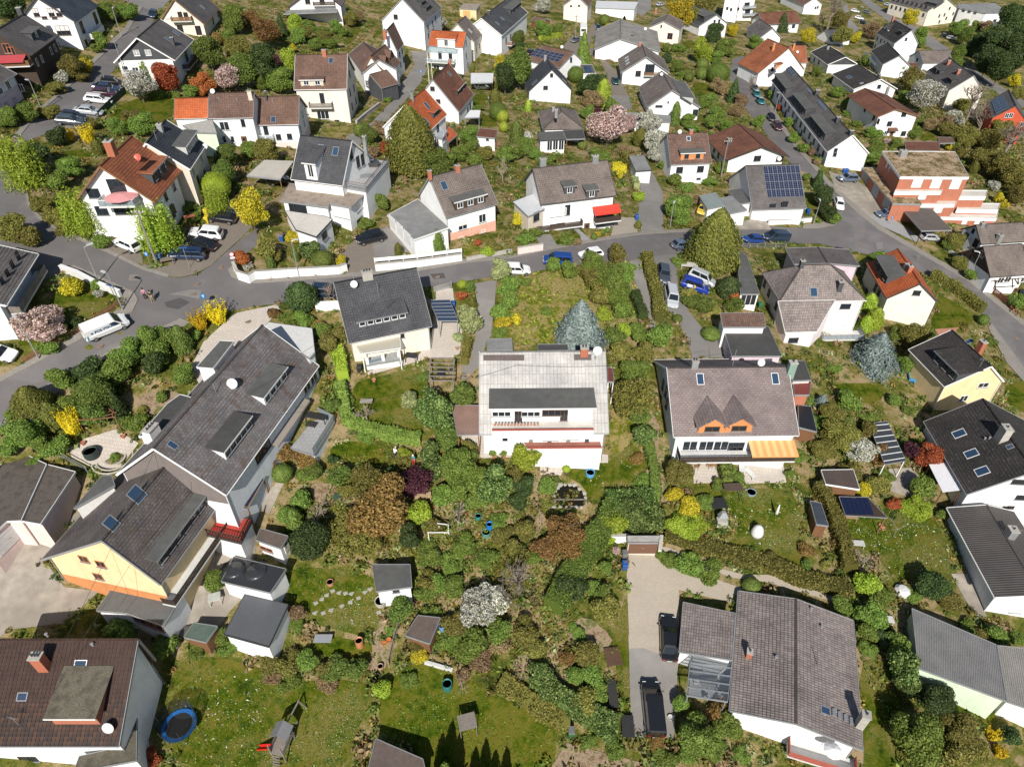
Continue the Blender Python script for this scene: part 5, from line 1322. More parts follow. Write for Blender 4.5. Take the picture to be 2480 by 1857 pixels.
	V('bush','12',[(0,800,150,1.2),(350,640,140),(510,690,160),(120,780,100),(700,640,220),(820,770,310,.8),(900,880,270,.8),(980,720,200),(1110,1230,180),(1290,1250,200,1.3),(1420,140,240,.9),(1060,1600,280),(1480,250,150,.6),(960,1030,170)]);V('golden','12',[(45,1100,90),(60,245,120),(745,375,45)]);V('olive','12',[(900,540,150,1.4),(700,760,190),(950,1400,210),(1150,1410,210),(750,900,200),(1560,270,150,.6),(640,680,170)]);V('limebush','12',[(800,1060,160,.6),(960,1210,160),(1100,50,120,.6)]);V('spruce','12',[(590,1150,480,.95)]);V('ball','12',[(1430,1100,85),(780,348,60),(825,332,50),(710,392,60),(1720,1230,170,.6)]);V('thuja','12',[(1760,430,430,1.3)]);V('bigball','12',[(1875,830,200,1.0)]);V('egg','12',[(1090,290,60,1.2)]);V('red','12',[(1930,920,120)]);V('midbush','12',[(1560,950,170,.7),(1660,990,180,.7),(1900,980,170,.6),(880,1250,200)]);V('low','12',[(470,410,150),(100,400,160),(180,340,150),(300,1030,110),(480,600,100),(1440,610,120),(1980,600,140)]);V('brown','12',[(1560,60,140,.6),(560,430,110,.5)])
	V('darkbush','13',[(480,50,180,1.1),(530,190,170,.8)]);V('ycolumn','13',[(880,960,120,1.5),(930,1090,130,1.5),(850,1140,110,1.4)]);V('spruce','13',[(945,1370,430,.8)]);V('olive','13',[(1270,1260,250,.9),(1620,440,170),(1660,620,160,.7),(2150,40,170)]);V('bush','13',[(1110,1235,130),(1560,460,110),(1750,720,120,.7),(2140,950,140),(1200,1500,150),(570,240,110)]);V('ball','13',[(1860,1110,90,1.1)]);V('golden','13',[(1990,60,90),(2035,110,80)]);V('low','13',[(920,1520,150),(1740,640,110),(1470,1330,150),(1930,1290,100),(560,1520,120),(1660,100,110)]);V('midbush','13',[(2190,560,110),(150,1130,80)])
	V('thuja','20',[(270,170,340,1.0),(430,260,240,1.0)]);V('midtree','20',[(850,110,340,1.0),(820,270,220)]);V('conifer','20',[(1000,180,170)]);V('forsythia','20',[(600,340,220,1.4)]);V('bush','20',[(240,430,340,.8),(500,540,240,.7),(140,290,160),(70,560,190),(1400,110,100),(640,190,220),(380,520,200)]);V('low','20',[(1160,340,230),(990,640,110),(300,680,120)]);V('golden','20',[(2090,1210,150,.9)]);V('olive','20',[(1230,240,110,.6),(870,770,70)])
	V('pale','21',[(1320,150,140,1.2)]);V('laurel','21',[(1540,260,330,1.1),(1500,600,190),(1520,730,210),(2060,900,340,.95)]);V('midbush','21',[(1790,120,230),(700,800,210),(500,760,170),(650,200,150),(1650,500,230),(1830,640,200)]);V('barepale','21',[(950,270,240),(1750,1170,270),(530,1130,280)]);V('purple','21',[(1350,870,310)]);V('olivetree','21',[(980,870,330,1.0),(870,1300,450,.8)]);V('russettree','21',[(1080,1130,560,1.0)]);V('bush','21',[(1760,720,310,1.0),(1900,830,240),(1720,930,220),(440,780,180,.6),(400,1020,190),(2050,600,65),(2140,600,65),(1600,980,210),(240,1140,160,.6),(1900,1000,220)]);V('ball','21',[(230,780,180,.9)]);V('russet','21',[(250,600,220,.6),(440,660,220,.6),(100,680,170,.6)]);V('column','21',[(330,1170,140,1.8)]);V('darktree','21',[(470,1400,380,1.0),(1320,1350,200)]);V('limebush','21',[(1390,1130,220,.9),(1280,600,120)]);V('olive','21',[(1850,560,160,.8),(780,930,150),(1280,680,160,.7),(1560,1250,200,.7),(2130,1300,190,.6)]);V('low','21',[(960,470,150),(1500,1480,240),(1800,1380,230),(1960,1500,220),(800,130,110),(1700,1560,240),(2080,1180,180)]);V('darkbush','21',[(660,660,100,.7),(1140,800,150)])
	V('limebush','22',[(120,620,240,1.0),(880,1230,220,.8),(830,1330,160,.6)]);V('darkbush','22',[(100,910,190),(60,1030,160)]);V('olivetree','22',[(1050,150,340,1.1)]);V('midtree','22',[(1090,260,220)]);V('laurel','22',[(1130,460,190),(1050,1120,300,.7),(1180,1170,250,.7)]);V('olive','22',[(1430,780,250,.9),(30,800,160),(1330,1100,120,.6),(100,1250,200,.7),(40,1450,220,.8)]);V('bush','22',[(1960,830,120,.9),(810,1590,120),(320,900,170,.6),(1130,300,150),(620,560,110,.5),(1660,1040,160,.6),(1780,880,120,.8),(1880,770,110,.9)]);V('golden','22',[(1400,950,160,.8),(1540,1080,200,.7)]);V('russettree','22',[(460,1300,360,.9)]);V('russet','22',[(300,1420,240,.8),(520,1450,240,.8),(1070,660,140,.5)]);V('ball','22',[(430,1105,45),(535,1100,55)]);V('yball','22',[(470,740,70)]);V('lowy','22',[(1480,1200,300),(1600,1230,200)]);V('low','22',[(1120,850,160),(1500,1560,260),(1350,1520,180),(1700,1630,240),(2050,1480,160),(150,1480,220),(870,1400,100)]);V('pink','22',[(905,1450,70,1.4)])
	V('midbush','23',[(350,130,120,1.0),(330,1560,100,.7)]);V('spruce','23',[(470,150,150,.9)]);V('bush','23',[(700,160,210,.8),(1320,900,200,1.0),(1480,1130,90),(250,650,110,.7),(1080,150,120,.8),(180,780,90,.7),(1860,1060,110,.6)]);V('olive','23',[(560,280,230,.7),(600,450,330,.7),(480,580,240,.6),(900,420,220,.6),(720,780,220,.6),(940,880,200,.6),(500,1560,100,.6),(60,1540,170,.6)]);V('white','23',[(800,600,270,.8)]);V('russet','23',[(960,640,200,.8),(330,1440,150,.7)]);V('red','23',[(1390,640,250,.9),(1090,1040,120,.7)]);V('purple','23',[(1240,590,160)]);V('golden','23',[(830,930,140,.8)]);V('lowy','23',[(1300,1080,280,.4)]);V('barepale','23',[(840,1540,270,.7)]);V('low','23',[(640,350,240),(1000,780,160),(450,330,170),(270,600,130),(880,300,170),(1200,230,120)])
	V('bush','30',[(1050,480,240,.8),(1420,610,240,.8),(1840,70,180,1.0),(1900,530,150,.7),(2050,560,140,.6),(2160,480,130,.6)]);V('red','30',[(1270,1590,180,.7)]);V('low','30',[(1700,640,160),(1950,640,170)])
	V('midbush','31',[(1230,320,210,1.0),(700,800,230,.7),(860,820,200,.8)]);V('bush','31',[(1250,190,140),(430,750,200,.7),(1700,120,200,.8),(2100,480,220,.8),(1900,580,250,.7),(1600,80,170,.8),(350,430,130,.6),(1800,680,210,.6),(1450,150,180,.7)]);V('golden','31',[(460,750,110,.7),(1400,700,170,.6)]);V('olive','31',[(270,760,220,.7),(600,820,170,.7),(120,790,200,.7),(1480,60,200,.8),(1700,430,230,.6),(1400,620,160,.6),(90,700,150,.7)]);V('white','31',[(1900,300,330,.9),(2060,200,240,.9)]);V('brown','31',[(360,330,150,.8),(150,870,180,.5),(600,930,180,.5),(1800,860,130,.6),(1950,750,200,.5),(2120,600,200,.6)]);V('limebush','31',[(1080,980,170,.8)]);V('low','31',[(300,920,200),(900,130,60),(1330,900,160),(1170,450,110),(1640,560,200),(1500,330,180)]);V('barepale','31',[(1780,960,160,.8)])
	V('bare','32',[(60,60,480,1.0),(-60,230,300,1.0)]);V('column','31',[(1560,1790,110,4.2),(1640,1740,120,4.4),(1720,1790,110,4.2),(1870,1860,100,4),(1960,1850,110,4.2),(2050,1890,100,4),(2150,1880,100,4.2)]);V('darktree','32',[(520,130,260,.8)]);V('laurel','32',[(250,830,200,.8),(330,980,190,.8),(800,1330,220,.8),(580,1180,200,.7)]);V('olive','32',[(790,300,250,.7),(650,700,260,.6),(100,480,240,.7),(620,1090,260,.6),(200,640,200,.6)]);V('bush','32',[(800,190,170,.8),(690,860,220,.6),(1450,1110,150,1.0),(1590,1400,360,.9),(1850,1310,230,.8),(740,1010,180,.6),(540,880,160,.6),(700,110,130,.7),(1500,1560,150,.7)]);V('russet','32',[(1800,1190,240,.6),(480,720,150,.6),(1250,1470,150,.5)]);V('low','32',[(880,1490,190),(600,620,180),(560,480,130),(1750,1540,180),(1330,1600,220),(640,1440,140),(2000,1560,150)]);V('ball','32',[(2070,90,160,.7)])
	V('limebush','33',[(850,80,210,.8)]);V('bush','33',[(650,280,190,.8),(880,350,240,.8),(1130,620,220,.9),(1970,500,190,.7),(2150,540,140,.6),(1000,180,170,.7),(860,480,180,.8)]);V('laurel','33',[(1170,800,250,1.3),(1200,960,200,1.0)]);V('tree','33',[(1300,1430,430,1.0)]);V('darktree','33',[(1430,1080,320,.9),(1400,110,300,.8)]);V('olive','33',[(1650,1320,310,.8),(1620,1540,280,.8),(1800,1500,200,.7),(1850,560,190,.6),(1560,230,200,.6)]);V('forsythia','33',[(1950,1380,150,.9),(2010,1530,140,.9)]);V('darkbush','33',[(2070,1380,180,.9),(1000,560,160,.8)]);V('low','33',[(880,640,160),(1250,180,150),(1730,470,170)])
def hedges_all():
	hedge('12',[(1160,590),(1200,780),(1240,900),(1265,1130)],1.5,1.6,'olive','long clipped hedge between the driveway and the garden path')
	hedge('12',[(1050,910),(1130,1110)],1.3,1.3,'dark','short dark clipped hedge left of the narrow path')
	hedge('13',[(1400,745),(1600,860),(1840,1050)],1.4,1.7,'olive','clipped roadside hedge beside the cream orange-tiled house lawn')
	hedge('13',[(890,600),(960,560),(1000,560)],1.2,.9,'green','low green hedge behind the cream orange-tiled house')
	hedge('22',[(1170,560),(1215,760),(1240,1000)],1.1,1.2,'mid','narrow dark hedge along the path left of the twin-gable house')
	hedge('22',[(1320,1310),(1560,1400),(1800,1480),(2212,1590),('33',300,60),('33',700,150)],1.8,1.1,'olive','long curving hedge above the white path and beige driveway')
	hedge('23',[(420,920),(500,1060),(570,1230),(640,1450),(690,1640)],1.5,1.7,'olive','tall clipped hedge dividing the two right-hand lawns')
	hedge('21',[(730,40),(770,200),(790,340),(960,420),(1250,490),(1430,515)],1.3,1.3,'green','curved clipped hedge around the daisy lawn below the glazed porch')
	hedge('11',[(700,1400),(740,1520),(760,1640)],1.5,1.5,'lime','bright green clipped hedge between fish-scale roof and glazed-porch garden')
	hedge('32',[(-100,930),(100,1060),(250,1180),(420,1270),(500,1280)],1.7,.9,'olive','brownish curved hedge edging the bottom lawn');hedge('32',[(-100,985),(100,1115),(240,1230),(400,1300)],.45,.5,'lime','thin bright yellow-green edging along the bottom lawn hedge')
	hedge('32',[(200,900),(400,1080),(650,1230),(900,1330)],1.8,1.6,'laurel','laurel hedge above the yellow hedge at the bottom')
	hedge('22',[(900,1120),(760,1330),(660,1480),(560,1640),('32',480,120),('32',350,320)],2.6,2.0,'mid','tall dark diagonal hedge left of the beige driveway')
	hedge('22',[(830,1090),(1000,1070),(1240,1080)],3.0,1.8,'laurel','broad hedge above the garden garage')
	hedge('02',[(865,1470),(985,1490)],1.0,1.6,'golden','bright yellow clipped hedge above the red-awning semi')
	hedge('02',[(960,1370),(1045,1500)],1.1,1.8,'olive','clipped hedge block beside the white garage drive')
	hedge('02',[(240,350),(430,315)],1.2,1.2,'lime','yellow-green hedge beside the winding drive near the top')
	hedge('02',[(690,420),(790,360)],1.4,1.5,'olive','clipped hedge at the drive beside the pale grey long roof')
	hedge('02',[(1050,1580),(1075,1640)],1.2,1.4,'pale','pale clipped hedge beside the steep driveway')
	hedge('22',[(1820,720),(1850,900)],1.4,1.5,'mid','clipped hedge between the two terraces below the twin-gable house')
	hedge('00',[(1150,830),(1400,830),(1560,840)],1.0,.8,'green','low hedge behind the lawn of the orange-roofed annex')
	hedge('12',[(1500,900),(1600,1010),(1700,1050),(1760,1040)],2.0,1.2,'olive','rounded low hedge beside the parked blue van')
	hedge('11',[(1835,1340),(1805,1500)],.9,1.4,'olive','narrow hedge between the pergola garden and the lane')
def undergrowth_all():
	undergrowth('undergrowth','rough mixed undergrowth of the overgrown central gardens',[('21',[(650,640),(1750,480),(1950,700),(2212,1000),('22',180,900),('22',700,1200),('32',500,700),('31',2200,1000),('31',1300,600),('31',1200,100),(700,1400),(600,1000)])],22,['green','olive','russet','mid'],.2,.35,3,cap=42000)
	undergrowth('undergrowth','rough grass and weeds on the gardens right of the twin-gable house',[('23',[(250,130),(980,240),(1050,700),(1040,960),(480,880),(350,700)]),('22',[(860,180),(1180,200),(1190,560),(1000,560)]),('33',[(700,200),(1250,200),(1300,700),(1600,1100),(1650,1660),(1150,1660),(780,700)])],16,['green','olive','mid'],.2,.3,4,cap=24000)
	undergrowth('undergrowth','weeds and grass tufts in the rough meadow with the blue spruce',[('12',[(-100,780),(560,600),(1000,560),(1160,1150),(860,1340),(0,1330)])],14,['green','lime','olive'],.2,.25,5,cap=16000)
	undergrowth('undergrowth','scrub on the bare-tree slope at upper right',[('03',[(1200,780),(1560,1000),(1900,1000),(2212,1250),(2212,1655),(1800,1500),(1650,1300),(1350,1080)])],5,['olive','brown','mid'],.4,.8,6,cap=14000)
	undergrowth('grass','grass blades of the lawns in the foreground',[('30',[(1510,730),(2250,800),('31',900,900),('31',850,1410),('31',750,1690),(1480,1690)]),('31',[(320,-70),(1000,-20),(1060,560),(460,420),(270,200)]),('31',[(1290,780),(1850,900),('32',400,1290),('32',360,1690),(1100,1400)]),('22',[(1600,880),(2480,950),(2520,1450),(1980,1400)]),('23',[(480,920),(1350,1120),(1600,1640),(1100,1700),(700,1400)])],30,['green','mid'],.11,.12,8,cap=60000)
	undergrowth('daisies','white daisies scattered in the garden lawns',[('31',[(500,170),(700,180),(1080,250),(1060,540),(520,420)]),('22',[(430,800),(840,690),(1000,560),(1150,760),(900,1000)]),('22',[(1700,930),(2480,1050),(2500,1430),(2000,1380)]),('30',[(1510,900),(2200,850),('31',300,1400),(1500,1690)]),('23',[(700,1250),(1450,1200),(1560,1600),(1100,1660)]),('10',[(500,1000),(1000,900),(700,1100)])],5,['white'],.12,.12,9,cap=9000)
	scrub('mixed low scrub and perennials over the beds between all the gardens',34000,['green','olive','mid','pale','russet','dark'],(.25,.75),21)
	scrub('taller rough bushes and weeds filling the gaps between gardens',5000,['mid','green','olive','brown'],(.7,1.3),22,40,leaf=.3)
# ---------------------------------------------------------------- houses
def houses_top_left():
	h=House('white_house','tall white house with blue-grey slate roof and shuttered gable, top left corner','the blue-slate white house','00','bright','bluegrey',B=(650,190),A=(850,50),R=(307,-24),pitch=None,G=('B',(735,445)),oh=.5,trim='dark')
	h.win('F',[(310,110),(440,110),(505,110)],1.1,1.5,'bh');h.win('F',[(545,265)],2.6,1.8,'bh');h.win('F',[(385,155),(470,155)],1.0,.5,'b')
	h.win('B',[(710,240),(825,160)],1.8,2.3,'b');h.win('B',[(745,370),(815,320),(870,270)],1.2,1.1,'b');h.balcony('B',(800,300),8,1.4,'white')
	h=House('half_timbered_house','dark half-timbered house with grey roof, red awning and stone base at the left edge','the dark half-timbered house','00','darkbrown','grey',B=(270,480),A=(505,310),R=(-65,280),pitch=None,eh=5.2,oh=.6,trim='darkwood')
	h.dorm('B',(300,360),(350,300),1.3,1,'slate','felt','w');h.chim('B',(180,120),1.0,.8,1.0)
	h.win('B',[(320,540),(360,510),(440,440),(475,415),(510,390)],.8,1.3,'w');h.win('F',[(60,420),(100,450)],1.2,1.6,'o')
	h.awning('F',(70,480),6,2.2,(.42,.06,.07));h.balcony('F',(110,560),7,1.8,'wood')
	h=House('pink_blue_house','pale blue house with pink ground floor and grey roof on the left edge','the pink and blue house','00','bluewhite','grey',B=(145,640),A=(-250,870),W=8,pitch=35,eh=4.4,flip=True,plinth=('lilac',2.0))
	h.win('B',[(70,740),(10,800)],1.1,1.4,'w');h.win('B',[(130,880),(60,920)],1.1,1.3,'k');h.win('F',[(180,760)],.9,1.2,'w')
	h=House('cream_house','cream house with grey roof and recessed gable balcony beside a dark blue car','the cream gable house','00','cream','grey',B=(1770,215),A=(1895,75),R=(1500,-5),pitch=None,G=('B',(1760,330)),trim='brown')
	h.win('F',[(1560,145),(1610,150)],1.0,2.0,'b');h.win('F',[(1450,140)],1.3,1.1,'ws');h.win('F',[(1715,265),(1560,260)],1.3,2.0,'b');h.sky('B',[(1750,65)]);h.win('B',[(1840,180),(1880,120)],1.2,1.6,'k')
	h.balcony('F',(1580,180),4.6,1.3,'wood')
	h=House('slate_gabled_chalet','chalet with dark slate-clad gable and lichen-grey roof beside the parked cars','the slate-gabled chalet','00','white','grey',B=(1510,525),A=(1680,345),C=(980,545),R=(1180,330),eh=4,oh=.7,trim='white',gable='slate')
	h.win('F',[(1180,460),(1280,457)],1.1,1.1,'ws');h.sky('B',[(1525,290),(1455,345)],.9,1.3);h.chim('B',(1500,390),.6,.6,1.4)
	h.win('B',[(1610,490)],1.8,2.0,'k');h.win('B',[(1625,640),(1670,580),(1700,545)],1.1,1.2,'k');h.balcony('B',(1620,560),8,1.3,'dark');h.win('F',[(1170,600),(1080,590)],1.2,.8,'w')
	h=House('orange_roof_annex','small annex with orange tiled roof at the left end of the long white house','the orange-roofed annex','00','white','orange',B=(1795,1020),A=(1505,1028),R=(1798,845),eh=3,oh=.2)
	h=House('white_house','left half of the long white farmhouse, brown tiles and brick chimney','the brown-roofed long farmhouse','00','bright','brownlich',B=(2190,1018),A=(1800,1025),R=(2190,800),eh=5,oh=.25)
	h.chim('B',(2168,850),.7,.7,1.2,wall('beige'));h.dish('B',(1845,815),.5);h.vent('B',[(1895,865),(2050,870)])
	h.win('B',[(1940,1090)],1.6,1.5,'w');h.win('B',[(1940,1205),(2010,1205)],.7,1.2,'w');h.win('B',[(2100,1065)],.7,1.2,'k');h.win('B',[(2115,1225)],1.0,1.9,'d')
	h=House('white_house','right half of the long white farmhouse, gable end towards the lane','the farmhouse gable end','00','bright','brown',B=(2582,1075),A=(2205,1085),C=(2662,925),R=(2587,830),G=('B',(2570,1290)),oh=.3,plinth=('pink',1.0))
	h.win('B',[('01',85,1125)],.8,1.6,'k');h.win('B',[('01',195,1185),('01',290,1180)],.9,1.0,'k');h.balcony('B',('01',75,1200),3.6,1.3,'white',glass=True);h.win('B',[('01',75,1240)],1.8,.9,'k')
	h.sky('B',[('01',150,1035)],.7,1.0);h.vent('B',[('01',145,880)]);h.chim('B',('01',95,870),.3,.3,1.6,TRIMD(),0)
	h.win('F',[('01',400,980),('01',415,1060),('01',385,1120)],.9,1.2,'w')
	h=Flat('lean_to_shed','pale green lean-to with grey sheet roof between farmhouse and dark-roofed house',None,'00',[(1580,1085),(1830,1035),(1870,1150),(1660,1140)],h=4,wx='mint',rx=CONC(),cat='shed')
	h=House('orange_tiled_house','white house with large terracotta roof, red satellite dish and round balcony','the terracotta-roofed white house','00','bright','terracotta',B=(1340,1750),A=(1570,1470),R=(860,1440),pitch=None,eh=6,oh=.7,trim='brown')
	h.dorm('B',(1345,1600),(1455,1445),1.5,3,'slate','terracotta','k',.7,1.0);h.dish('B',(1200,1385),.4,red=True,r=1.2);h.chim('C',(960,1290),1.0,.9,1.0,BRICKM(),2)
	h.win('F',[(1010,1610)],2.2,2.0,'k');h.win('F',[('10',810,15),('10',880,165)],1.6,1.3,'k');h.win('F',[('10',1080,150)],3.0,1.6,'k')
	h.win('B',[(1500,1610),('10',1430,40),('10',1500,150)],.9,1.2,'k');h.win('B',[('10',1490,170)],1.1,2.0,'dk')
	h.balcony('F',('10',1070,75),4.6,2.2,'white',glass=True)
	h=House('dark_roofed_house','narrow beige house with dark blue-black tiled roof behind the terracotta roof','the blue-black roofed house','00','beige','slate',B=(1640,1465),A=(1780,1250),R=(1260,1240),eh=6,pitch=None,oh=.3,trim='white',near=True)
	h.dorm('B',(1640,1350),(1700,1200),1.3,3,'grey','felt','w',.7,.9);h.chim('B',(1390,1130),.7,.7,.9,TRIMG());h.pole('B',(1355,1215),1.5,1)
	h.win('B',[(1735,1365),(1665,1475)],1.0,1.4,'w');h.win('B',[(1770,1500),(1710,1555)],.9,1.2,'k');h.dish('B',(1775,1270),.1)
def houses_top():
	h=House('chalet','white chalet with dark balcony and wide porch roof at the top edge','the porch-roofed chalet','01','white','greybrown',B=(745,60),C=(275,70),R=(520,-120),eh=3.5,L=12,trim='darkwood')
	h.win('F',[(445,10),(570,10)],1.4,1.6,'b');h.balcony('F',(590,45),6,1.2,'dark')
	Flat('porch_roof','long grey porch roof along the front of the top-edge chalet',None,'01',[(235,125),(700,105),(700,70),(290,85)],h=2.8,rx=FELTL(),posts=True,cat='porch',pmt='dark')
	h=House('tall_white_house','tall white house with blank gable and one small window, grey-brown roof','the blank-gabled tall white house','01','bright','grey',B=(1455,195),A=(1565,70),C=(1095,170),R=(1262,-10),G=('B',(1460,440)),oh=.25)
	h.win('F',[(1207,148)],1.2,1.2,'k');h.dorm('B',(1430,60),(1470,40),1.3,1,'slate','feltd','k');h.dorm('B',(1475,110),(1510,75),1.3,1,'slate','feltd','k')
	h.win('B',[(1485,240),(1525,200),(1550,160),(1490,310),(1530,270)],.9,1.2,'k')
	h=House('tall_cream_house','tall cream house with brown roof, glazed balcony and shed dormer','the tall cream house','01','ivory','brown',B=(785,770),A=(330,775),C=(850,605),R=(790,470),G=('B',(825,1070)),oh=.3,trim='white')
	h.dorm('B',(390,745),(585,742),1.1,2,'beige','brownlich','w',1.0,.8);h.sky('B',[(648,527)],.7,1.1);h.chim('B',(592,480),.8,.7,1.0,wall('brick'),2)
	h.win('B',[(572,855)],.9,2.2,'k');h.win('B',[(580,995)],2.4,1.6,'w');h.balcony('B',(568,920),4.6,1.4,'woodg')
	h.win('F',[(808,640),(812,800),(845,760),(830,920),(862,870)],.9,1.3,'k');h.win('B',[(700,1050)],1,.6,'k')
	h=House('gabled_house','white gabled house with brown roof and two gable dormers on the lane','the twin-dormer lane house','01','bright','brown',B=(1125,650),A=(1245,540),C=(910,640),R=(990,490),G=('B',(1130,830)),oh=.3,trim='brown')
	h.dorm('B',(1110,575),(1140,550),1.5,1,'wood','brown','k',.8,.9,style='gable',rise=.8);h.dorm('B',(1155,525),(1185,500),1.5,1,'wood','brown','k',.8,.9,style='gable',rise=.8)
	h.win('B',[(1150,660),(1195,610),(1160,780),(1205,715)],1.0,1.3,'k')
	h=House('slate_clad_house','small dark slate-clad house with brown gable roof beside the lane','the dark slate-clad cottage','01','slate','brown',B=(1085,765),A=(1120,735),C=(925,690),R=(962,640),G=('B',(1085,880)),oh=.2,L=5,W=5)
	h.win('F',[(960,720),(970,810)],1.1,1.2,'w')
	h=House('white_house','white house with steep brown roof and chimney behind the twin-dormer house','the steep brown-roofed house','01','bright','brown',B=(1220,450),A=(1275,380),R=(1130,262),pitch=None,eh=6.5,oh=.2)
	h.chim('B',(1115,310),.8,.7,1.2,wall('brick'));h.win('B',[(1240,470),(1262,440),(1250,560),(1275,520)],.9,1.3,'k')
	h=House('brown_roofed_barn','long low barn with patchy brown tiles joined to the tall cream house','the patchy brown barn','01','white','brownlich',B=(920,635),A=(800,470),W=8,pitch=32,eh=4,oh=.2,flip=False)
	h.vent('B',[(940,490)])
	h=House('orange_roof_house','white house with bright orange roof, wide dormer and glazed balcony','the orange-roofed balcony house','01','bright','orange',B=(1790,412),A=(1495,392),R=(1815,280),C=(1845,340),G=('B',(1800,655)),oh=.15)
	h.dorm('B',(1570,410),(1720,410),2.0,1,'white','orange','w',1.0,1.5,rise=.25);h.win('B',[(1590,480),(1680,490)],1.0,2.0,'k');h.balcony('B',(1610,530),7.6,2.0,'white',glass=True)
	h.win('F',[(1815,370),(1815,480),(1830,560)],.7,1.1,'k');h.win('B',[(1560,590)],1.6,1.4,'w')
	Flat('glass_canopy','green glass canopy over the balcony of the bright orange-roofed house',None,'01',[(1470,450),(1730,465),(1745,430),(1500,405)],h=8.6,rx=cgl('canopy_glass',(.45,.6,.55),.55),posts=True,cat='canopy',pmt='white',thick=.06)
	h=House('cream_house','small cream house with grey-brown roof behind the glazed-balcony orange roof','the small grey-brown cream house','01','cream','greybrown',B=(1890,370),A=(1955,300),R=(1740,205),pitch=None,eh=5,oh=.25)
	h.sky('B',[(1850,270)],.8,1.2,'white');h.win('B',[(1905,430),(1930,400)],.9,1.2,'k')
	h=House('white_house','white house with slate-grey roof, skylights and flat dormer at the top','the slate-grey top house','01','bright','darkgrey',B=(2125,310),A=(2350,110),R=(1945,160),pitch=None,G=('B',(2120,500)),oh=.3,trim='white')
	h.sky('B',[(2085,205),(2130,165)],.8,1.2);h.chim('B',(2015,130),.8,.8,1.1);h.win('F',[(1925,240)],2.2,.9,'ws');h.dorm('B',(2200,130),(2290,60),1.5,3,'slate','felt','k')
	h.win('B',[(2160,350),(2200,320)],1.1,1.6,'k');h.balcony('B',(2190,380),5,1.4,'wood')
	h=Flat('yellow_garage','pale yellow garage with an orange door at the top edge',None,'01',[(1755,75),(1905,85),(1940,40),(1790,35)],h=2.8,wx='yellow',rx=GRAVEL(),cat='garage');h.win(0,[(1820,125)],2.5,2.1,'go')
	h=House('white_house','white house with steep brown roof, flat dormer and sun canopy above the lawn','the steep-gabled white house','01','bright','redbrown',B=(1755,970),A=(1880,815),R=(1525,688),pitch=None,G=('B',(1790,1080)),oh=.2)
	h.dorm('B',(1740,830),(1810,760),1.2,2,'darkbrown','redbrown','k');h.sky('B',[(1672,640)],.8,1.1);h.pole('B',(1625,680),1.2,0);h.chim('B',(1675,555),.6,.6,.9,wall('brick'))
	h.win('F',[(1525,768),(1575,878),(1510,862)],1.0,.9,'b');h.win('B',[(1830,960),(1850,920)],1.1,1.5,'k')
	Flat('white_canopy','flat white sun canopy beside the steep-gabled white house',None,'01',[(1800,1020),(1930,1015),(1940,955),(1850,955)],h=2.6,rx=TRIMW(),posts=True,cat='canopy',pmt='metal')
	h=House('orange_roof_house','white house with vivid orange-red roof and sunroom behind the giant cypress','the orange-red roofed house','01','bright','orange',B=(1490,1140),A=(1610,985),C=(1115,1085),R=(1285,910),eh=5,oh=.25,trim='white')
	h.dorm('B',(1540,1030),(1580,980),1.1,1,'slate','orange','k');h.sky('B',[(1472,1055),(1475,915)],.8,1.3);h.chim('B',(1352,865),.5,.5,1.3,METAL(),1,'m');h.pole('B',(1360,930),1.8,2)
	h.win('F',[(1210,1075)],.9,1.3,'k');h.win('B',[(1570,1110)],1.1,1.4,'k')
	h=Flat('sunroom','white glazed sunroom with grey metal roof beside the giant cypress',None,'01',[(1495,1165),(1610,1200),(1655,1130),(1540,1090)],h=3.6,wx='bright',rx=plain('sheet_metal_grey',(.36,.39,.41),.45,.12),cat='sunroom')
	h.win(0,[(1525,1235),(1565,1240)],1.1,2.0,'w');h.win(1,[(1625,1190)],1.2,2.0,'w')
	Flat('orange_canopy','orange tiled canopy beside the white glazed sunroom',None,'01',[(1660,1235),(1740,1165),(1690,1110),(1615,1085)],h=2.8,rx=roof('orange'),posts=True,cat='canopy')
	h=Flat('garden_shed','white garden shed with a red-brown roof below the steep-gabled house',None,'01',[(1905,1180),(2065,1195),(2085,1125),(1935,1110)],h=2.6,wx='bright',rx=roof('redbrown'),cat='shed');h.win(0,[(2000,1205)],.6,.5,'k')
	Flat('white_carport','white flat-roofed carport with a car under it, beside yellow conifer',None,'01',[(1855,720),(2045,715),(2052,635),(1858,635)],h=2.7,rx=plain('sheet_white',(.66,.67,.68),.6,.15),posts=True,cat='carport',pmt='dark')
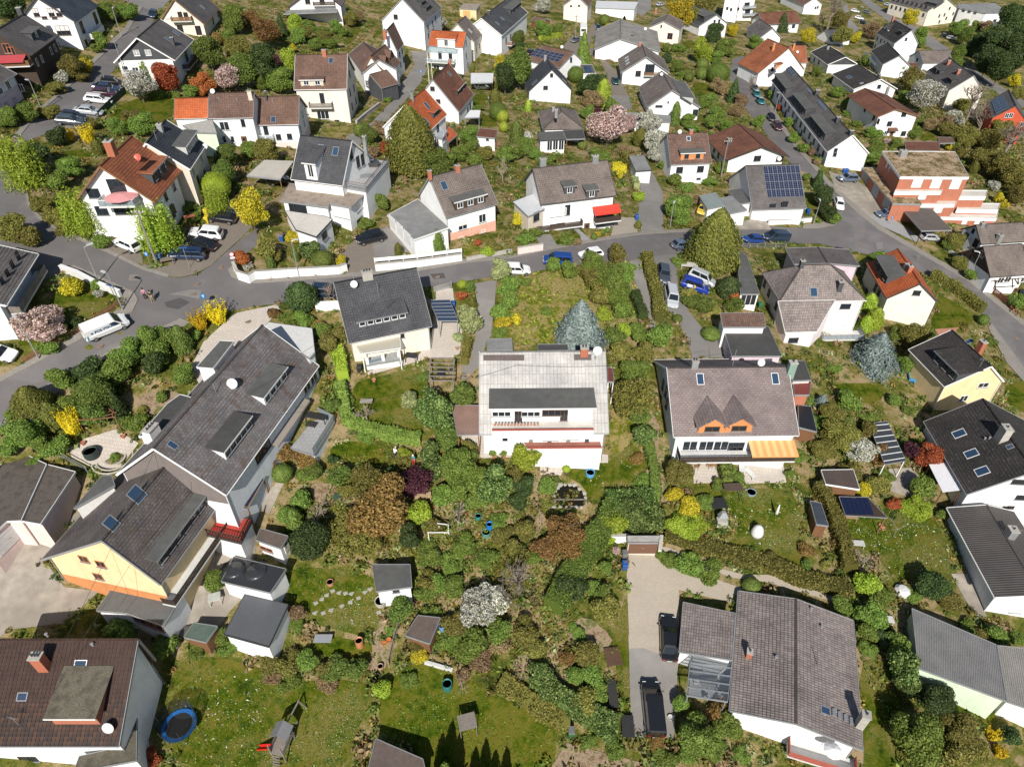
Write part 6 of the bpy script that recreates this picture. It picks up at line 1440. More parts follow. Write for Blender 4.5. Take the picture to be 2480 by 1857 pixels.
def houses_mid_left():
	h=House('terrace_house','white house with dark grey roof and large roof terrace on the right','the roof-terrace house','01','bright','darkgrey',B=(750,1605),A=(320,1535),C=(985,1370),R=(830,1220),eh=5,oh=.35,trim='white',near=True)
	h.sky('B',[(557,1290),(688,1310)],.8,1.2,'grey');d=h.dorm('B',(440,1545),(535,1562),2.6,1,'bluewhite','darkgrey','w',.9,2.0,rise=.35)
	h.win('F',[(820,1330),(880,1400),(920,1380)],1.0,1.8,'k');h.chim('C',(950,1300),.5,.5,2.2,METAL(),1)
	h=Flat('gravel_roof_wing','lower white wing with pinkish gravel roof below the dark grey terrace house','the gravel-roofed wing','11',[(205,80),(620,135),(635,105),(820,140),(955,5),(290,-70)],h=3.2,wx='bright',rx=GRAVEL(),cat='house wing',over=.4)
	h.win(0,[(330,150),(400,160)],1.6,1.8,'k');h.win(2,[(730,180)],3,1.6,'ws');h.win(3,[(885,120),(1000,160)],2.2,1.5,'ws');h.win(3,[(900,270)],2.0,1.6,'k')
	h=Flat('roof_terrace_block','white block carrying the furnished roof terrace, timber railing on top',None,'01',[(770,1620),(945,1650),(1150,1400),(985,1375)],h=4.6,wx='bright',rx=plain('terrace_grey',(.36,.36,.36),.8,.3),cat='house wing',fa='grey')
	up=NA([0,0,1.0])
	for k,(a,b) in enumerate(((0,1),(1,2))):
		for z in (.3,.6,.9,1.1):
			QM.bar(h.rel(h.Q[a])+up*z,h.rel(h.Q[b])+up*z,.05,.07).build('railing',TRIMG() if z !=1.1 else WOOD(),h.root)
	for (x,y,w,d,hh,mt) in ((940,1420,1.6,.9,.7,WOODG()),(1020,1440,1.8,1.2,.75,TRIMD()),(880,1500,1.2,.8,.6,plain('cushion_grey',(.3,.3,.31),.9,.2)),(960,1520,2.2,1.6,.05,plain('rug_grey',(.22,.23,.24),.9,.2))):
		p=h.top((x,y));m=MB();m.box(p+up*hh*.85,(w/2,.2,0),(-.15,d/2,0),(0,0,hh*.12));m.box(p+up*hh*.4,(w/2*.8,0,0),(0,d/2*.7,0),(0,0,hh*.35));m.build('terrace_furniture',mt,h.root)
	h=Flat('front_terrace_building','low white garage building with terrace on top and planted edge, by the street wall',None,'11',[(345,330),(520,390),(660,240),(600,215),(250,165)],h=2.9,wx='bright',rx=plain('terrace_pale',(.62,.58,.52),.8,.25),cat='garage',fa='dark')
	h.win(1,[(590,380)],1.6,1.1,'k')
	h=Flat('flat_roofed_garage','white double garage with stained flat grey roof behind the white street wall','the flat-roofed double garage','11',[(1135,205),(1365,415),(1665,310),(1400,65)],h=2.9,wx='bright',rx=FELTL(),cat='garage',fa='white')
	h.win(0,[(1180,270),(1245,330),(1310,400)],2.3,2.0,'gw')
	h=House('grey_tiled_house','white house with mottled grey roof and wide flat dormer, pink plinth','the pink-plinth grey house','01','bright','greybrown',B=(1645,1885),A=(2080,1755),C=(1415,1690),R=(1495,1530),G=('B',(1680,2095)),oh=.3,trim='grey',plinth=('salmon',1.0),near=True)
	h.dorm('B',('11',1720,165),('11',1985,95),1.35,3,'darkbrown','felt','w',1.0,.95);h.sky('B',[(1625,1605)],.8,1.2);h.chim('B',(1740,1475),.7,.6,.8,wall('brick'));h.chim('C',(1500,1510),.5,.5,.6,wall('brick'))
	h.win('B',[('11',1785,290)],1.6,1.5,'wh');h.win('B',[('11',1955,230)],1.3,1.4,'w');h.win('B',[('11',1770,400),('11',1965,340)],.8,.45,'w')
	h=House('dark_roofed_house','white house with dark grey roof, long shed dormer and glazed porch by the street','the glazed-porch dark-roofed house','11','cream','darkgrey',B=(1520,1160),A=(800,1310),R=(1395,660),G=('B',(1505,1375)),pitch=42,oh=.4,trim='grey',near=True)
	h.dorm('B',(890,1180),(1300,1085),.95,6,'slate','darkgrey','w',.75,.65,rise=.42)
	h.dish('B',(858,850),.9,r=1.1);h.pole('B',(850,790),1.6,3);h.pole('B',(1060,905),2.0,0);h.chim('B',(965,745),1.3,.6,.9,CONC(),3);h.win('B',[(1265,1245)],.5,.6,'k')
	q=Flat('glazed_porch','glass-roofed porch with white pillars on the front of the dark-roofed house',None,'11',[(905,1400),(1250,1350),(1240,1240),(850,1300)],h=2.9,rx=cgl('porch_glass',(.62,.58,.48),.6),posts=True,cat='porch',pmt='white',thick=.08,fa='white')
	h=Flat('lattice_balcony','raised white-pillared terrace with blue slatted balustrade before the glazed porch',None,'11',[(960,1500),(1250,1450),(1230,1370),(930,1420)],h=.7,wx='white',rx=plain('terrace_grey'),cat='terrace')
	up=NA([0,0,1.0])
	for x,y in ((975,1530),(1110,1500),(1245,1470)):
		p=ground(T('11',x,y))-h.r0;QM.bar(p-up*.3,p+up*1.7,.38).build('pillar',wall('bright'),h.root)
	for k in range(10):
		a=ground(T('11',990+11*k,1525-2.6*k))-h.r0;QM.bar(a+up*.5,a+up*1.3,.09,.03).build('slat',plain('slat_blue',(.16,.24,.30),.7,.2),h.root)
	h=Flat('curved_carport','carport with curved dark blue translucent roof on white posts',None,'11',[(1575,1115),(1745,1115),(1670,935),(1500,940)],h=2.5,rx=glossy('polycarbonate_blue',(.035,.055,.10),.25),posts=True,cat='carport',pmt='metal',thick=.1)
	for k in range(1,6):
		a=h.rel(h.Q[3])*(1-k/6)+h.rel(h.Q[0])*k/6;b=h.rel(h.Q[2])*(1-k/6)+h.rel(h.Q[1])*k/6;QM.bar(a+up*.06,b+up*.06,.05).build('rib',TRIMG(),h.ro)
	h=Flat('timber_pergola','open timber pergola with slatted top over a garden table',None,'11',[(1495,1640),(1700,1640),(1715,1450),(1505,1445)],h=2.4,rx=WOODG(),posts=True,cat='pergola',pmt='woodg',thick=.06,fa=None)
	bpy.data.objects.remove(h.ro);Q=[h.rel(q) for q in h.Q]
	for a,b in ((0,3),(1,2)):
		QM.bar(Q[a],Q[b],.14).build('beam',WOODG(),h.root)
	for k in range(6):
		QM.bar(Q[0]*(1-k/5)+Q[3]*k/5+up*.12,Q[1]*(1-k/5)+Q[2]*k/5+up*.12,.09,.12).build('rafter',WOODG(),h.root)
	h=Flat('beige_carport','carport with a wide beige flat roof on brown posts, car beneath',None,'01',[(-80,1520),(210,1550),(325,1395),(70,1385)],h=2.8,rx=plain('sheet_beige',(.50,.46,.40),.8,.2),posts=True,cat='carport')
	h=House('left_edge_house','white house with mossy grey roof and dark veranda on the left edge','the left-edge veranda house','10','bluewhite','grey',B=(330,540),A=(50,985),flip=True,W=13,pitch=24,eh=4.2,oh=1.3,trim='white')
	h.win('B',[(150,560),(105,640),(65,720),(20,790)],1.0,1.3,'k');h.balcony('B',(200,870),10,1.4,'woodg')
def houses_mid():
	h=House('semi_detached_house','white semi-detached house with grey stepped roof and bright red awning','the red-awning semi','02','bright','greybrown',B=(900,1690),A=(250,1770),R=(830,1385),pitch=40,G=('B',(895,1990)),oh=.35,trim='dark',near=True)
	h.dorm('B',(450,1680),(545,1670),1.3,1,'slate','felt','w',.9,1.0);h.dorm('B',(640,1715),(735,1700),1.3,1,'slate','felt','w',.9,1.0)
	h.chim('B',(265,1425),1.0,.7,1.0,METAL(),2);h.chim('B',(715,1395),1.0,.7,.9,METAL(),2)
	h.win('B',[('12',400,180)],2.8,1.4,'ws');h.win('B',[('12',480,160)],.9,1.8,'k');h.balcony('B',('12',370,300),9,1.3,'dark');h.win('B',[('12',360,310),('12',270,350),('12',420,300)],1.4,1.2,'k')
	h.win('B',[('12',800,200)],3.0,1.8,'k');h.balcony('B',('12',810,240),4.6,1.2,'dark');h.awning('B',('12',805,120),4.6,1.6,(.62,.05,.03),.7);h.win('B',[('12',795,285)],3.0,.7,'k');h.win('B',[('12',645,320)],1.0,2.0,'d')
	h=Flat('entrance_block','low white wing with flat white terrace roof at the left of the red-awning semi',None,'12',[(140,215),(280,150),(190,20),(10,90)],h=3.4,wx='beige',rx=plain('terrace_white',(.58,.59,.60),.8,.15),cat='house wing');h.win(0,[(210,215)],1.4,1.6,'k')
	h=House('grey_roof_hall','long house with pale grey tiled roof and white gable near the top','the pale grey long roof','02','bright','lightgrey',B=(1280,450),C=(705,465),D=(850,290),R=(1112,338),eh=3.5,oh=.4,fr=.62)
	h.sky('C',[(935,290),(1060,250)],.9,1.2);h.dish('C',(1150,270),.6)
	h=House('brown_grey_house','white house with brown-grey roof, three skylights and gable balcony','the three-skylight house','02','bright','greybrown',B=(1365,635),C=(940,615),D=(870,500),R=(1160,493),eh=3.5,oh=.5)
	h.sky('C',[(990,500),(995,525),(1000,550)],.8,.9,'white');h.chim('C',(1105,400),.7,.7,1.0,wall('brick'));h.win('F',[(1090,638)],1.5,1.5,'b');h.win('F',[(1190,600)],2.6,2.6,'k');h.balcony('F',(1200,650),4,1.2,'wood');h.win('C',[(930,620)],1.5,1.5,'k')
	h=House('brown_grey_house','white house with broad brown-grey roof and blank white gable, slim cypress in front','the broad white gable','02','bright','greybrown',B=(1630,930),C=(1165,915),D=(1050,745),R=(1385,780),G=('B',(1560,1040)),oh=.4)
	h.win('F',[(1270,920)],1.8,.5,'k');h.win('F',[(1350,885)],.4,.4,'k');h.win('F',[(1585,975)],1.4,1.6,'k');h.dish('C',(1290,660),.5);h.dorm('B',(1490,850),(1545,800),1.4,2,'grey','felt','k')
	h=House('slate_roof_house','white house with steep slate roof and pointed gable beside the solar house','the pointed slate gable','02','bright','slate',B=(520,780),C=(145,800),D=(130,690),R=(345,600),G=('B',(505,900)),oh=.3,trim='dark')
	h.win('F',[(342,652)],.8,.9,'k');h.win('F',[(290,760)],1.2,1.0,'b');h.sky('C',[(195,715)],.9,1.5);h.sky('B',[(450,700)],.8,1.3);h.chim('C',(285,525),.9,.6,1.2,METAL(),2)
	h=House('solar_house','house with brown roof covered in black solar panels beside the winding drive','the black-panelled roof','02','bright','brown',B=(410,590),A=(160,515),C=(585,520),R=(545,455),eh=3,oh=.3,fr=.6)
	h.solar('B',(215,420),(400,540),3,6);h.dish('B',(430,420),.4);h.win('F',[(510,520)],.9,1.2,'k')
	h=Flat('solar_garage','small white garage with solar panels on its flat roof',None,'02',[(615,640),(725,635),(690,560),(585,560)],h=2.8,wx='bright',rx=FELT(),cat='garage',fa='white');h.solar((615,575),(675,570),(635,630),2,3)
	h=House('bungalow','brown-roofed hipped bungalow with patio and flat grey extension','the hipped bungalow','02','bright','greybrown',B=(615,1110),A=(595,985),C=(275,1130),D=(205,930),R=(440,1020),eh=2.9,oh=.4,hip=(4.2,4.2),L=12,fr=.5)
	h.chim('B',(380,985),.9,.6,.9,METAL(),2);h.chim('C',(355,960),.7,.5,.8,METAL(),1)
	h=Flat('sunroom_extension','white extension with flat grey roof and tall windows before the hipped bungalow',None,'02',[(240,1215),(460,1205),(435,1135),(220,1145)],h=2.9,wx='bright',rx=FELT(),cat='house wing',fa='dark');h.win(0,[(325,1260),(375,1255),(425,1255)],1.1,2.0,'w')
	Flat('patio_roof','dark flat patio roof beside the white bungalow extension',None,'02',[(470,1205),(630,1200),(610,1120),(440,1130)],h=2.7,rx=FELTD(),posts=True,cat='patio roof')
	h=House('small_white_house','small white house with mossy brown roof and orange timber dormer','the orange-dormer cottage','02','bright','brownlich',B=(1722,1412),A=(1370,1425),R=(1715,1146),G=('B',(1690,1600)),oh=.25,pitch=40)
	h.dorm('B',(1455,1385),(1650,1375),1.35,2,'orange','felt','k',.9,.9);h.sky('B',[(1525,1200)],.6,.8,'white');h.win('B',[(1448,1470),(1628,1462)],1.4,1.3,'k');h.win('B',[(1612,1545)],.9,.4,'k');h.chim('B',(1545,1150),.7,.6,.6,wall('brick'));h.dish('B',(1445,1160),.5)
	h=House('chalet','brown-roofed chalet with wide overhanging eaves behind the timber pole','the wide-eaved brown chalet','02','bright','redbrown',B=(2397,1355),C=(1870,1400),D=(1720,1200),R=(2170,1265),eh=3.3,oh=.9,trim='darkwood')
	h.chim('C',(1870,1250),1.0,.8,1.3,wall('slate'),2);h.win('C',[(1750,1290),(1785,1340)],1.0,1.3,'k');h.win('F',[(2120,1370),('03',100,1375)],1.6,1.2,'k')
	h=House('solar_bungalow','white house with a big array of framed solar panels by the street bend','the framed solar roof','03','bright','grey',B=(330,1800),A=(-140,1815),R=(200,1420),pitch=38,eh=3.0,oh=.3)
	h.solar('B',(-45,1440),(310,1700),4,8);h.win('B',[('13',40,130),('13',145,110)],1.2,1.2,'k');h.dish('B',(95,1375),.1)
	h=Flat('street_garage','white garage with flat grey roof and white door beside the framed solar roof',None,'12',[(1880,190),(2030,160),(1900,40),(1780,60)],h=2.7,wx='white',rx=FELTL(),cat='garage');h.win(0,[(1960,220)],2.6,2.0,'gw')
	h=Flat('street_garage','pale garage with flat green-grey roof and a yellow car in its open bay',None,'12',[(1690,150),(1840,120),(1760,10),(1620,40)],h=2.7,wx='white',rx=plain('roof_greygreen',(.22,.26,.25),.8,.2),cat='garage')
	h=Flat('street_garage','white-doored garage beside the lower driveway garages with dark flat roof',None,'12',[(1960,110),(2115,85),(2040,-40),(1870,-10)],h=2.7,wx='bright',rx=FELT(),cat='garage');h.win(0,[(2060,130)],2.6,2.0,'gw')
	h=Flat('garage','white garage with flat grey roof at the head of the steep driveway',None,'02',[(1070,1480),(1205,1470),(1140,1340),(1010,1350)],h=2.7,wx='bright',rx=FELTL(),cat='garage',fa='dark');h.win(0,[(1125,1525)],2.5,2.1,'gw')
	Flat('garage_block','long low garage with pale flat roof below the broad white gable',None,'02',[(970,1045),(1370,1060),(1370,1000),(935,970)],h=2.6,wx='bright',rx=FELTL(),cat='garage')
	h=House('cream_brown_house','cream house with brown roof and a red-framed window near the top','the cream brown-roofed house','02','ivory','greybrown',B=(1455,260),C=(1175,240),R=(1310,185),G=('B',(1440,400)),L=12,oh=.3)
	h.chim('C',(1245,105),.9,.7,1.2,wall('brick'));h.win('F',[(1365,315)],1.8,2.0,'r');h.win('F',[(1290,230)],.5,.9,'k')
	h=House('dark_dormer_house','white house with dark roof and large flat dormer near the top edge','the flat-dormer dark house','02','bright','darkgrey',B=(1868,205),C=(1660,245),D=(1545,160),R=(1790,128),eh=4.0,oh=.4,fr=.45)
	h.dorm('C',(1550,150),(1650,205),2.2,3,'slate','felt','k',1.0,1.3);h.win('F',[(1750,190),(1790,185)],.9,1.2,'k')
	h=House('cream_house','cream house with brown roof and brick balconies cut by the top edge','the brick-balcony cream house','02','ivory','brown',B=(660,60),C=(440,50),R=(560,-40),eh=5,L=12,oh=.3);h.win('F',[(510,55),(580,52)],.8,.5,'k')
	h=Flat('white_flats','white flats with curved balconies at the top edge','the white balcony flats','02',[(1850,-60),(1975,-55),(2000,-110),(1870,-115)],h=10,G=(0,(1885,190)),wx='bright',rx=FELT(),cat='building')
	h.win(0,[(1860,75),(1893,85),(1955,80)],.9,1.1,'k')
	h=Flat('white_flats_wing','balcony wing of the white flats with dark glass balcony fronts',None,'02',[(1975,-30),(2110,-40),(2110,-90),(1990,-100)],h=10,G=(0,(1975,185)),wx='bright',rx=FELT(),cat='building')
	h.balcony(0,(2040,65),6,1.6,'grey',glass=True);h.balcony(0,(2040,130),6,1.6,'grey',glass=True);h.win(0,[(2030,45),(2035,105)],2.6,1.8,'k')
	h=House('grey_roof_house','white house with low dark grey roof and aerials at upper right','the low dark-grey roof','02','bright','grey',B=(2330,330),C=(2130,325),D=(1990,240),R=(2200,245),eh=3,oh=.4,fr=.5);h.pole('C',(2130,240),2,3)
	h=Flat('terrace_cafe','white terrace building with folded parasols at the top edge',None,'02',[(720,70),(1060,85),(1090,20),(730,10)],h=3.2,wx='bright',rx=plain('terrace_white'),cat='building')
	h=House('motorhome_shed','brown lean-to roofed hut in the allotment near the top',None,'02','wood','brown',B=(250,200),A=(160,180),W=5,pitch=20,eh=2.4,oh=.2,cat='hut')
def houses_right():
	h=House('chalet','white chalet with red-brown roof beside a blue-green conifer, upper right','the red-brown chalet','03','bright','redbrown',B=(290,200),A=(-40,215),R=(330,100),pitch=28,eh=3.2,oh=.7);h.win('B',[(220,230)],1.4,1.3,'k')
	h=House('white_house','small white house with brown roof at the top edge beside bare birches','the top-edge brown roof','03','bright','brown',B=(470,40),C=(370,70),D=(270,-20),R=(440,-15),eh=4,oh=.2,fr=.5);h.win('F',[(410,70),(430,65)],.8,1.0,'k')
	h=House('white_house','little white house with dark steep roof behind a golden shrub','the little dark-roofed house','03','bright','darkgrey',B=(540,360),C=(420,310),R=(480,260),G=('B',(535,385)),L=9,oh=.2,fr=.5);h.win('F',[(435,380),(470,378)],1.0,1.0,'k')
	h=House('orange_roof_house','white house with large red-orange roof and two orange chimneys','the twin-chimney orange roof','03','bright','terracotta',B=(315,600),C=(-20,670),D=(-95,570),R=(165,415),eh=4.5,oh=.3,trim='brown',fr=.45)
	h.chim('C',(40,440),.6,.6,2.0,wall('orange'));h.win('F',[(40,600)],1.0,1.2,'k');h.dorm('C',(20,640),(90,560),1.4,1,'orange','terracotta','w')
	h=House('orange_roof_house','low red-orange roofed wing with dish beside the twin-chimney roof','the red-orange wing','03','bright','terracotta',B=(340,545),A=(200,545),R=(335,395),pitch=40,eh=4,oh=.2);h.chim('B',(215,430),.5,.5,1.8,wall('orange'));h.dish('B',(250,465),.5)
	h=House('terraced_row','long terrace of row houses with brown roof, flat dormers and white gable end','the row-house terrace','03','bright','grey',B=(875,1325),C=(505,1305),D=(0,690),R=(735,1168),G=('C',(475,1430)),oh=.3,trim='white',cat='row house')
	for (a,b) in (((45,700),(150,815)),((205,870),(315,1000)),((355,1055),(480,1215))):h.dorm('C',a,b,1.7,5,'slate','felt','k',1.0,1.4,rise=.12)
	h.solar('C',(155,600),(240,640),2,3);h.solar('C',(330,770),(390,810),2,2);h.solar('C',(420,880),(515,935),3,4);h.chim('C',(420,815),.9,.9,1.0);h.chim('C',(600,1050),.9,.9,1.0);h.chim('C',(715,1160),.8,.8,.8)
	h.win('F',[(585,1300),(578,1335)],.8,.9,'k');h.winz('C',[.05,.12,.19,.26,.34,.41,.48,.55,.63,.70,.78,.86,.94],2.6,1.2,1.3,'k');h.winz('C',[.08,.22,.37,.51,.66,.82],.9,1.0,2.0,'dk')
	h=House('hipped_dark_house','white bungalow with dark charcoal roof and dark gable below the golden shrub','the charcoal gable bungalow','03','bright','fibredark',B=(785,560),C=(515,560),D=(360,450),R=(665,495),eh=3.2,oh=.5,trim='white',gable='slate',fr=.5);h.chim('C',(515,430),.6,.6,1.0,METAL());h.win('C',[(400,520),(440,540)],1.0,1.3,'k')
	h=House('dark_roofed_house','white house with dark grey cross roof and green-tinted roof light','the dark cross-roofed house','03','bright','fibredark',B=(1120,770),C=(755,785),D=(600,650),R=(990,685),eh=3.2,oh=.5,trim='white',fr=.45);h.win('F',[(960,750)],1.1,1.1,'k');h.chim('C',(955,670),.8,.6,.9);h.win('C',[(650,770),(715,820)],1.2,1.6,'k')
	h.sky('C',[(700,670)],1.6,1.2);h.sky('C',[(808,722)],.6,.7,'white')
	h=House('dark_solar_house','dark roof with a block of solar panels behind the cross-roofed house','the half-hidden solar roof','03','bright','fibredark',B=(990,560),A=(890,440),flip=True,W=9,pitch=34,eh=4,oh=.3);h.solar('B',(830,460),(940,560),3,4)
	h=House('white_house','white house with red-brown roof, small porch canopy and three gable windows','the porch-canopy white house','03','bright','redbrown',B=(1310,1005),C=(985,1040),D=(800,850),R=(1210,945),G=('B',(1225,1200)),oh=.5,fr=.62,trim='brown')
	h.win('F',[(1175,988),(1050,1070),(1170,1155)],1.3,1.2,'k');h.win('F',[(1020,1150)],1.0,1.2,'w');h.win('F',[(1065,1165)],1.0,2.0,'d');h.awning('F',(1075,1105),2.4,1.2,(.14,.06,.04),.4,name='porch_canopy');h.win('C',[(840,945),(915,1020),(955,1050)],1.0,1.3,'k');h.chim('C',(1030,790),.6,.6,.9,METAL())
	h=House('blue_white_house','white house with dark weathered roof, gable dormer and chimney by the far road','the far-road white house','03','bluewhite','fibredark',B=(1300,380),C=(1095,380),D=(945,285),R=(1245,262),eh=6,oh=.2)
	h.win('F',[(1193,342)],.8,1.1,'k');h.chim('C',(1075,185),.8,.7,1.6,wall('brick'));h.dorm('C',(1000,250),(1035,275),1.4,1,'white','fibredark','k',style='gable',rise=.7);h.dorm('C',(1125,295),(1150,315),1.4,1,'slate','fibredark','k');h.winz('C',[.1,.3,.5,.7,.9],4.4,1.0,1.3,'k');h.winz('C',[.1,.3,.5,.7,.9],1.6,1.0,1.3,'k')
	h=House('cream_mansion','large cream building with grey mansard roof and dormers by the far road','the cream mansion','03','cream','fibre',B=(1640,70),C=(1440,110),D=(1150,20),R=(1590,-10),G=('C',(1400,250)),oh=.3,fr=.5)
	h.win('F',[(1480,140),(1525,130),(1570,75),(1540,160),(1480,190),(1600,120)],.9,1.3,'k');h.winz('C',[.08,.2,.32,.44,.56,.68,.8,.92],7.2,1.0,1.4,'k');h.winz('C',[.08,.2,.32,.44,.56,.68,.8,.92],4.0,1.0,1.4,'k');h.dorm('C',(1370,40),(1440,75),1.6,3,'slate','felt','k')
	h=Flat('white_hall','white flat-roofed hall building at the top right','the white flat-roofed hall','03',[(1880,120),(2100,115),(1960,30),(1640,40),(1650,75)],h=5.5,wx='bright',rx=FELTL(),cat='building');h.win(0,[(1960,180)],1.6,1.0,'k');h.win(4,[(1690,90),(1740,100),(1790,110)],1.4,1.2,'k')
	h=Flat('white_annex','white annex with grey roof half hidden by the dark pine, top right',None,'03',[(1940,250),(2060,240),(2060,175),(1950,195)],h=5,wx='bluewhite',rx=FELT(),cat='building');h.win(0,[(1950,290),(2000,270)],.9,1.1,'k')
	h=House('grey_apartment_house','big grey-roofed house with roof windows and blank cream gable on the right','the blank cream gable house','03','ivory','fibre',B=(1860,795),C=(1565,785),D=(1370,620),R=(1780,655),eh=6,oh=.15,trim='grey')
	h.dorm('C',(1430,610),(1475,650),1.3,1,'slate','feltd','k');h.dorm('C',(1540,700),(1580,730),1.3,1,'slate','feltd','k');h.chim('C',(1555,560),.8,.8,1.2,wall('brick'));h.chim('C',(1640,640),.8,.8,1.2,wall('brick'));h.win('F',[(1730,765)],.5,.5,'k');h.winz('C',[.1,.25,.4,.55,.7,.85],4.2,1.0,1.3,'w');h.winz('C',[.1,.25,.4,.55,.7,.85],1.5,1.0,1.3,'w')
	h=House('barn','white barn with brown roof behind the big grey-roofed house','the brown-roofed white barn','03','bright','greybrown',B=(1340,550),A=(1600,545),R=(1325,440),pitch=32,eh=4,oh=.2);h.win('F',[(1290,520)],.9,1.1,'k')
	h=Flat('tiled_shed','low shed with a red-brown tiled roof beside the brown-roofed barn',None,'03',[(1150,625),(1315,635),(1290,545),(1125,545)],h=2.8,wx='bright',rx=roof('redbrown'),cat='shed');
	h=House('red_house','bright red house with dark solar roof and cream-framed windows','the bright red house','03','red','grey',B=(2240,1050),C=(1940,1010),D=(1870,870),R=(2115,915),eh=6,oh=.12,fr=.5,trim='dark')
	h.win('F',[(2065,1000),(2100,998),(1985,1075),(2048,1070),(2195,1075),(1950,1155)],.9,1.2,'w');h.solar('C',(1930,880),(2080,930),2,5)
	h=Flat('shed','brown-roofed garage behind the mossy flat roof',None,'03',[(1195,1300),(1490,1305),(1470,1225),(1180,1225)],h=2.6,wx='wood',rx=roof('redbrown'),cat='garage')
	h=Flat('shed','small brown-roofed shelter next to the garage behind the mossy roof',None,'03',[(1485,1240),(1615,1235),(1590,1190),(1470,1185)],h=2.5,rx=roof('brown'),posts=True,cat='shelter')

	h=Flat('brick_apartments','stepped brick and white apartment building with mossy flat roof','the mossy flat-roofed brick block','z2',[(555,600),(1470,605),(1285,270),(315,260)],h=7.5,wx='brick',rx=MOSSR(),cat='building',fa='white',thick=.5,over=.05)
	h.chim((575,330),1.4,1.2,1.3,METAL(),1);h.win(3,[(375,445),(410,490)],.6,1.2,'w')
	h.win(0,[(780,680),(1030,690),(1290,700)],2.0,2.0,'ws')
	h2=Flat('brick_apartments_wing','front terrace level of the brick apartments with white parapet',None,'z2',[(480,800),(1100,800),(1140,735),(520,730)],h=5.0,wx='brick',rx=plain('terrace_pale'),cat='building',fa='white',thick=.7,over=.02);h2.win(0,[(850,855)],1.6,1.5,'ws')
	h2=Flat('brick_apartments_wing','right white balcony slab of the upper terrace level of the brick apartments',None,'z2',[(1130,860),(1695,865),(1715,785),(1155,780)],h=4.6,wx='brick',rx=plain('terrace_pale'),cat='building',fa='white',thick=.8,over=.02)
	h2=Flat('brick_apartments_wing','middle white-fronted terrace step of the brick apartments',None,'z2',[(820,970),(1280,970),(1320,905),(800,895)],h=3.2,wx='brick',rx=plain('terrace_pale'),cat='building',fa='white',thick=.7,over=.02);h2.win(0,[(1060,1030)],1.8,1.6,'ws')
	h2=Flat('brick_apartments_wing','lower right white terrace of the brick apartments with potted plants',None,'z2',[(1310,1035),(1860,1045),(1885,960),(1345,955)],h=2.8,wx='brick',rx=plain('terrace_pale'),cat='building',fa='white',thick=.8,over=.02)
	h2=Flat('brick_apartments_wing','lowest white terrace of the brick apartments above the garden',None,'z2',[(1095,1140),(1840,1160),(1860,1075),(1100,1070)],h=1.6,wx='brick',rx=plain('terrace_pale'),cat='building',fa='white',thick=.6,over=.02);h2.win(0,[(1415,1195),(1585,1195)],1.0,1.2,'ws')
	h2=Flat('garage_row','row of three garages with moss-covered flat roof and blue-grey doors','the mossy garage row','z2',[(455,955),(840,965),(740,830),(480,820),(230,480),(40,475)],h=3.0,wx='brick',rx=MOSSR(),cat='garage',fa='grey',thick=.3,over=.05)
	h2.win(5,[(75,620),(220,790),(370,950)],3.2,2.2,'gk')
	h=Flat('timber_carport','large carport with dark sloping roof over bicycles beside the brick apartments',None,'z2',[(840,1320),(1240,1310),(970,1025),(550,995)],h=2.9,rx=plain('carport_brown',(.12,.10,.09),.8,.25),posts=True,cat='carport',pmt='dark')
	h=House('grey_roof_house','white house with grey-brown roof, chimney and blue-shadowed gable at right','the grey-brown roof right of the carport','13','bluewhite','greybrown',B=(1840,455),A=(2250,428),R=(1790,290),eh=4.2,pitch=38,oh=.35,trim='darkwood')
	h.chim('B',(1985,430),.8,.8,1.3,METAL());h.pole('B',(1890,340),1.4,2);h.chim('B',(1845,300),.7,.6,.7,METAL());h.win('F',[(1715,385)],1.0,1.4,'k');h.win('F',[(1795,450)],1.3,1.8,'k');h.win('F',[(1775,340)],.7,.9,'k')
	h=House('half_timbered_house','half-timbered white house with brown roof and dark gable on the right edge','the half-timbered right-edge house','13','bright','greybrown',B=(1920,740),A=(2260,715),R=(1890,475),eh=4,pitch=40,oh=.4,trim='darkwood',gable='darkbrown')
	h.win('B',[(2010,765),(2070,758)],1.2,1.2,'w');h.win('B',[(2210,760)],1.2,1.0,'w');h.win('B',[(2130,870)],1.0,2.0,'d');h.win('B',[(2200,865)],1.2,1.2,'k');h.win('F',[(1850,540)],1.2,1.2,'w')
	q,t,n=h.face('B');t=V3(t);n=V3(n)
	for (x0,y0,x1,y1) in ((1925,775,2210,745),(1960,825,2130,815),(1960,760,1965,850),(2110,750,2112,830),(2160,745,2162,800),(1975,770,1945,840),(2130,750,2160,800)):
		a=h.phit(T('13',x0,y0),q,n)-h.r0+n*.03;b=h.phit(T('13',x1,y1),q,n)-h.r0+n*.03;QM.bar(a,b,.14).build('timber_beam',WOODD(),h.root)
	h=House('pink_white_house','large pinkish-white house with hipped grey-brown roof, skylights and balcony terrace','the pink-white terrace house','z3','palepink','pantile',B=(1650,815),A=(620,830),R=(1275,388),pitch=42,eh=5.4,oh=.35,trim='white',hip=(5,4),near=False)
	h.sky('B',[(1025,720)],.9,1.2);h.chim('B',(1320,690),.7,.6,1.4);h.chim('B',(880,410),.6,.6,.9)
	h.win('B',[(1400,885)],1.6,.9,'k');h.win('B',[(1345,1070)],1.6,1.4,'ws');h.win('K',[(450,615),(500,725),(585,880),(530,1050)],.9,1.2,'k');h.balcony('B',(1300,1180),6.5,2.4,'woodg',glass=True);h.win('B',[(1330,1410)],1.8,.9,'k')
	h=Flat('pink_white_bay','projecting front bay of the pink-white terrace house under a long sloping roof',None,'z3',[(690,1195),(1060,1185),(1280,812),(605,825)],h=5.1,wx='palepink',rx=roof('pantile'),cat='house wing',dz=[-2.7,-2.7,.1,.1],over=.25,fa='white');h.win(0,[(785,1285)],1.5,.9,'k');h.win(0,[(735,1450)],1.3,1.4,'k')
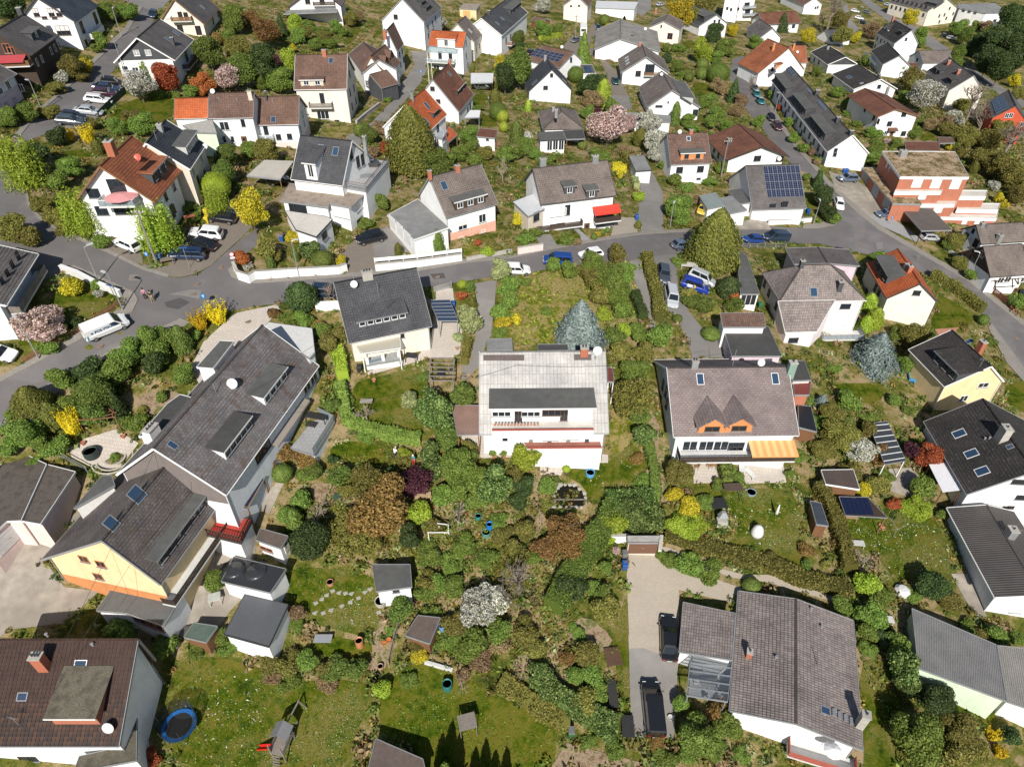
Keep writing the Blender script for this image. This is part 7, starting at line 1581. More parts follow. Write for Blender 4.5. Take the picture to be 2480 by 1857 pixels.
	h=House('street_wing','dark tiled street wing joined to the pink-white terrace house','the dark tiled street wing','z3','lilac','fibre',B=(800,390),A=(700,200),R=(1190,380),pitch=None,eh=3.6,oh=.3)
	h=House('cream_orange_house','cream house with weathered orange roof, flat dormer and blank gable','the cream orange-tiled house','13','ivory','orange',B=(1470,950),C=(1030,935),D=(875,630),R=(1320,795),G=('B',(1355,1190)),oh=.25,trim='dark',near=True)
	h.dorm('C',(1015,800),(910,640),1.7,3,'slate','felt','k',.9,1.1);h.win('F',[(1285,875)],1.2,.9,'k');h.chim('C',(1215,690),.8,.6,1.0,wall('brick'));h.chim('C',(1185,660),.5,.5,.8,METAL());h.pole('B',(1290,600),1.5,3);h.win('C',[(930,830),(960,870),(850,870)],1.1,1.3,'k')
	h=House('yellow_house','pale yellow house with nearly black roof, brick chimney and flat dormer','the black-roofed yellow house','13','yellow','fibredark',B=(2040,1640),C=(1600,1760),D=(1380,1420),R=(1975,1510),eh=5,oh=.25,trim='white',fr=.38,near=True)
	h.dorm('C',(1580,1660),(1450,1440),1.5,3,'slate','fibredark','k');h.chim('C',(1830,1360),.9,.7,1.3,BRICKM());h.pole('C',(1825,1520),1.8,3);h.sky('C',[(1740,1295)],.6,.8);h.win('F',[('23',1860,15)],1.6,.9,'w');h.win('F',[('23',1690,130)],1.2,1.1,'w')
	h=House('black_roof_house','white house with big dark lichen-spotted roof, large chimney and three skylights','the lichen-spotted dark roof','23','bright','fibredark',B=(2800,1010),C=(1725,970),D=(1365,340),R=(2305,760),eh=4.2,oh=.35,trim='grey',near=True)
	h.sky('C',[(1652,435),(1757,608),(1850,760)],1.0,1.3,'white');h.chim('C',(2010,480),1.3,.9,1.9,CONC());h.vent('C',[(1870,485),(1910,480)]);h.sky('C',[(2090,548)],.5,.6);h.win('F',[(2165,850)],1.6,.8,'k');h.win('F',[(2190,985)],1.4,.8,'k');h.win('F',[(2055,1072),(2095,1070)],.9,.5,'k')
	h=House('corrugated_roof_house','white house with dark corrugated roof and metal chimney on the right edge','the dark corrugated roof','23','bluewhite','corrdark',B=(2620,1890),C=(2000,1920),D=(1650,1135),R=(2290,1830),eh=3.4,oh=.5,trim='white',fr=.45,near=False)
	h.chim('C',(2090,1310),1.0,.9,1.0,METAL());h.pole('C',(2160,1310),1.0,1);h.win('F',[('33',2140,310)],1.2,.6,'ws');h.win('F',[('33',2170,415)],1.2,.5,'k')
def houses_low():

	h=House('central_house','white house with pale grey corrugated roof, wide dormer loggia and red-brick balconies, centre','the central pale-roofed house','z5','bright','corrlight',B=(965,632),A=(60,640),R=(955,60),eh=4.6,pitch=38,oh=.5,trim='grey',near=False)
	up=NA([0,0,1.0])
	d=h.dorm('B',(150,548),(848,545),2.2,0,'bright','felt','w',rise=.06,over=.35)
	q,ex,uu,n=h.slope('B');a0,u0,p0=h.hit('B',(150,548));a1,u1,p1=h.hit('B',(848,545));hz=unit(NA([uu[0],uu[1],0]));base=(p0+p1)/2-h.r0
	pl=lambda px:h.phit(T('z5',*px),p0,hz)-h.r0
	for px,w_,hh,k in (((215,496),2.2,.8,'w'),((333,512),.9,1.6,'b'),((420,496),2.2,.8,'w'),((565,488),2.2,.9,'b'),((652,505),.9,1.7,'b')):
		pwn(d,wmat(ex,-hz,pl(px)-hz*.02),w_,hh,k)
	f=MB();w2=(a1-a0)/2
	cen=base-hz*1.0-up*.05
	fl=MB();fl.box(cen-up*.1,ex*w2,hz*.95,(0,0,.12));fl.build('loggia_floor',plain('terrace_pale'),d)
	pr=MB();pr.box(cen-hz*1.0-up*.15,ex*w2,hz*.07,(0,0,.55));pr.build('parapet',wall('bright'),d)
	cp=MB();cp.box(cen-hz*.9+up*.46,ex*w2,hz*.12,(0,0,.04));cp.build('coping',plain('rail_red',(.40,.10,.07),.6,.2),d)
	for k in range(14):
		fb=MB();c0=h.phit(T('z5',170+23*k,572),cen-hz*.95+h.r0,hz)-h.r0;fb.lathe(c0,[(0,-.1),(.12,-.1),(.15,.05),(.0,.22)],7);fb.build('flower_pot',[plain('pot_terracotta',(.42,.16,.08),.8,.2),plain('pot_flowers',(.5,.28,.2),.8,.5)][k % 2],d)
	h.chim('B',('12',622,1405),.9,.7,1.0,BRICKM(),2);h.dish('B',('12',735,1400),.5,r=1.3);h.vent('B',[('12',720,1450)])
	for (x0,y0,x1,y1) in ((88,85,374,125),(722,82,842,122)):
		pa=[h.hit('B',p)[2]-h.r0+n*.03 for p in ((x0,y1),(x1,y1),(x1,y0),(x0,y0))];QM.hexa(pa,[p+n*.03 for p in pa]).build('roof_patch',plain('patch_brown',(.11,.085,.08),.8,.3),h.ro)

	b1=Flat('brick_balcony_block','red-brick balcony level with white parapet in front of the central house',None,'z5',[(395,745),(915,740),(905,690),(365,690)],h=3.0,wx='bright',rx=plain('balcony_floor',(.30,.12,.09),.8,.2),cat='balcony',fa='white',thick=.55,over=.03)
	m=MB();a=b1.rel(b1.Q[0]);b=b1.rel(b1.Q[1]);m.bar(a+up*.25,b+up*.25,.25,.08);m.build('coping',plain('rail_red'),b1.root)
	for k in range(4):
		p=b1.top((420+130*k,685));QM.bar(p-up*.2,p+up*.45,.5,.5).build('balcony_chair',[WOODG(),TRIMD()][k % 2],b1.root)
	h.win('B',[(240,690)],1.2,2.0,'dw');h.win('B',[(560,655),(700,650)],1.8,1.2,'ws')
	Flat('side_canopy','pinkish corrugated canopy roof at the left of the central house',None,'21',[(1740,445),(1930,440),(1930,190),(1690,190)],h=2.8,rx=corrugated('canopy_pink',(.32,.20,.16),.25),posts=True,cat='canopy',thick=.08)
	h=Flat('side_balcony','small dark red balcony deck on the right side of the central house',None,'z5',[(960,270),(1000,272),(990,180),(958,170)],h=3.4,rx=plain('deck_red',(.16,.05,.04),.7,.2),posts=True,cat='balcony',pmt='white')
	h=Flat('rear_shed','grey flat-roofed shed behind the left end of the central house',None,'11',[(2000,1370),(2215,1365),(2210,1270),(2000,1275)],h=2.6,wx='white',rx=FELTL(),cat='shed')
	h=Flat('rear_dormer_block','low dark roof block behind the ridge of the central house',None,'z5',[(470,55),(680,52),(675,12),(470,12)],h=7.2,wx='slate',rx=FELTD(),cat='roof block')

	h=House('twin_dormer_house','white house with huge mauve-grey roof, W-shaped twin dormers and orange balcony','the twin-gable dormer house','z4','bluewhite','fibrered',B=(1050,655),A=(198,665),R=(1015,190),eh=5.4,pitch=31,oh=.5,trim='white',near=False)
	for a,b in (((365,640),(545,635)),((548,635),(725,630))):h.dorm('B',a,b,2.2,1,'orange','fibrered','b',1.8,.8,style='gable',rise=.75,over=.35)
	h.sky('B',[(380,275),(888,272)],.7,1.3,'white');h.chim('B',(340,185),.8,.7,.8,METAL(),2);h.chim('B',(990,230),.9,.7,1.6,plain('copper_green',(.22,.32,.27),.6,.2));h.dish('B',(785,185),.6,r=1.1);h.pole('B',(600,180),2.4,0)
	h.win('K',[(130,310),(150,360),(112,420),(155,440)],.8,1.5,'k')
	h.balcony('B',(600,760),14,2.0,'dark');h.awning('B',(860,690),5.6,2.2,(.70,.33,.12),.5,(.78,.45,.20));h.win('B',[(310,725),(420,725),(520,725)],1.8,1.6,'w');h.win('B',[(620,735)],2.0,1.6,'k')
	h.winz('B',[.1,.25,.45,.65,.85],0.0,1.6,1.8,'k')
	h=Flat('flat_roof_annex','dark-stained flat-roofed annex behind the twin-gable dormer house','the dark flat-roofed annex','12',[(1900,1420),(2330,1420),(2212,1165),(1820,1150)],h=3.6,wx='lilac',rx=FELTD(),cat='house wing')
	h=Flat('tiled_porch','brown tiled lean-to roof above the dark flat-roofed annex',None,'12',[(1820,1170),(2190,1170),(2170,1050),(1800,1050)],h=4.0,wx='white',rx=roof('brownlich'),cat='house wing',dz=[0,0,.8,.8])
	h=Flat('long_garage','long flat-roofed garage with glazed white door beside the giant conifer',None,'12',[(1975,885),(2135,885),(2030,560),(1970,510),(1960,700)],h=2.8,wx='white',rx=FELT(),cat='garage');h.win(0,[(2040,935)],2.4,1.9,'w')
	Flat('side_shed','dark red-and-brown roofed side shed at the right of the twin-gable house',None,'z4',[(1020,380),(1120,380),(1130,285),(1010,290)],h=3.2,wx='brick',rx=plain('sheet_darkred',(.20,.05,.04),.6,.2),cat='shed')
	Flat('side_shed','brown felt-roofed side shed above the dark red one, beside the twin-gable house',None,'z4',[(1010,285),(1130,280),(1085,150),(1000,150)],h=3.4,wx='greywhite',rx=FELTD(),cat='shed')
	Flat('black_shed','black weathered plastic-covered shed roof under shrubs, right of twin-gable house',None,'z4',[(1050,600),(1170,630),(1130,460),(1045,450)],h=2.2,wx='wood',rx=glossy('tarpaulin_black',(.02,.02,.022),.35),cat='shed')

	h=House('scale_roof_house','long white house with fish-scale tiled roof, two dormers and satellite dish','the fish-scale roofed house','z1','bluewhite','scale',B=(1370,1345),A=(2060,385),R=(830,1000),eh=5.6,pitch=None,oh=.55,trim='white',near=True,gable='mauve',gd=2.4)
	h.dorm('B',(1665,680),(1830,470),1.3,4,'bluewhite','felt','k',.85,.85,rise=.12);h.dorm('B',(1385,1090),(1560,830),1.3,5,'bluewhite','feltd','k',.85,.85,rise=.12)
	h.dish('B',(1430,540),.5,r=1.4);h.pole('B',(1300,590),1.4,0);h.chim('C',(840,920),1.5,.9,1.4,wall('bright'),3);h.sky('B',[(975,975)],.5,.8)
	h.win('B',[(1970,540),(2020,470)],1.6,1.5,'w');h.win('B',[(2020,660)],3.0,1.6,'ws');h.win('B',[(1620,1050),(1670,985)],1.6,1.2,'k')
	h.awning('B',(1830,790),8.0,.8,(.30,.26,.22),.25)
	h=Flat('grey_terrace','grey tiled raised terrace with glass railing and rattan sofa below the fish-scale roof',None,'21',[(500,620),(680,330),(540,260),(300,560)],h=.9,wx='bluewhite',rx=paving('terrace_tiles',(.38,.38,.38),(.34,.34,.34),.6,.6),cat='terrace')
	up=NA([0,0,1.0])
	for a,b in ((0,1),(1,2)):
		m=MB();m.bar(h.rel(h.Q[a])+up*1.0,h.rel(h.Q[b])+up*1.0,.06);m.bar(h.rel(h.Q[a])+up*.1,h.rel(h.Q[b])+up*.1,.05);m.build('railing',METAL(),h.root)
		QM.bar(h.rel(h.Q[a])+up*.55,h.rel(h.Q[b])+up*.55,.02,.8).build('glass_panel',cgl('rail_glass',(.30,.36,.40),.55),h.root)
	h=House('yellow_wing','yellow-gabled house with mottled grey roof and a long flat dormer, lower left','the yellow-gabled long house','20','yellow','fibre',B=(1385,1740),A=(1960,920),C=(370,1510),R=(645,1360),eh=5.2,oh=.5,trim='grey',fr=.30,plinth=('orange',1.1,1),near=True)
	h.dorm('B',(1395,1590),(1770,1060),1.25,6,'slate','felt','k',.9,.8,rise=.12,over=.3);h.sky('B',[(1180,960)],1.2,1.3);h.sky('B',[(960,1210)],.9,1.1);h.win('F',[(725,1515),(870,1560),(850,1665)],1.0,.9,'o');h.balcony('B',(1690,1500),11,1.4,'dark')
	h=Flat('flat_roof_side','grey felt lean-to roof on the left flank of the yellow-gabled house',None,'20',[(640,1080),(990,880),(960,795),(885,800)],h=4.4,wx='white',rx=FELT(),cat='house wing')
	Flat('rear_dormer_roof','long brown felt roof behind the ridge of the fish-scale roofed house',None,'z1',[(725,910),(950,870),(1180,640),(1030,600),(940,665)],h=5.4,wx='bright',rx=FELTD(),cat='house wing',fa='white')
	Flat('rear_dormer_roof','blue-grey flat roof box behind the ridge of the fish-scale roofed house',None,'z1',[(1155,395),(1275,405),(1430,205),(1330,200)],h=5.0,wx='bluewhite',rx=FELT(),cat='house wing',fa='white')
	Flat('courtyard_wall_block','pale blue walled courtyard extension at the top end of the fish-scale roof',None,'z1',[(2020,200),(2030,290),(1990,330),(1660,90),(1690,65),(2010,110)],h=2.6,wx='bluewhite',rx=wall('greywhite'),cat='house wing')

	h=Flat('solar_pergola','timber pergola carrying solar panels beside the fish-scale roofed house',None,'z1',[(1430,1420),(1530,1450),(1660,1215),(1560,1180)],h=2.8,rx=WOOD(),posts=True,cat='pergola',thick=.08);h.solar((1565,1195),(1650,1225),(1440,1400),4,2)
	h=Flat('red_terrace','red carpeted roof terrace with dark balustrade, planter and white lounger',None,'20',[(1790,1310),(2080,1380),(2180,1180),(1900,1130)],h=3.0,wx='white',rx=plain('carpet_red',(.42,.05,.035),.9,.15),cat='terrace',fa='dark')
	for a,b in ((0,1),(1,2)):
		pa,pb=h.rel(h.Q[a]),h.rel(h.Q[b]);QM.bar(pa+up*.95,pb+up*.95,.1,.06).build('railing',WOODD(),h.root);k=int(NO(pb-pa)/.28)
		for i in range(k):
			m=MB();c=pa+(pb-pa)*(i+.5)/k;m.lathe(c,[(.05,0),(.09,.25),(.05,.5),(.08,.7),(.05,.95)],6);m.build('baluster',WOODD(),h.root)
	h=Flat('garden_shed','white garden shed with brown flat roof at the end of the red terrace',None,'21',[(0,1350),(215,1425),(275,1320),(40,1255)],h=2.4,wx='bright',rx=plain('roof_feltbrown',(.13,.10,.085),.9,.3),cat='shed');h.win(0,[(90,1430)],1.6,.6,'o');h.win(1,[(260,1400)],.9,1.7,'dw')
	h=Flat('tarpaulin_pavilion','pavilion covered by a shiny black tarpaulin with peaks',None,'z8',[(230,540),(510,605),(600,470),(300,400)],h=2.6,wx='bright',rx=glossy('tarpaulin_black2',(.035,.037,.042),.3),cat='pavilion',dz=[0,0,0,0])
	for (x,y) in ((425,480),(300,470)):
		p=h.top((x,y));QM.lathe(p,[(1.4,-.02),(.7,.06),(.25,.16),(0,.26)],12).build('tarpaulin_peak',glossy('tarpaulin_black2'),h.ro,smooth=True)
	h=Flat('flat_roof_workshop','workshop with clean dark grey felt roof beside the tarpaulin pavilion','the dark felt workshop','z8',[(245,845),(500,915),(612,675),(365,615)],h=2.7,wx='bright',rx=plain('roof_felt_blue',(.10,.105,.115),.85,.15),cat='shed',fa='dark')
	h=Flat('small_green_shed','small shed with green and brown roof in the paved yard',None,'z8',[(15,860),(140,890),(205,800),(70,780)],h=2.0,wx='wood',rx=plain('roof_green',(.10,.14,.11),.7,.3),cat='shed')
	h=Flat('sunroom_annex','grey-roofed annex with brown-framed glazing below the yellow gable','the brown-glazed annex','30',[(835,305),(1090,325),(1415,440),(1590,145),(1025,40)],h=2.9,wx='bright',rx=plain('roof_felt_grey',(.125,.13,.13),.85,.2),cat='house wing',fa='grey')
	h.win(1,[(1240,400)],2.6,1.2,'o');h.win(1,[(1350,440)],1.6,1.2,'o')

	h=Flat('left_garage','pink garage with speckled brown roof and white door, left edge','the pink left garages','20',[(180,1185),(350,1215),(650,765),(400,700)],h=2.8,wx='pink',rx=plain('roof_speckled',(.115,.095,.08),.95,.6,9),cat='garage',fa='white')
	h=Flat('left_garage','lower left-edge garage with dark roof and white-framed pink door front',None,'20',[(-160,1400),(60,1190),(180,1185),(400,700),(100,560),(-350,1150)],h=2.6,wx='pink',rx=plain('roof_speckled'),cat='garage',fa='white')
	h.win(0,[(70,1340)],3.0,2.0,'gw')

	h=House('tiled_house','white house with dark glazed brown tiles, brick chimney and flat gravel dormer, bottom left corner','the dark-tiled corner house','30','bright','brown',B=(1030,1475),A=(-260,1475),R=(1075,560),eh=4.6,pitch=30,mono=True,oh=.35,trim='grey',near=False)
	b=h
	b.chim('B',(390,800),.95,.7,1.9,BRICKM(),3);b.sky('B',[(695,785)],.9,.8,'white');b.sky('B',[(195,1050)],.7,.5);b.pole('B',(170,1300),1.6,2);b.vent('B',[(410,525),(805,610)])
	d=b.dorm('B',(470,1330),(880,1250),1.5,0,'brick','felt','k',rise=.2)
	for c in d.children:
		if c.name.startswith('dormer_roof'):c.data.materials.clear();c.data.materials.append(plain('roof_speckled2',(.13,.115,.085),.95,.7,8))
	b.win('B',[(245,1585),(30,1640)],1.6,.9,'k');b.dish('B',(960,1330),.5,r=1.2)

	q,ex,uu,n=b.slope('B');sl=math.hypot(b.W*b.fr,b.rh);tw,tl=.34,.36
	tm=MB();tm.hexa([(-tw*.48,-tl*.55,.0),(tw*.48,-tl*.55,.0),(tw*.48,tl*.5,-.02),(-tw*.48,tl*.5,-.02)],[(-tw*.40,-tl*.55,.055),(tw*.40,-tl*.55,.055),(tw*.40,tl*.5,.02),(-tw*.40,tl*.5,.02)])
	mats=[plain('tile_glaze_a',(.06,.036,.028),.45,.5,9),plain('tile_glaze_b',(.08,.045,.03),.45,.5,9),plain('tile_glaze_c',(.045,.032,.028),.45,.5,9)]
	tmes=[]
	for mt in mats:
		me=tm.mesh('roof_tile',mt);tmes.append(me)
	rest=MB();cnt=0;M=Matrix.Identity(4)
	for k in range(3):M[k][0]=ex[k];M[k][1]=uu[k];M[k][2]=n[k]
	nx,ny=int(b.L/tw),int(sl/tl);rg=random.Random(3);cells=[]
	for j in range(ny):
		for i in range(nx):
			c=q+ex*(tw*(i+.5))+uu*(tl*(j+.55))+n*.01;px=project(c);cells.append((px[1] if 0<px[0]<PW and 0<px[1]<PH else-1,i,j,c-b.r0))
	cells.sort(key=lambda c:-c[0])
	for v,i,j,c in cells:
		if cnt<300 and v>0:
			MM=M.copy();
			for k in range(3):MM[k][3]=c[k]
			link('roof_tile',tmes[rg.randrange(3)],b.ro,MM);cnt+=1
		else:
			R3=NA([[M[a][bb] for bb in range(3)] for a in range(3)])
			vs=[c+R3@NA(v_) for v_ in tm.v];rest.hexa(vs[:4],vs[4:])
	o=rest.build('roof_tiles',mats[0],b.ro);o['kind']='stuff'
	h=Flat('brown_tiled_porch','brown flat porch roof at the right of the dark-tiled corner house',None,'30',[(640,1700),(1175,1600),(1185,965),(945,985),(1035,1480),(690,1560)],h=3.4,wx='bright',rx=plain('roof_speckled2'),cat='house wing',fa='grey')

	h=House('pantile_house','white house with ribbed grey-brown pantile roof and glass terrace, lower right','the ribbed pantile house','p','bright','pantile',B=(2089,1816),A=(2074,1504),C=(1767,1728),R=(1928,1752),eh=3.5,oh=.5,trim='grey',near=True)
	h.tile='33';h.chim('B',(785,1300),.7,.7,2.2,CONC(),1);h.vent('B',[(370,300),(460,455)]);h.pole('B',(425,780),1.6,0);h.sky('B',[(495,1170)],.6,.7);h.vent('C',[(65,720)])
	h.chim('C',('32',2040,700),.6,.5,.9,BRICKM(),1);h.win('F',[('32',2140,1460)],1.4,.6,'w');h.balcony('F',(450,1510),6,1.6,'red')
	w=Flat('pantile_wing','left wing of the ribbed pantile house, lower end of the same roof',None,'p',[(1645,1577),(1772,1597),(1781,1485),(1655,1458)],h=2.9,wx='bright',rx=roof('pantile'),cat='house wing',dz=[-.7,.15,.15,-.7])
	for k in range(4):
		a,u,p=h.hit('B',(565+50*k,1190+25*k));m=MB();p=p-h.r0;m.box(p+NA([0,0,.15]),V3(h.ex)*.35,V3(h.ey)*.14,(0,0,.05));m.build('roof_step',METAL(),h.ro)
	g=Flat('glass_terrace_roof','steel-framed glass terrace roof over garden chairs beside the ribbed pantile house',None,'32',[(1510,1040),(1860,1095),(1900,735),(1550,690)],h=3.0,rx=cgl('terrace_glass',(.10,.12,.15),.35),posts=True,cat='terrace roof',pmt='metal',thick=.05)
	Q=[g.rel(q) for q in g.Q]
	for k in range(6):
		t=k/5;QM.bar(Q[0]*(1-t)+Q[3]*t+up*.05,Q[1]*(1-t)+Q[2]*t+up*.05,.1).build('rafter',METAL(),g.root)

	h=Flat('long_shed','long shed with weathered corrugated roof and mint green wall, right edge','the long corrugated shed','33',[(1300,800),(2060,1085),(1975,605),(1245,290)],h=3.2,wx='mint',rx=roof('corrgrey'),cat='shed',uvdir=0,fa='grey')
	h=Flat('long_shed','ribbed grey shed roof adjoining the corrugated shed at the right edge',None,'33',[(2070,1090),(2400,1200),(2300,640),(1985,610)],h=3.0,wx='white',rx=corrugated('roof_corrlichen',(.26,.245,.22),.2,lichen=1),cat='shed')
	h=Flat('sail_awning_terrace','white fabric sail over a terrace beside the lichen-spotted dark roof',None,'23',[(1510,940),(1685,920),(1545,680),(1390,700)],h=2.6,rx=plain('sail_white',(.70,.69,.72),.9,.12),posts=True,cat='awning',thick=.04,fa=None)
	h=Flat('glass_lean_to','long dark glass lean-to roof with white bars in the right-hand garden',None,'23',[(1010,700),(1190,670),(1030,330),(870,345)],h=2.3,rx=glossy('polycarbonate_dark',(.05,.055,.06),.3),posts=True,cat='lean-to',thick=.06,pmt='white')
	Q=[h.rel(q) for q in h.Q]
	for k in range(7):
		t=(k+.5)/7;QM.bar(Q[0]*(1-t)+Q[3]*t+up*.03,Q[1]*(1-t)+Q[2]*t+up*.03,.07).build('bar',TRIMW(),h.root)
	h=Flat('brown_shed','brown ribbed shed roof between shrubs in the right-hand garden',None,'23',[(500,870),(790,915),(735,745),(460,750)],h=2.2,wx='wood',rx=corrugated('roof_corrbrown',(.09,.065,.055),.3,0),cat='shed',fa='white')
	h=Flat('solar_shelter','open log shelter with solar panels on its roof in the right-hand lawn',None,'23',[(670,1140),(1030,1160),(860,985),(615,980)],h=2.3,rx=WOODD(),posts=True,cat='shelter',thick=.06);h.solar((620,985),(860,990),(672,1135),1,6)
	h=Flat('log_shed','narrow dark log store with blue-grey roof and planks against the hedge',None,'23',[(420,1215),(520,1230),(455,1035),(365,1015)],h=2.1,wx='wood',rx=plain('roof_bluegrey',(.10,.13,.17),.6,.2),cat='shed')
	h=Flat('small_hut','small grey garden hut with felt roof and white front, central garden','the white-fronted garden hut','31',[(1040,140),(1345,100),(1330,-90),(1005,-90)],h=2.6,wx='bright',rx=FELT(),cat='hut');h.win(0,[(1210,135)],.7,.5,'k')
	h=Flat('overgrown_shed','overgrown brown shed roof beside two blue barrels',None,'31',[(1290,520),(1500,590),(1590,370),(1400,350)],h=1.9,wx='wood',rx=plain('roof_feltbrown'),cat='shed')
	h=Flat('bottom_shed','shed with brown felt roof at the bottom edge',None,'31',[(960,1720),(1480,1760),(1440,1590),(1035,1415)],h=2.6,wx='white',rx=plain('roof_feltbrown'),cat='shed',fa='grey')
# ---------------------------------------------------------------- vehicles
CARS={# length, half width, height, shoulder, hood height, windscreen base/top and rear top/base as fractions from the front
 'hatch':(4.0,.87,1.48,.92,.86,.27,.42,.86,.97),'sedan':(4.7,.92,1.44,.92,.84,.28,.43,.74,.88),'wagon':(4.7,.91,1.49,.93,.86,.27,.42,.90,.985),
 'suv':(4.5,.93,1.66,1.02,.98,.27,.41,.88,.975),'mpv':(4.5,.92,1.82,1.05,.98,.20,.36,.95,.99),'van':(5.1,.97,1.98,1.12,1.05,.15,.30,.97,.995)}
def car_meshes(kind):
	L,w,H,zs,zh,a,b,c,d=CARS[kind];X=lambda f:L/2-L*f
	m=MB();st=[(0,.80,.62),(.02,.90,zh*.78),(.08,.97,zh*.92),(a-.02,1.0,zh),(a,1.0,zs),(.5,1.0,zs+.02),(d-.02,.98,zs),(.985,.93,zs*.96),(1.0,.86,zs*.72)]
	rings=[]
	for f,k,z in st:
		x=X(f);ww=w*k;zb=.24 if .05<f<.95 else .36
		rings.append([(x,-ww*.86,zb),(x,-ww,zb+.18),(x,-ww*.99,z*.86),(x,-ww*.90,z),(x,ww*.90,z),(x,ww*.99,z*.86),(x,ww,zb+.18),(x,ww*.86,zb)])
	n=8;m.v=[p for r in rings for p in r]
	for i in range(len(rings)-1):
		for j in range(n):m.f.append((i*n+j,i*n+(j+1) % n,(i+1)*n+(j+1) % n,(i+1)*n+j))
	m.f.append(tuple(range(n)));m.f.append(tuple((len(rings)-1)*n+j for j in range(n)))
	m.mi=[0]*len(m.f);m.uv=[[(0,0)]*len(f) for f in m.f]
	cab=MB();wb,wt=w*.90,w*(.74 if kind !='van' else .84)
	lo=[(X(a),-wb,zs-.03),(X(a),wb,zs-.03),(X(d),wb,zs-.03),(X(d),-wb,zs-.03)];zr=H-.06
	hi=[(X(b),-wt,zr),(X(b),wt,zr),(X(c),wt,zr),(X(c),-wt,zr)]
	cab.hexa(lo,hi)
	top=[(X(b+.03),-wt*.9,H),(X(b+.03),wt*.9,H),(X(c-.03),wt*.9,H),(X(c-.03),-wt*.9,H)];cab.hexa(hi,top)
	o=len(m.v);m.v+=cab.v;m.f+=[tuple(i+o for i in f) for f in cab.f];m.mi+=[0]*len(cab.f);m.uv+=cab.uv
	body=m.mesh('body',glossy('paint_base',(.5,.5,.5),.25,coat=.6));
	lo3,hi3=[NA(p) for p in lo],[NA(p) for p in hi]
	gl=glossy('car_glass',(.012,.016,.02),.05,spec=.7)
	def pane(name,p0,p1,q0,q1,off,u0=.06,u1=.94,v0=.10,v1=.90):
		f=lambda u,v:(p0*(1-u)+p1*u)*(1-v)+(q0*(1-u)+q1*u)*v+off
		k=MB();r=[f(u0,v0),f(u1,v0),f(u1,v1),f(u0,v1)];k.hexa(r,[p+off*.6 for p in r]);return k.mesh(name,gl)
	P={}
	P['windscreen']=[pane('windscreen',lo3[0],lo3[1],hi3[0],hi3[1],NA([.02,0,.012]))]
	if kind !='van':P['rear_window']=[pane('rear_window',lo3[2],lo3[3],hi3[2],hi3[3],NA([-.02,0,.008]))]
	P['side_window']=[]
	for s,(i,j) in ((-1,(0,3)),(1,(1,2))):
		o_=NA([0,s*.018,.006])
		segs=((.05,.22),) if kind=='van' else ((.06,.46),(.49,.90))
		for u0,u1 in segs:P['side_window'].append(pane('side_window',lo3[i],lo3[j],hi3[i],hi3[j],o_,u0,u1,.14,.88))
	k=MB();k.tube((0,-.11,0),(0,.11,0),.33,n=14);tyre=k.mesh('tyre',plain('tyre_rubber',(.018,.018,.018),.9,.2))
	k=MB();k.tube((0,-.118,0),(0,.118,0),.21,n=10);rim=k.mesh('rim',glossy('rim_alloy',(.45,.46,.47),.3,.8))
	lt=[]
	for s in (-1,1):
		k=MB();k.box((L/2-.10,s*w*.66,zh*.70),(.07,0,0),(0,w*.17,0),(0,0,.07));lt.append(('headlight',k.mesh('headlight',glossy('lamp_clear',(.7,.72,.74),.1))))
		k=MB();k.box((-L/2+.06,s*w*.70,zs*.78),(.06,0,0),(0,w*.14,0),(0,0,.10));lt.append(('tail_light',k.mesh('tail_light',glossy('lamp_red',(.35,.01,.01),.15))))
		k=MB();k.box((X(a)-.25,s*(w+.10),zs+.06),(.05,0,0),(0,.09,0),(0,0,.07));lt.append(('mirror',k.mesh('mirror',TRIMD())))
	for x in (L/2+.0,-L/2-.0):
		k=MB();k.box((x*1.003,0,.50),(.012,0,0),(0,.26,0),(0,0,.055));lt.append(('number_plate',k.mesh('number_plate',plain('plate_white',(.7,.7,.68),.5,.05))))
	return body,P,tyre,rim,lt
PAINT=dict(black=(.012,.012,.014),white=(.78,.78,.77),silver=(.42,.44,.46),blue=(.012,.05,.22),darkblue=(.014,.03,.07),navy=(.02,.035,.06),grey=(.10,.11,.125),bluegrey=(.09,.12,.17),teal=(.01,.14,.17),darkgreen=(.01,.05,.05),purple=(.05,.012,.03),royal=(.012,.04,.30),yellow=(.6,.45,.05),slate=(.05,.06,.075),wine=(.06,.015,.02))
def car(label,kind,col,tile,p0,p1,name=None):
	a,b=ground(T(tile,p0)),ground(T(tile,p1));c=(a+b)/2;ang=math.atan2(b[1]-a[1],b[0]-a[0]);L=CARS[kind][0];w=CARS[kind][1]
	dx,dy=math.cos(ang)*L*.32,math.sin(ang)*L*.32;zf,zr_=zt(c[0]+dx,c[1]+dy),zt(c[0]-dx,c[1]-dy)
	root=thing(name or {'van':'parked_van','mpv':'parked_minivan'}.get(kind,'parked_car'),label,'van' if kind=='van' else 'car',(c[0],c[1],(zf+zr_)/2+.07),'cars and vans parked in the streets and drives')
	nx,ny=-math.sin(ang)*w,math.cos(ang)*w
	roll=math.atan2(zt(c[0]+nx,c[1]+ny)-zt(c[0]-nx,c[1]-ny),2*w)
	root.rotation_euler=(MR(ang,3,'Z') @ MR(-math.atan2(zf-zr_,L*.64),3,'Y') @ MR(roll,3,'X')).to_euler()
	body,P,tyre,rim,lt=cch(('car',kind),lambda:car_meshes(kind))
	o=link('body',body,root);o.material_slots[0].link='OBJECT';o.material_slots[0].material=glossy('paint_'+col,PAINT[col],.22,.0,.8)
	for n,L_ in P.items():
		for me in L_:link(n,me,root)
	for n,me in lt:link(n,me,root)
	for sx in (.335,-.315):
		for s in (-1,1):
			t=link('wheel',tyre,root,MT((L*sx,s*(w-.10),.33)));link('rim',rim,t)
	return root
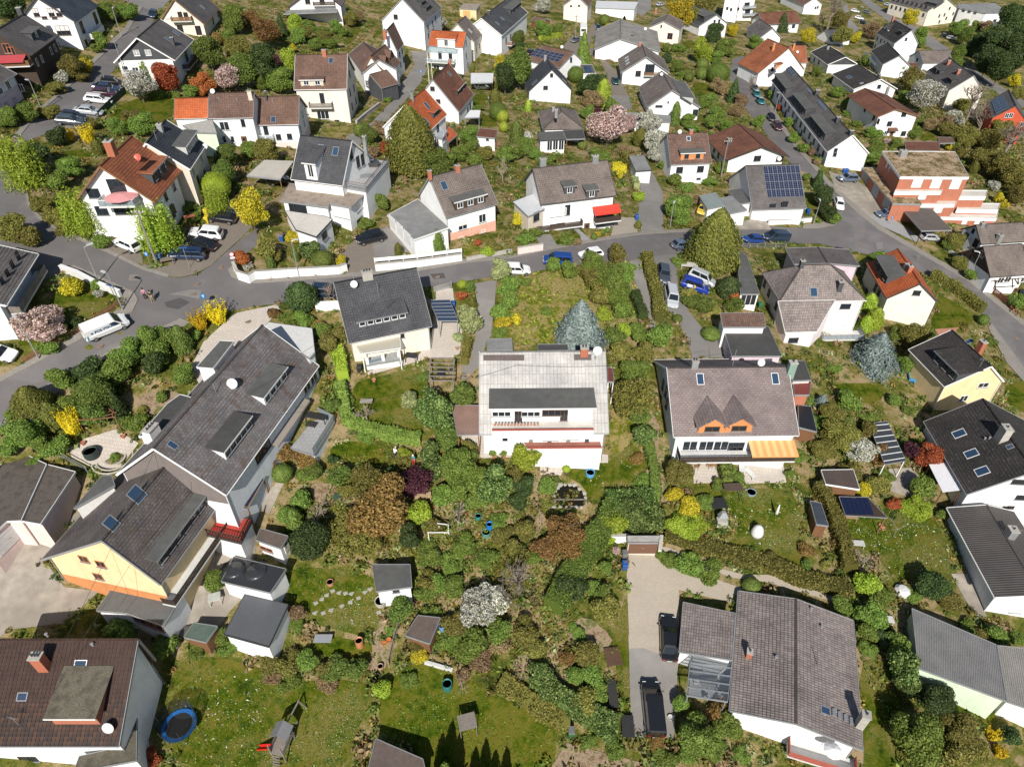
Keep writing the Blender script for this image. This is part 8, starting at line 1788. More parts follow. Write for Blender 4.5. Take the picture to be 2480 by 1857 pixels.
def text_mesh(s,size,mat,ext=.004,bold=0):
	cu=bpy.data.curves.new('lettering','FONT');cu.body=s;cu.size=size;cu.extrude=ext;cu.offset=bold;cu.align_x='CENTER';cu.align_y='CENTER';cu.resolution_u=2
	o=bpy.data.objects.new('lettering',cu);COL.objects.link(o);bpy.context.view_layer.update()
	me=bpy.data.meshes.new_from_object(o.evaluated_get(bpy.context.evaluated_depsgraph_get()));bpy.data.objects.remove(o);me.materials.clear();me.materials.append(mat);me.name='lettering';return me
def cars_all():
	C=car
	C('dark blue car at the top by the cream gable house','hatch','navy','00',(1345,120),(1300,180))
	for i,(x,y,k,c,lab) in enumerate(((975,735,'hatch','black','black car farthest up in the parking row by the blossom tree'),(925,785,'sedan','darkblue','second car from the top of the parking row, dark blue'),(905,830,'hatch','purple','dark plum car just above the white wagon in the parking row'),(855,890,'wagon','white','white estate car in the middle of the parking row'),(770,990,'sedan','silver','silver car below the white estate in the parking row'),(640,1035,'hatch','black','black car second from the bottom of the parking row'),(615,1080,'suv','slate','dark car lowest in the parking row beside the forsythia'))):
		C(lab,k,c,'00',(x-95,y-8),(x+95,y+10))
	C('black car under the beige flat carport','hatch','black','01',(120,1600),(270,1580));C('white car under the white flat carport','hatch','white','01',(1875,775),(2020,770))
	C('dark blue car on the drive below the terrace with parasols','hatch','navy','02',(746,230),(737,285));C('grey car on the winding drive beside the light green conifer','hatch','grey','02',(580,350),(505,385));C('dark green car on the cobbled drive beside the three-skylight house','sedan','darkgreen','02',(870,680),(905,765));C('upper of two teal cars at the kerb by the bare tree','hatch','teal','02',(2085,810),(2125,860));C('lower of two teal cars at the kerb by the bare tree','hatch','teal','02',(2115,870),(2165,925));C('silver car on the lane at the very top','wagon','silver','02',(1235,60),(1320,50));C('dark car above the two teal cars','hatch','slate','02',(2075,760),(2105,800));C('black car half hidden left of the black-panelled roof','hatch','black','02',(130,490),(190,455))
	C('black car, upper of two parked by the row-house terrace','hatch','black','03',(0,1010),(45,1070));C('black car, lower of two parked by the row-house terrace','suv','wine','03',(45,1085),(100,1150));C('blue-grey car on the forecourt beside the blue bin and white gable','suv','bluegrey','03',(760,1570),(600,1565))
	for x,y,c,lab in ((750,110,'white','white car on the far lane at upper right'),(850,120,'grey','grey car on the far lane, right of the white one'),(785,170,'white','white car lower on the far lane'),(815,210,'black','black car beside the white hut on the far lane'),(1035,55,'silver','silver car by the far road at the top edge'),(1190,125,'white','white car beside the cream mansion'),(965,12,'blue','blue car at the top edge by the far road'),(1530,325,'black','black car under the far carport'),(1580,345,'silver','silver car right of the black one under the far carport')):
		C(lab,'hatch',c,'03',(x-35,y-6),(x+35,y+8))
	C('white hatchback alone beside the weeping tree and white garage','hatch','white','10',(1175,520),(1040,460));C('white estate car in the cobbled car park','suv','white','10',(1905,410),(1665,385));C('black car between the white estate and blue estate','sedan','black','10',(1830,510),(1640,450));C('dark blue estate car at the front of the cobbled car park','wagon','darkblue','10',(1750,580),(1490,570));C('black car below the yellow bins in the car park','hatch','black','10',(2010,275),(1830,250));C('dark grey car at the back of the cobbled car park','sedan','slate','10',(2080,220),(1900,170));C('white car cut by the left edge','hatch','white','10',(-80,1400),(95,1440))
	v=C('white delivery van with blue lettering driving down the street','van','white','10',(765,1275),(1085,1140),'delivery_van')
	L,w=CARS['van'][0],CARS['van'][1];bl=plain('lettering_blue',(.01,.10,.28),.5,.02)
	lk=link('lettering',text_mesh('POLYGON',.50,bl,.006,.012),v,MT((-.25,-.885,1.42)) @ MR(math.radians(86),4,'X'))
	k=MB();k.bx(-.11,.11,-.11,.11,0,.012);k.bx(-.05,.05,-.05,.05,.012,.02);k.build('emblem',[bl],v,mw=MT((-1.75,-.885,1.42)) @ MR(math.radians(86),4,'X') @ MR(.6,4,'Z'))
	for z in (.65,.85,1.05,1.25):
		k=MB();k.box((-L/2+.2,-w-.008,z),(.06,0,0),(0,.008,0),(0,0,.09));k.build('stripe',plain('stripe_cyan',(.03,.35,.55),.5,.02),v)
	C('black car on the cobbled forecourt beside the double garage','suv','black','11',(1095,410),(880,455));C('dark car half hidden behind the clipped dome and bare tree','suv','navy','11',(520,890),(690,900))
	C('white car at the kerb behind the meadow','hatch','white','12',(-60,700),(140,705));C('royal blue van parked on the street by the meadow','mpv','blue','12',(500,635),(275,620));C('white car behind the dark bushes on the street','hatch','white','12',(740,560),(610,580));C('silver-blue car parked left of the giant conifer','hatch','bluegrey','12',(1370,495),(1550,500));C('slate-blue car on the drive beside the long hedge','suv','slate','12',(1285,665),(1312,830));C('silver minivan on the drive beside the long hedge','mpv','silver','12',(1345,860),(1378,1035))
	v=C('blue van with white and yellow lettering beside the rounded hedge','mpv','royal','12',(1445,810),(1690,890));w=CARS['mpv'][1]
	for nm,(x,z,a,h,c) in (('panel',(-.95,1.0,.42,.16,(.75,.75,.75))),('panel',(-.85,.72,.50,.05,(.75,.75,.75)))):
		k=MB();k.box((x,-w-.012,z),(a,0,0),(0,.008,0),(0,0,h));k.build(nm,plain('print_white',c,.5,.02),v)
	k=MB()
	for s in (1,-1):k.hexa([(-.45,-w-.02,1.0+s*.30),(-.25,-w-.02,1.0+s*.30),(.05,-w-.02,1.0),(-.15,-w-.02,1.0)],[(-.45,-w-.005,1.0+s*.30),(-.25,-w-.005,1.0+s*.30),(.05,-w-.005,1.0),(-.15,-w-.005,1.0)])
	k.build('chevron',plain('print_yellow',(.7,.5,.02),.5,.02),v)
	C('silver minivan behind the blue lettered van','mpv','silver','12',(1545,745),(1710,820));C('blue car behind the metal railing on the street','hatch','blue','12',(2150,445),(1985,435));C('dark blue van behind the metal railing','van','navy','13',(160,430),(-50,420));C('yellow car inside the open garage bay','hatch','yellow','12',(1640,150),(1620,215))
	C('plum car on the verge beside the street wing','hatch','wine','13',(580,520),(625,630));C('white car by the hedge at the street bend','hatch','white','13',(590,90),(615,175));C('silver car beside the dark sloping carport','hatch','silver','13',(1325,415),(1445,420));C('grey car in front of the mossy garage row','hatch','bluegrey','13',(1045,215),(960,215))
	C('black saloon on the beige driveway beside the pantile house','sedan','black','32',(1350,720),(1338,410));C('black van parked at the bottom of the beige driveway','van','black','32',(1225,1370),(1185,980))
# ---------------------------------------------------------------- people
def person(label,px,top,legs,hair=(.03,.02,.015),skin=(.45,.27,.19),yaw=0.0,lean=0.0,hat=None):
	g=ground(px);root=thing('person',label,'person',g,'people',yaw)
	J={'pel':(0,0,.94,.13),'wai':(0,-.01-lean*.2,1.12,.125),'che':(0,-.02-lean*.6,1.36,.145),'nec':(0,-.02-lean*.85,1.52,.055),'hea':(0,-.04-lean*1.0,1.63,.095),'top':(0,-.03-lean*1.1,1.73,.07)}
	for s,n in ((-1,'l'),(1,'r')):
		J.update({n+'sh':(s*.19,-.02-lean*.6,1.42,.062),n+'el':(s*.25,-.06-lean*.5,1.14,.045),n+'wr':(s*.24,-.18-lean*.6,.95,.032),n+'ha':(s*.24,-.22-lean*.6,.87,.036),
				 n+'hi':(s*.09,0,.90,.10),n+'kn':(s*.10,-.03+s*.05,.50,.065),n+'an':(s*.10,.02+s*.08,.09,.045),n+'to':(s*.10,-.14+s*.08,.04,.045)})
	E=[('pel','wai'),('wai','che'),('che','nec'),('nec','hea'),('hea','top')]
	for n in 'lr':E+=[('che',n+'sh'),(n+'sh',n+'el'),(n+'el',n+'wr'),(n+'wr',n+'ha'),('pel',n+'hi'),(n+'hi',n+'kn'),(n+'kn',n+'an'),(n+'an',n+'to')]
	def skin_obj(name,keys,edges,grow,col,rt):
		idx={k:i for i,k in enumerate(keys)};me=bpy.data.meshes.new(name);me.from_pydata([J[k][:3] for k in keys],[(idx[a],idx[b]) for a,b in edges],[])
		o=link(name,me,root);md=o.modifiers.new('skin','SKIN');o.modifiers.new('sub','SUBSURF').levels=1;o.modifiers['sub'].render_levels=1
		for k,i in idx.items():me.skin_vertices[0].data[i].radius=(J[k][3]*grow,)*2;me.skin_vertices[0].data[i].use_root=(k==rt)
		me.materials.append(plain('cloth_%.2f_%.2f_%.2f' % col,col,.85,.15));return o
	skin_obj('body',list(J),E,1.0,skin,'pel')
	J['hem']=(0,0,.98,.13);tk=['hem','wai','che','lsh','lel','rsh','rel'];skin_obj('shirt',tk,[('hem','wai'),('wai','che'),('che','lsh'),('lsh','lel'),('che','rsh'),('rsh','rel')],1.22,top,'che')
	lk=['pel','lhi','lkn','lan','rhi','rkn','ran'];skin_obj('trousers',lk,[('pel','lhi'),('lhi','lkn'),('lkn','lan'),('pel','rhi'),('rhi','rkn'),('rkn','ran')],1.22,legs,'pel')
	h=J['hea'];QM.lathe((h[0],h[1]+.012,h[2]+.035),[(.108,-.06),(.118,0),(.10,.07),(.06,.115),(0,.125)],12).build('hair' if not hat else 'hat',plain('hair_%.2f' % (hat or hair)[0],hat or hair,.8,.2),root,smooth=True)
	QM.box((h[0],h[1]-.10,h[2]),(.012,0,0),(0,.02,0),(0,0,.022)).build('nose',plain('cloth_%.2f_%.2f_%.2f' % skin,skin,.85,.15),root)
	return root
def people_all():
	person('person in pink top walking on the street crossing, left of two',T('10',1265,935),(.42,.20,.30),(.03,.03,.035),yaw=.3)
	person('person in dark jacket and khaki trousers on the street crossing',T('10',1325,955),(.02,.03,.02),(.25,.20,.12),yaw=-.2)
	person('person in white shirt stooping on the small lawn edge',T('21',1205,650),(.75,.75,.74),(.05,.05,.06),hair=(.5,.48,.45),lean=.25,yaw=2.6)
	person('person in red trousers and teal top with white hat by the shrubs',T('21',1368,705),(.03,.22,.25),(.45,.02,.02),hat=(.75,.74,.72),yaw=-.4)
	person('person in pale blue shirt on the lawn near the carport',T('01',2010,890),(.35,.48,.62),(.05,.06,.10),yaw=1.0)
# ---------------------------------------------------------------- street furniture and garden things
def lamp(label,tile,base,h=5.5,arm=.9,yaw=0.0,wood=False):
	g=ground(T(tile,base));r=thing('street_lamp' if not wood else 'utility_pole',label,'lamp post' if not wood else 'pole',g,'street lamps' if not wood else None);m=MB()
	m.tube((0,0,-.3),(0,0,h),.09 if not wood else .16,.05 if not wood else .11,8);m.build('pole',METAL() if not wood else WOODG(),r)
	c=NA([math.cos(yaw),math.sin(yaw),0])
	if not wood:
		QM.tube((0,0,h-.05),c*arm+NA([0,0,h+.12]),.04,n=6).build('arm',METAL(),r)
		m=MB();p=c*(arm+.25)+NA([0,0,h+.12]);m.box(p,c*.38,np.cross(c,[0,0,1])*.14,(0,0,.06));m.build('lamp_head',plain('lamp_housing',(.5,.51,.52),.5,.1),r)
	else:
		QM.bar((-.8,0,h-.4),(.8,0,h-.4),.1).build('crossarm',WOODG(),r)
		for x in (-.7,-.25,.25,.7):
			QM.lathe((x,0,h-.35),[(.05,0),(.07,.1),(.03,.2),(0,.22)],8).build('insulator',TRIMW(),r)
	return g+NA([0,0,h])
def wire(label,a,b,sag=1.0):
	m=MB();P=[a*(1-t)+b*t-NA([0,0,sag*4*t*(1-t)]) for t in np.linspace(0,1,15)]
	for p,q in zip(P[:-1],P[1:]):m.tube(p-a,q-a,.018,n=4)
	o=m.build('power_cable',plain('cable_black',(.02,.02,.02),.7,.1));o.location=tuple(a);tag(o,label,'cable','overhead cables')
def sign(label,tile,base,kind='round',h=2.5,yaw=0.0):
	g=ground(T(tile,base));r=thing('street_sign',label,'sign',g,None,yaw);QM.tube((0,0,-.2),(0,0,h),.035,n=6).build('post',METAL(),r)
	if kind=='round':
		m=MB();m.tube((0,-.05,h-.3),(0,-.03,h-.3),.32,n=20);p=m.build('sign_plate',plain('sign_red',(.55,.02,.02),.5,.03),r)
		QM.tube((0,-.06,h-.3),(0,-.05,h-.3),.23,n=20).build('sign_face',plain('sign_white',(.75,.75,.75),.5,.03),r)
		QM.bx(-.28,.28,-.05,-.03,h-.95,h-.68).build('supplementary_plate',plain('sign_white'),r)
	elif kind=='blue':
		QM.bx(-.3,.3,-.05,-.03,h-.6,h).build('sign_plate',plain('sign_blue',(.02,.16,.40),.5,.03),r);m=MB();m.bx(-.05,.05,-.06,-.05,h-.48,h-.15);m.bx(-.14,.14,-.06,-.05,h-.25,h-.15);m.build('sign_symbol',plain('sign_white'),r)
	else:
		QM.bx(-.55,.55,-.05,-.03,h-.18,h).build('sign_plate',plain('sign_blue2',(.03,.08,.25),.5,.03),r)
def bins(label,tile,p,cols,name='wheelie_bin'):
	g=ground(T(tile,p));r=thing(name,label,'bin',g,'bins');QM.hexa([(-.24,-.26,.06),(.24,-.26,.06),(.24,.26,.06),(-.24,.26,.06)],[(-.30,-.36,.98),(.30,-.36,.98),(.30,.36,.98),(-.30,.36,.98)]).build('bin_body',plain('bin_'+cols[0],BINC[cols[0]],.55,.15),r)
	QM.hexa([(-.32,-.38,.98),(.32,-.38,.98),(.32,.40,.98),(-.32,.40,.98)],[(-.28,-.34,1.07),(.28,-.34,1.07),(.28,.36,1.10),(-.28,.36,1.10)]).build('lid',plain('bin_'+cols[1],BINC[cols[1]],.5,.15),r)
	for s in (-1,1):
		QM.tube((s*.22,.30,.10),(s*.28,.30,.10),.10,n=10).build('wheel',TRIMD(),r)
BINC=dict(blue=(.02,.09,.32),green=(.03,.14,.06),black=(.03,.03,.032),yellow=(.6,.45,.03),brown=(.12,.07,.04),grey=(.15,.15,.15))
def barrel(label,tile,p,col,r=.32,h=.9,name='water_barrel',cat='barrel',water=True):
	g=ground(T(tile,p));o=thing(name,label,cat,g);QM.lathe((0,0,0),[(r*.9,-.05),(r,.1),(r*1.04,h*.5),(r,h*.95),(r*1.03,h),(r*.9,h),(r*.86,h*.8)],16).build('barrel_wall',plain('barrel_%.2f_%.2f' % col[:2],col,.5,.15),o,smooth=True,recalc=False)
	QM.lathe((0,0,0),[(r*.86,h*.8),(0,h*.8)],16).build('water' if water else 'lid',glossy('barrel_water',(.07,.09,.05),.15) if water else plain('lid_grey',(.4,.4,.4),.6,.1),o,recalc=False)
def tbs(label,tile,p,r=.6,col=(.5,.5,.48),chairs=4,seat=(.08,.08,.085),dz=0.0,rect=None):
	g=ground(T(tile,p),dz);g[2]=zt(g[0],g[1])+dz;o=thing('garden_table',label+', the table','table',g);m=MB()
	if rect:m.bx(-rect[0]/2,rect[0]/2,-rect[1]/2,rect[1]/2,.70,.75)
	else:m.lathe((0,0,0),[(r,.70),(r,.75),(0,.755)],20)
	m.build('table_top',plain('table_%.2f_%.2f' % col[:2],col,.5,.15),o)
	for k in range(4):
		a=math.pi/4+math.pi/2*k;q=r*.6;QM.bar((q*math.cos(a),q*math.sin(a),-.05),(q*math.cos(a),q*math.sin(a),.70),.05).build('leg',TRIMD(),o)
	for k in range(chairs):
		a=2*math.pi*k/chairs+.5;d=(max(rect)/2 if rect else r)+.45;x,y=g[0]+d*math.cos(a),g[1]+d*math.sin(a)
		chair('%s, chair %s of it' % (label,['on the right','behind','on the left','in front','at the corner','at the far corner'][k]),(x,y,zt(x,y)+dz),a,seat)
def chair(label,loc,ang,seat=(.08,.08,.085)):
	o=thing('garden_chair',label,'chair',loc,'garden chairs',ang);mt=plain('seat_%.2f_%.2f' % seat[:2],seat,.6,.15)
	QM.bx(-.24,.24,-.24,.24,.42,.47).build('seat',mt,o);QM.box((.26,0,.75),(.025,0,.04),(0,.24,0),(.04,0,.30)).build('backrest',mt,o)
	for sx in (-.2,.2):
		for sy in (-.2,.2):QM.bar((sx,sy,-.04),(sx,sy,.42),.04).build('leg',TRIMG(),o)
	for sy in (-.26,.26):QM.bar((-.2,sy,.66),(.26,sy,.66),.045).build('armrest',mt,o)
def parasol_closed(label,tile,p,h=2.4,col=(.7,.7,.68)):
	g=ground(T(tile,p));o=thing('folded_parasol',label,'parasol',g);QM.tube((0,0,-.1),(0,0,h),.025,n=6).build('pole',METAL(),o);QM.lathe((0,0,0),[(.05,.7),(.20,.8),(.14,1.6),(.05,h-.05),(0,h)],10).build('canopy',plain('canvas_%.2f' % col[0],col,.9,.1),o,smooth=True)
def parasol_open(label,tile,p,r=1.5,h=2.3,col=(.6,.3,.3),dz=0.0):
	g=ground(T(tile,p),dz+h);z0=zt(g[0],g[1])+dz;o=thing('open_parasol',label,'parasol',(g[0],g[1],z0));QM.tube((0,0,-.1),(0,0,h),.03,n=6).build('pole',METAL(),o);QM.lathe((0,0,h),[(r,-.35),(r*.6,-.16),(0,.05),(0,.03),(r*.6,-.19),(r*.98,-.38)],10).build('canopy',plain('canvas_%.2f_%.2f' % col[:2],col,.9,.1),o)
def slb(name,label,cat,tile,p,size,col,h=.1,yaw=0.0,legs=True,rough=.8,dz=0.0):
	g=ground(T(tile,p));o=thing(name,label,cat,g+NA([0,0,dz]),None,yaw);m=MB();w,d=size;mt=plain('%s_%.2f_%.2f' % (name,col[0],col[1]),col,rough,.25,5)
	m.bx(-w/2,w/2,-d/2,d/2,h-.07,h);m.build('top',mt,o)
	if legs:
		for sx in (-1,1):
			for sy in (-1,1):QM.bar((sx*(w/2-.08),sy*(d/2-.08),-.1),(sx*(w/2-.08),sy*(d/2-.08),h-.07),.07).build('leg',mt,o)
	return o
def items():
	up=NA([0,0,1.0])

	lamp('street lamp leaning over the pavement by the pink and blue house','00',(365,960),5,.5,2.6);lamp('grey lamp post beside the slate-gabled chalet','00',(1095,680),7.5,.5,2.2);lamp('lamp post in the drive above the slate-gabled chalet','00',(1050,320),5.5,.4,1.6)
	lamp('street lamp behind the white garden wall by the crossing','10',(858,785),5,.5,.8);lamp('street lamp at the corner of the lattice fence near the crossing','10',(1065,1030),5.2,.5,2.6);lamp('street lamp beside the pink magnolia','10',(340,1450),5.5,.5,2.4);lamp('lamp post on the street wall by the terrace garage','11',(375,740),5.5,.3,.5);lamp('street lamp beside the half-timbered right-edge house','13',(1725,755),5.5,.4,2.6);lamp('lamp post at the street bend beside the hedge','13',(390,290),5,.3,1.5);lamp('white street lamp before the row-house terrace','03',(60,975),5,.3,2.0)
	lamp('tall lamp beside the dark trees at upper right','03',(1735,655),6.5,.6,2.8);lamp('lamp post on the far lane at the top right','03',(780,215),7,.5,2.6);lamp('curved lamp between the farmhouse gable and roof-terrace house','01',(430,1165),3.5,.7,.4);lamp('lamp beside the open garage bay','12',(1365,310),4.5,.3,1.2)
	p1=lamp('tall timber utility pole beside the wide-eaved brown chalet','02',(1805,1530),8,wood=True);p2=lamp('timber pole behind the weeping tree in the car park','10',(1360,640),8,wood=True);p3=lamp('timber pole behind the caravan near the top','02',(545,370),8,wood=True)
	def roofpt(x,y,h):return ground(T('p',x,y),h)
	a=roofpt(555,955,12);b=roofpt(930,715,12);c=roofpt(1780,850,11);wire('black overhead cable across the fish-scale roof to the glazed-porch house',a,b,.6);wire('second overhead cable beside the first across the fish-scale roof',a+NA([1.0,-1.2,0]),b+NA([.4,.4,.3]),.9);wire('long overhead cable over the central gardens to the twin-gable house',roofpt(600,1010,11),roofpt(1250,885,10),1.2);wire('overhead cable over the central pale roof',roofpt(1250,885,10),c,1.0)
	wire('overhead cable along the yellow-gabled roof down to the corner house',roofpt(370,1100,11),roofpt(45,1760,9),.6);wire('second overhead cable down to the corner house',roofpt(425,1180,11),roofpt(100,1690,8),.5);wire('overhead cable behind the red-awning semi',roofpt(1240,375,10),roofpt(1720,355,10),.8)
	sign('round no-entry style sign with red rim and white plate at the crossing','10',(2035,660),'round',2.4,.3);sign('blue parking sign post beside the blue bin','10',(1310,660),'blue',2.4,-.2);sign('street name sign on a tall post before the blue estate car','10',(1640,665),'name',3.2,.2);sign('small blue sign behind the forsythia at the crossing','10',(1790,1010),'blue',2.2,.3);sign('street name sign on the wall corner by the crossing','10',(985,900),'name',1.6,-.4);sign('blue sign on the narrow lane by the orange-roofed balcony house','01',(1430,690),'blue',2.3,.2);sign('blue sign by the grey paved strip of the carport','13',(1050,290),'blue',2.0,.4)

	for lab,t,p,c in (('blue bin beside the timber pole in the car park','10',(1390,600),('blue','blue')),('yellow bin, left of three in the car park','10',(1790,205),('yellow','yellow')),('yellow bin, right of three in the car park','10',(1835,205),('yellow','yellow')),('yellow bin, lowest of three in the car park','10',(1795,275),('yellow','yellow')),('brown bin at the pavement beside the clipped dome','11',(165,1090),('brown','black')),('dark bin left of the brown one by the clipped dome','11',(135,1085),('black','black')),('blue bin beside the beige forecourt of the red-awning semi','12',(1075,250),('blue','blue')),('blue bin below the garden garage wall','22',(970,1600),('blue','blue')),('grey-lidded bin above the blue one by the garden garage','22',(970,1510),('grey','grey')),('blue bin beside the pink left garages','20',(550,1120),('blue','blue')),('dark bin beside the blue one at the pink left garages','20',(525,1150),('black','black')),('brown bin lowest beside the pink left garages','20',(490,1210),('brown','brown')),('blue bin beside the blue-grey car on the forecourt','03',(650,1500),('blue','blue')),('second blue bin beside the blue-grey car, right one','03',(675,1500),('blue','blue')),('green bin behind the pink-white terrace house','12',(2135,1010),('green','green')),('blue bin beside the curved blue carport','11',(1705,1010),('blue','blue')),('blue bin by the terrace garage wall','11',(228,430),('blue','grey')),('green bin on the paved yard by the glass terrace','32',(510,1380),('green','grey')),('black bin left of the glazed porch','11',(900,1560),('black','black'))):
		bins(lab,t,p,c)
	for k,(x,y) in enumerate(((290,190),(315,175),(340,195))):bins('%s of three coloured bins behind the street-bend wall' % ['leftmost','middle','rightmost'][k],'13',(x,y),(['black','green','blue'][k],['blue','green','blue'][k]))
	for lab,t,p,c,r,h in (('upper of two blue water barrels beside the overgrown shed','31',(1640,425),(.10,.28,.45),.34,.95),('lower of two blue water barrels beside the overgrown shed','31',(1612,475),(.10,.28,.45),.34,.95),('bright blue barrel in the flowery central garden','21',(2020,1260),(.01,.16,.45),.38,1.0),('green round tub beside the bright blue barrel','21',(1990,1310),(.10,.25,.22),.5,.6),('stone round water basin before the white-fronted garden hut','31',(1080,245),(.42,.40,.34),.62,.6),('teal barrel under shrubs at the workshop corner','31',(160,700),(.03,.22,.22),.32,.9),('terracotta round garden stove on the lawn','31',(900,610),(.48,.20,.10),.40,1.1),('light terracotta pot on the paved nook','31',(1078,805),(.45,.30,.20),.30,.5),('dark round pot below the light one in the paved nook','31',(1042,900),(.08,.05,.04),.42,.5),('orange round stool on the daisy lawn','31',(643,75),(.45,.22,.14),.38,.4),('green compost bin on the bottom lawn','31',(1655,975),(.03,.16,.15),.5,1.0),('dark green rain tub on the circular patio','20',(800,630),(.04,.055,.05),.75,.9),('round cast-iron basin at the log sculpture','32',(865,1180),(.35,.13,.07),.62,.35),('small blue tub in the flowery central garden','21',(1920,1165),(.03,.22,.30),.35,.5),('bright blue round paddling dish on the lawn stand','22',(675,790),(.10,.35,.60),.55,.5),('grey-blue wilted parasol cover on the lawn','22',(2065,950),(.25,.33,.40),.6,.3)):
		barrel(lab,t,p,c,r,h,'water_barrel' if 'barrel' in lab else 'garden_tub','barrel' if 'barrel' in lab else 'tub')

	g=ground(T('30',1570,1330));o=thing('trampoline','round trampoline with blue rim and black safety net on the left lawn','trampoline',g);R=1.55
	QM.lathe((0,0,0),[(R*.78,.78),(0,.77)],24).build('jumping_mat',plain('mat_black',(.02,.02,.022),.8,.2),o,recalc=False);QM.lathe((0,0,0),[(R*.76,.80),(R,.80),(R,.76),(R*.78,.76),(R*.76,.80)],28,cap=False).build('rim_pad',plain('pad_blue',(.02,.14,.42),.5,.2),o)
	for k in range(6):
		a=math.pi/3*k;x,y=R*math.cos(a),R*math.sin(a);QM.tube((x,y,-.1),(x,y,.78),.03,n=6).build('leg',METAL(),o);QM.tube((x*1.02,y*1.02,.7),(x*1.1,y*1.1,2.5),.025,n=6).build('net_pole',TRIMD(),o)
	QM.lathe((0,0,0),[(R*1.02,.8),(R*1.08,2.45)],24,cap=False).build('safety_net',cgl('net_black',(.01,.01,.012),.45),o,recalc=False)

	g=ground(T('31',250,1500));o=thing('play_tower','timber play tower with grey gable roof, red slide and swing frame','play tower',g,None,math.radians(-12));W=WOODG()
	for sx in (-.6,.6):
		for sy in (-1.0,1.0):QM.bar((sx,sy,-.2),(sx,sy,2.7),.1).build('post',W,o)
	QM.bx(-.7,.7,-1.1,1.1,1.25,1.32).build('platform',W,o)
	for s in (-1,1):
		m=MB();q=[(0,-.2,3.2),(0,1.2,3.2),(s*.85,1.2,2.5),(s*.85,-.2,2.5)];m.hexa(q,[(a,b,c+.06) for a,b,c in q]);m.build('roof_panel',plain('tower_roof',(.20,.20,.21),.7,.2),o)
		QM.bx(s*.66-.02,s*.66+.02,-1.0,1.0,1.35,1.95).build('side_panel',W,o)
	m=MB();q=[(-.7,-.75,1.3),(-.7,-.30,1.3),(-2.4,-.30,.25),(-2.4,-.75,.25)];m.hexa([(a,b,c-.05) for a,b,c in q],q);sl=m.build('slide',plain('slide_red',(.62,.03,.02),.4,.1),o)
	for yy in (-.76,-.30):QM.bar((-.7,yy,1.38),(-2.4,yy,.33),.05,.16).build('slide_edge',plain('slide_red'),sl)
	QM.bar((0,1.0,2.3),(.2,3.6,2.3),.12).build('swing_beam',W,o)
	for s in (-.9,.9):QM.bar((.2,3.5,2.3),(.2+s,3.7,-.1),.1).build('swing_leg',W,o)
	QM.bx(-.1,.35,2.2,2.4,.55,.6).build('swing_seat',plain('seat_teal',(.1,.25,.28),.6,.1),o)
	for k in range(5):QM.bar((-.35,-1.2-.12*k,1.15-.26*k),(.35,-1.2-.12*k,1.15-.26*k),.09).build('ladder_rung',W,o)

	P=[(360,1070),(365,930),(420,880),(540,878),(625,950),(645,1030),(600,1075),(470,1070)]
	sheet('pond_water','22',P,glossy('pond_dark',(.012,.010,.004),.04,spec=.7),.07,smooth=1)
	R_=path_pts('22',P+[P[0]],.55);c=R_[0];o=thing('pond_edge','rough stone edging around the dark garden pond','pond edge',c);rg=random.Random(5)
	for k,q in enumerate(R_[:-1]):
		m=MB();s=rg.uniform(.22,.36);v,f=ico((0,0,0),s,1,.2,.5);m.v=v;m.f=[tuple(x) for x in f];m.mi=[0]*len(f);m.uv=[[(0,0)]*3 for _ in f];m.build('stone',plain('pond_stone',(.40,.37,.32),.9,.35,4),o,mw=MT(Vector(q-c+NA([0,0,.06]))))
	m=MB();a=ground(T('22',365,1010))-c+up*.15;b=ground(T('22',640,1010))-c+up*.15;m.bar(a,b,.18,.06);m.build('plank',WOODG(),o)
	g=ground(T('13',1265,1600));o=thing('paddling_pool','rectangular blue frame pool with yellowish water in the right-hand garden','pool',g,None,-.3)
	m=MB();[m.bx(*q) for q in ((-1.1,1.1,-1.7,-1.55,0,.7),(-1.1,1.1,1.55,1.7,0,.7),(-1.1,-.95,-1.55,1.55,0,.7),(.95,1.1,-1.55,1.55,0,.7))];m.build('pool_wall',plain('pool_blue',(.05,.25,.48),.5,.1),o);QM.bx(-.95,.95,-1.55,1.55,.3,.55).build('water',glossy('pool_water',(.30,.26,.06),.08),o)

	g=ground(T('20',995,650));o=thing('circular_patio_bed','round stone-ringed flower bed in the circular patio','flower bed',g)
	for r0,r1,nm in ((.95,1.12,'inner_ring'),(1.75,1.88,'middle_ring'),(2.25,2.38,'outer_ring')):QM.lathe((0,0,0),[(r0,.02),(r0,.12),(r1,.12),(r1,.02)],30,cap=False).build(nm,plain('ring_stone',(.50,.46,.38),.9,.2),o)
	QM.lathe((0,0,0),[(.95,.1),(0,.18)],20).build('soil',M_SOIL,o,recalc=False)
	g=ground(T('20',900,440));o=thing('round_pergola','round brown timber pergola with radiating rafters at the circular patio','pergola',g);
	for k in range(9):
		a=math.radians(10+22*k);x,y=2.0*math.cos(a),2.0*math.sin(a);QM.bar((.0,-.3,2.5),(x,y,2.3),.09).build('rafter',WOOD(),o)
		if k % 2==0:QM.bar((x*.95,y*.95,-.2),(x*.95,y*.95,2.3),.1).build('post',WOOD(),o)
	m=MB();prev=None
	for k in range(9):
		a=math.radians(10+22*k);p=(1.7*math.cos(a),1.7*math.sin(a),2.4);
		if prev:m.bar(prev,p,.08)
		prev=p
	m.build('ring_beam',WOOD(),o)

	W=wln
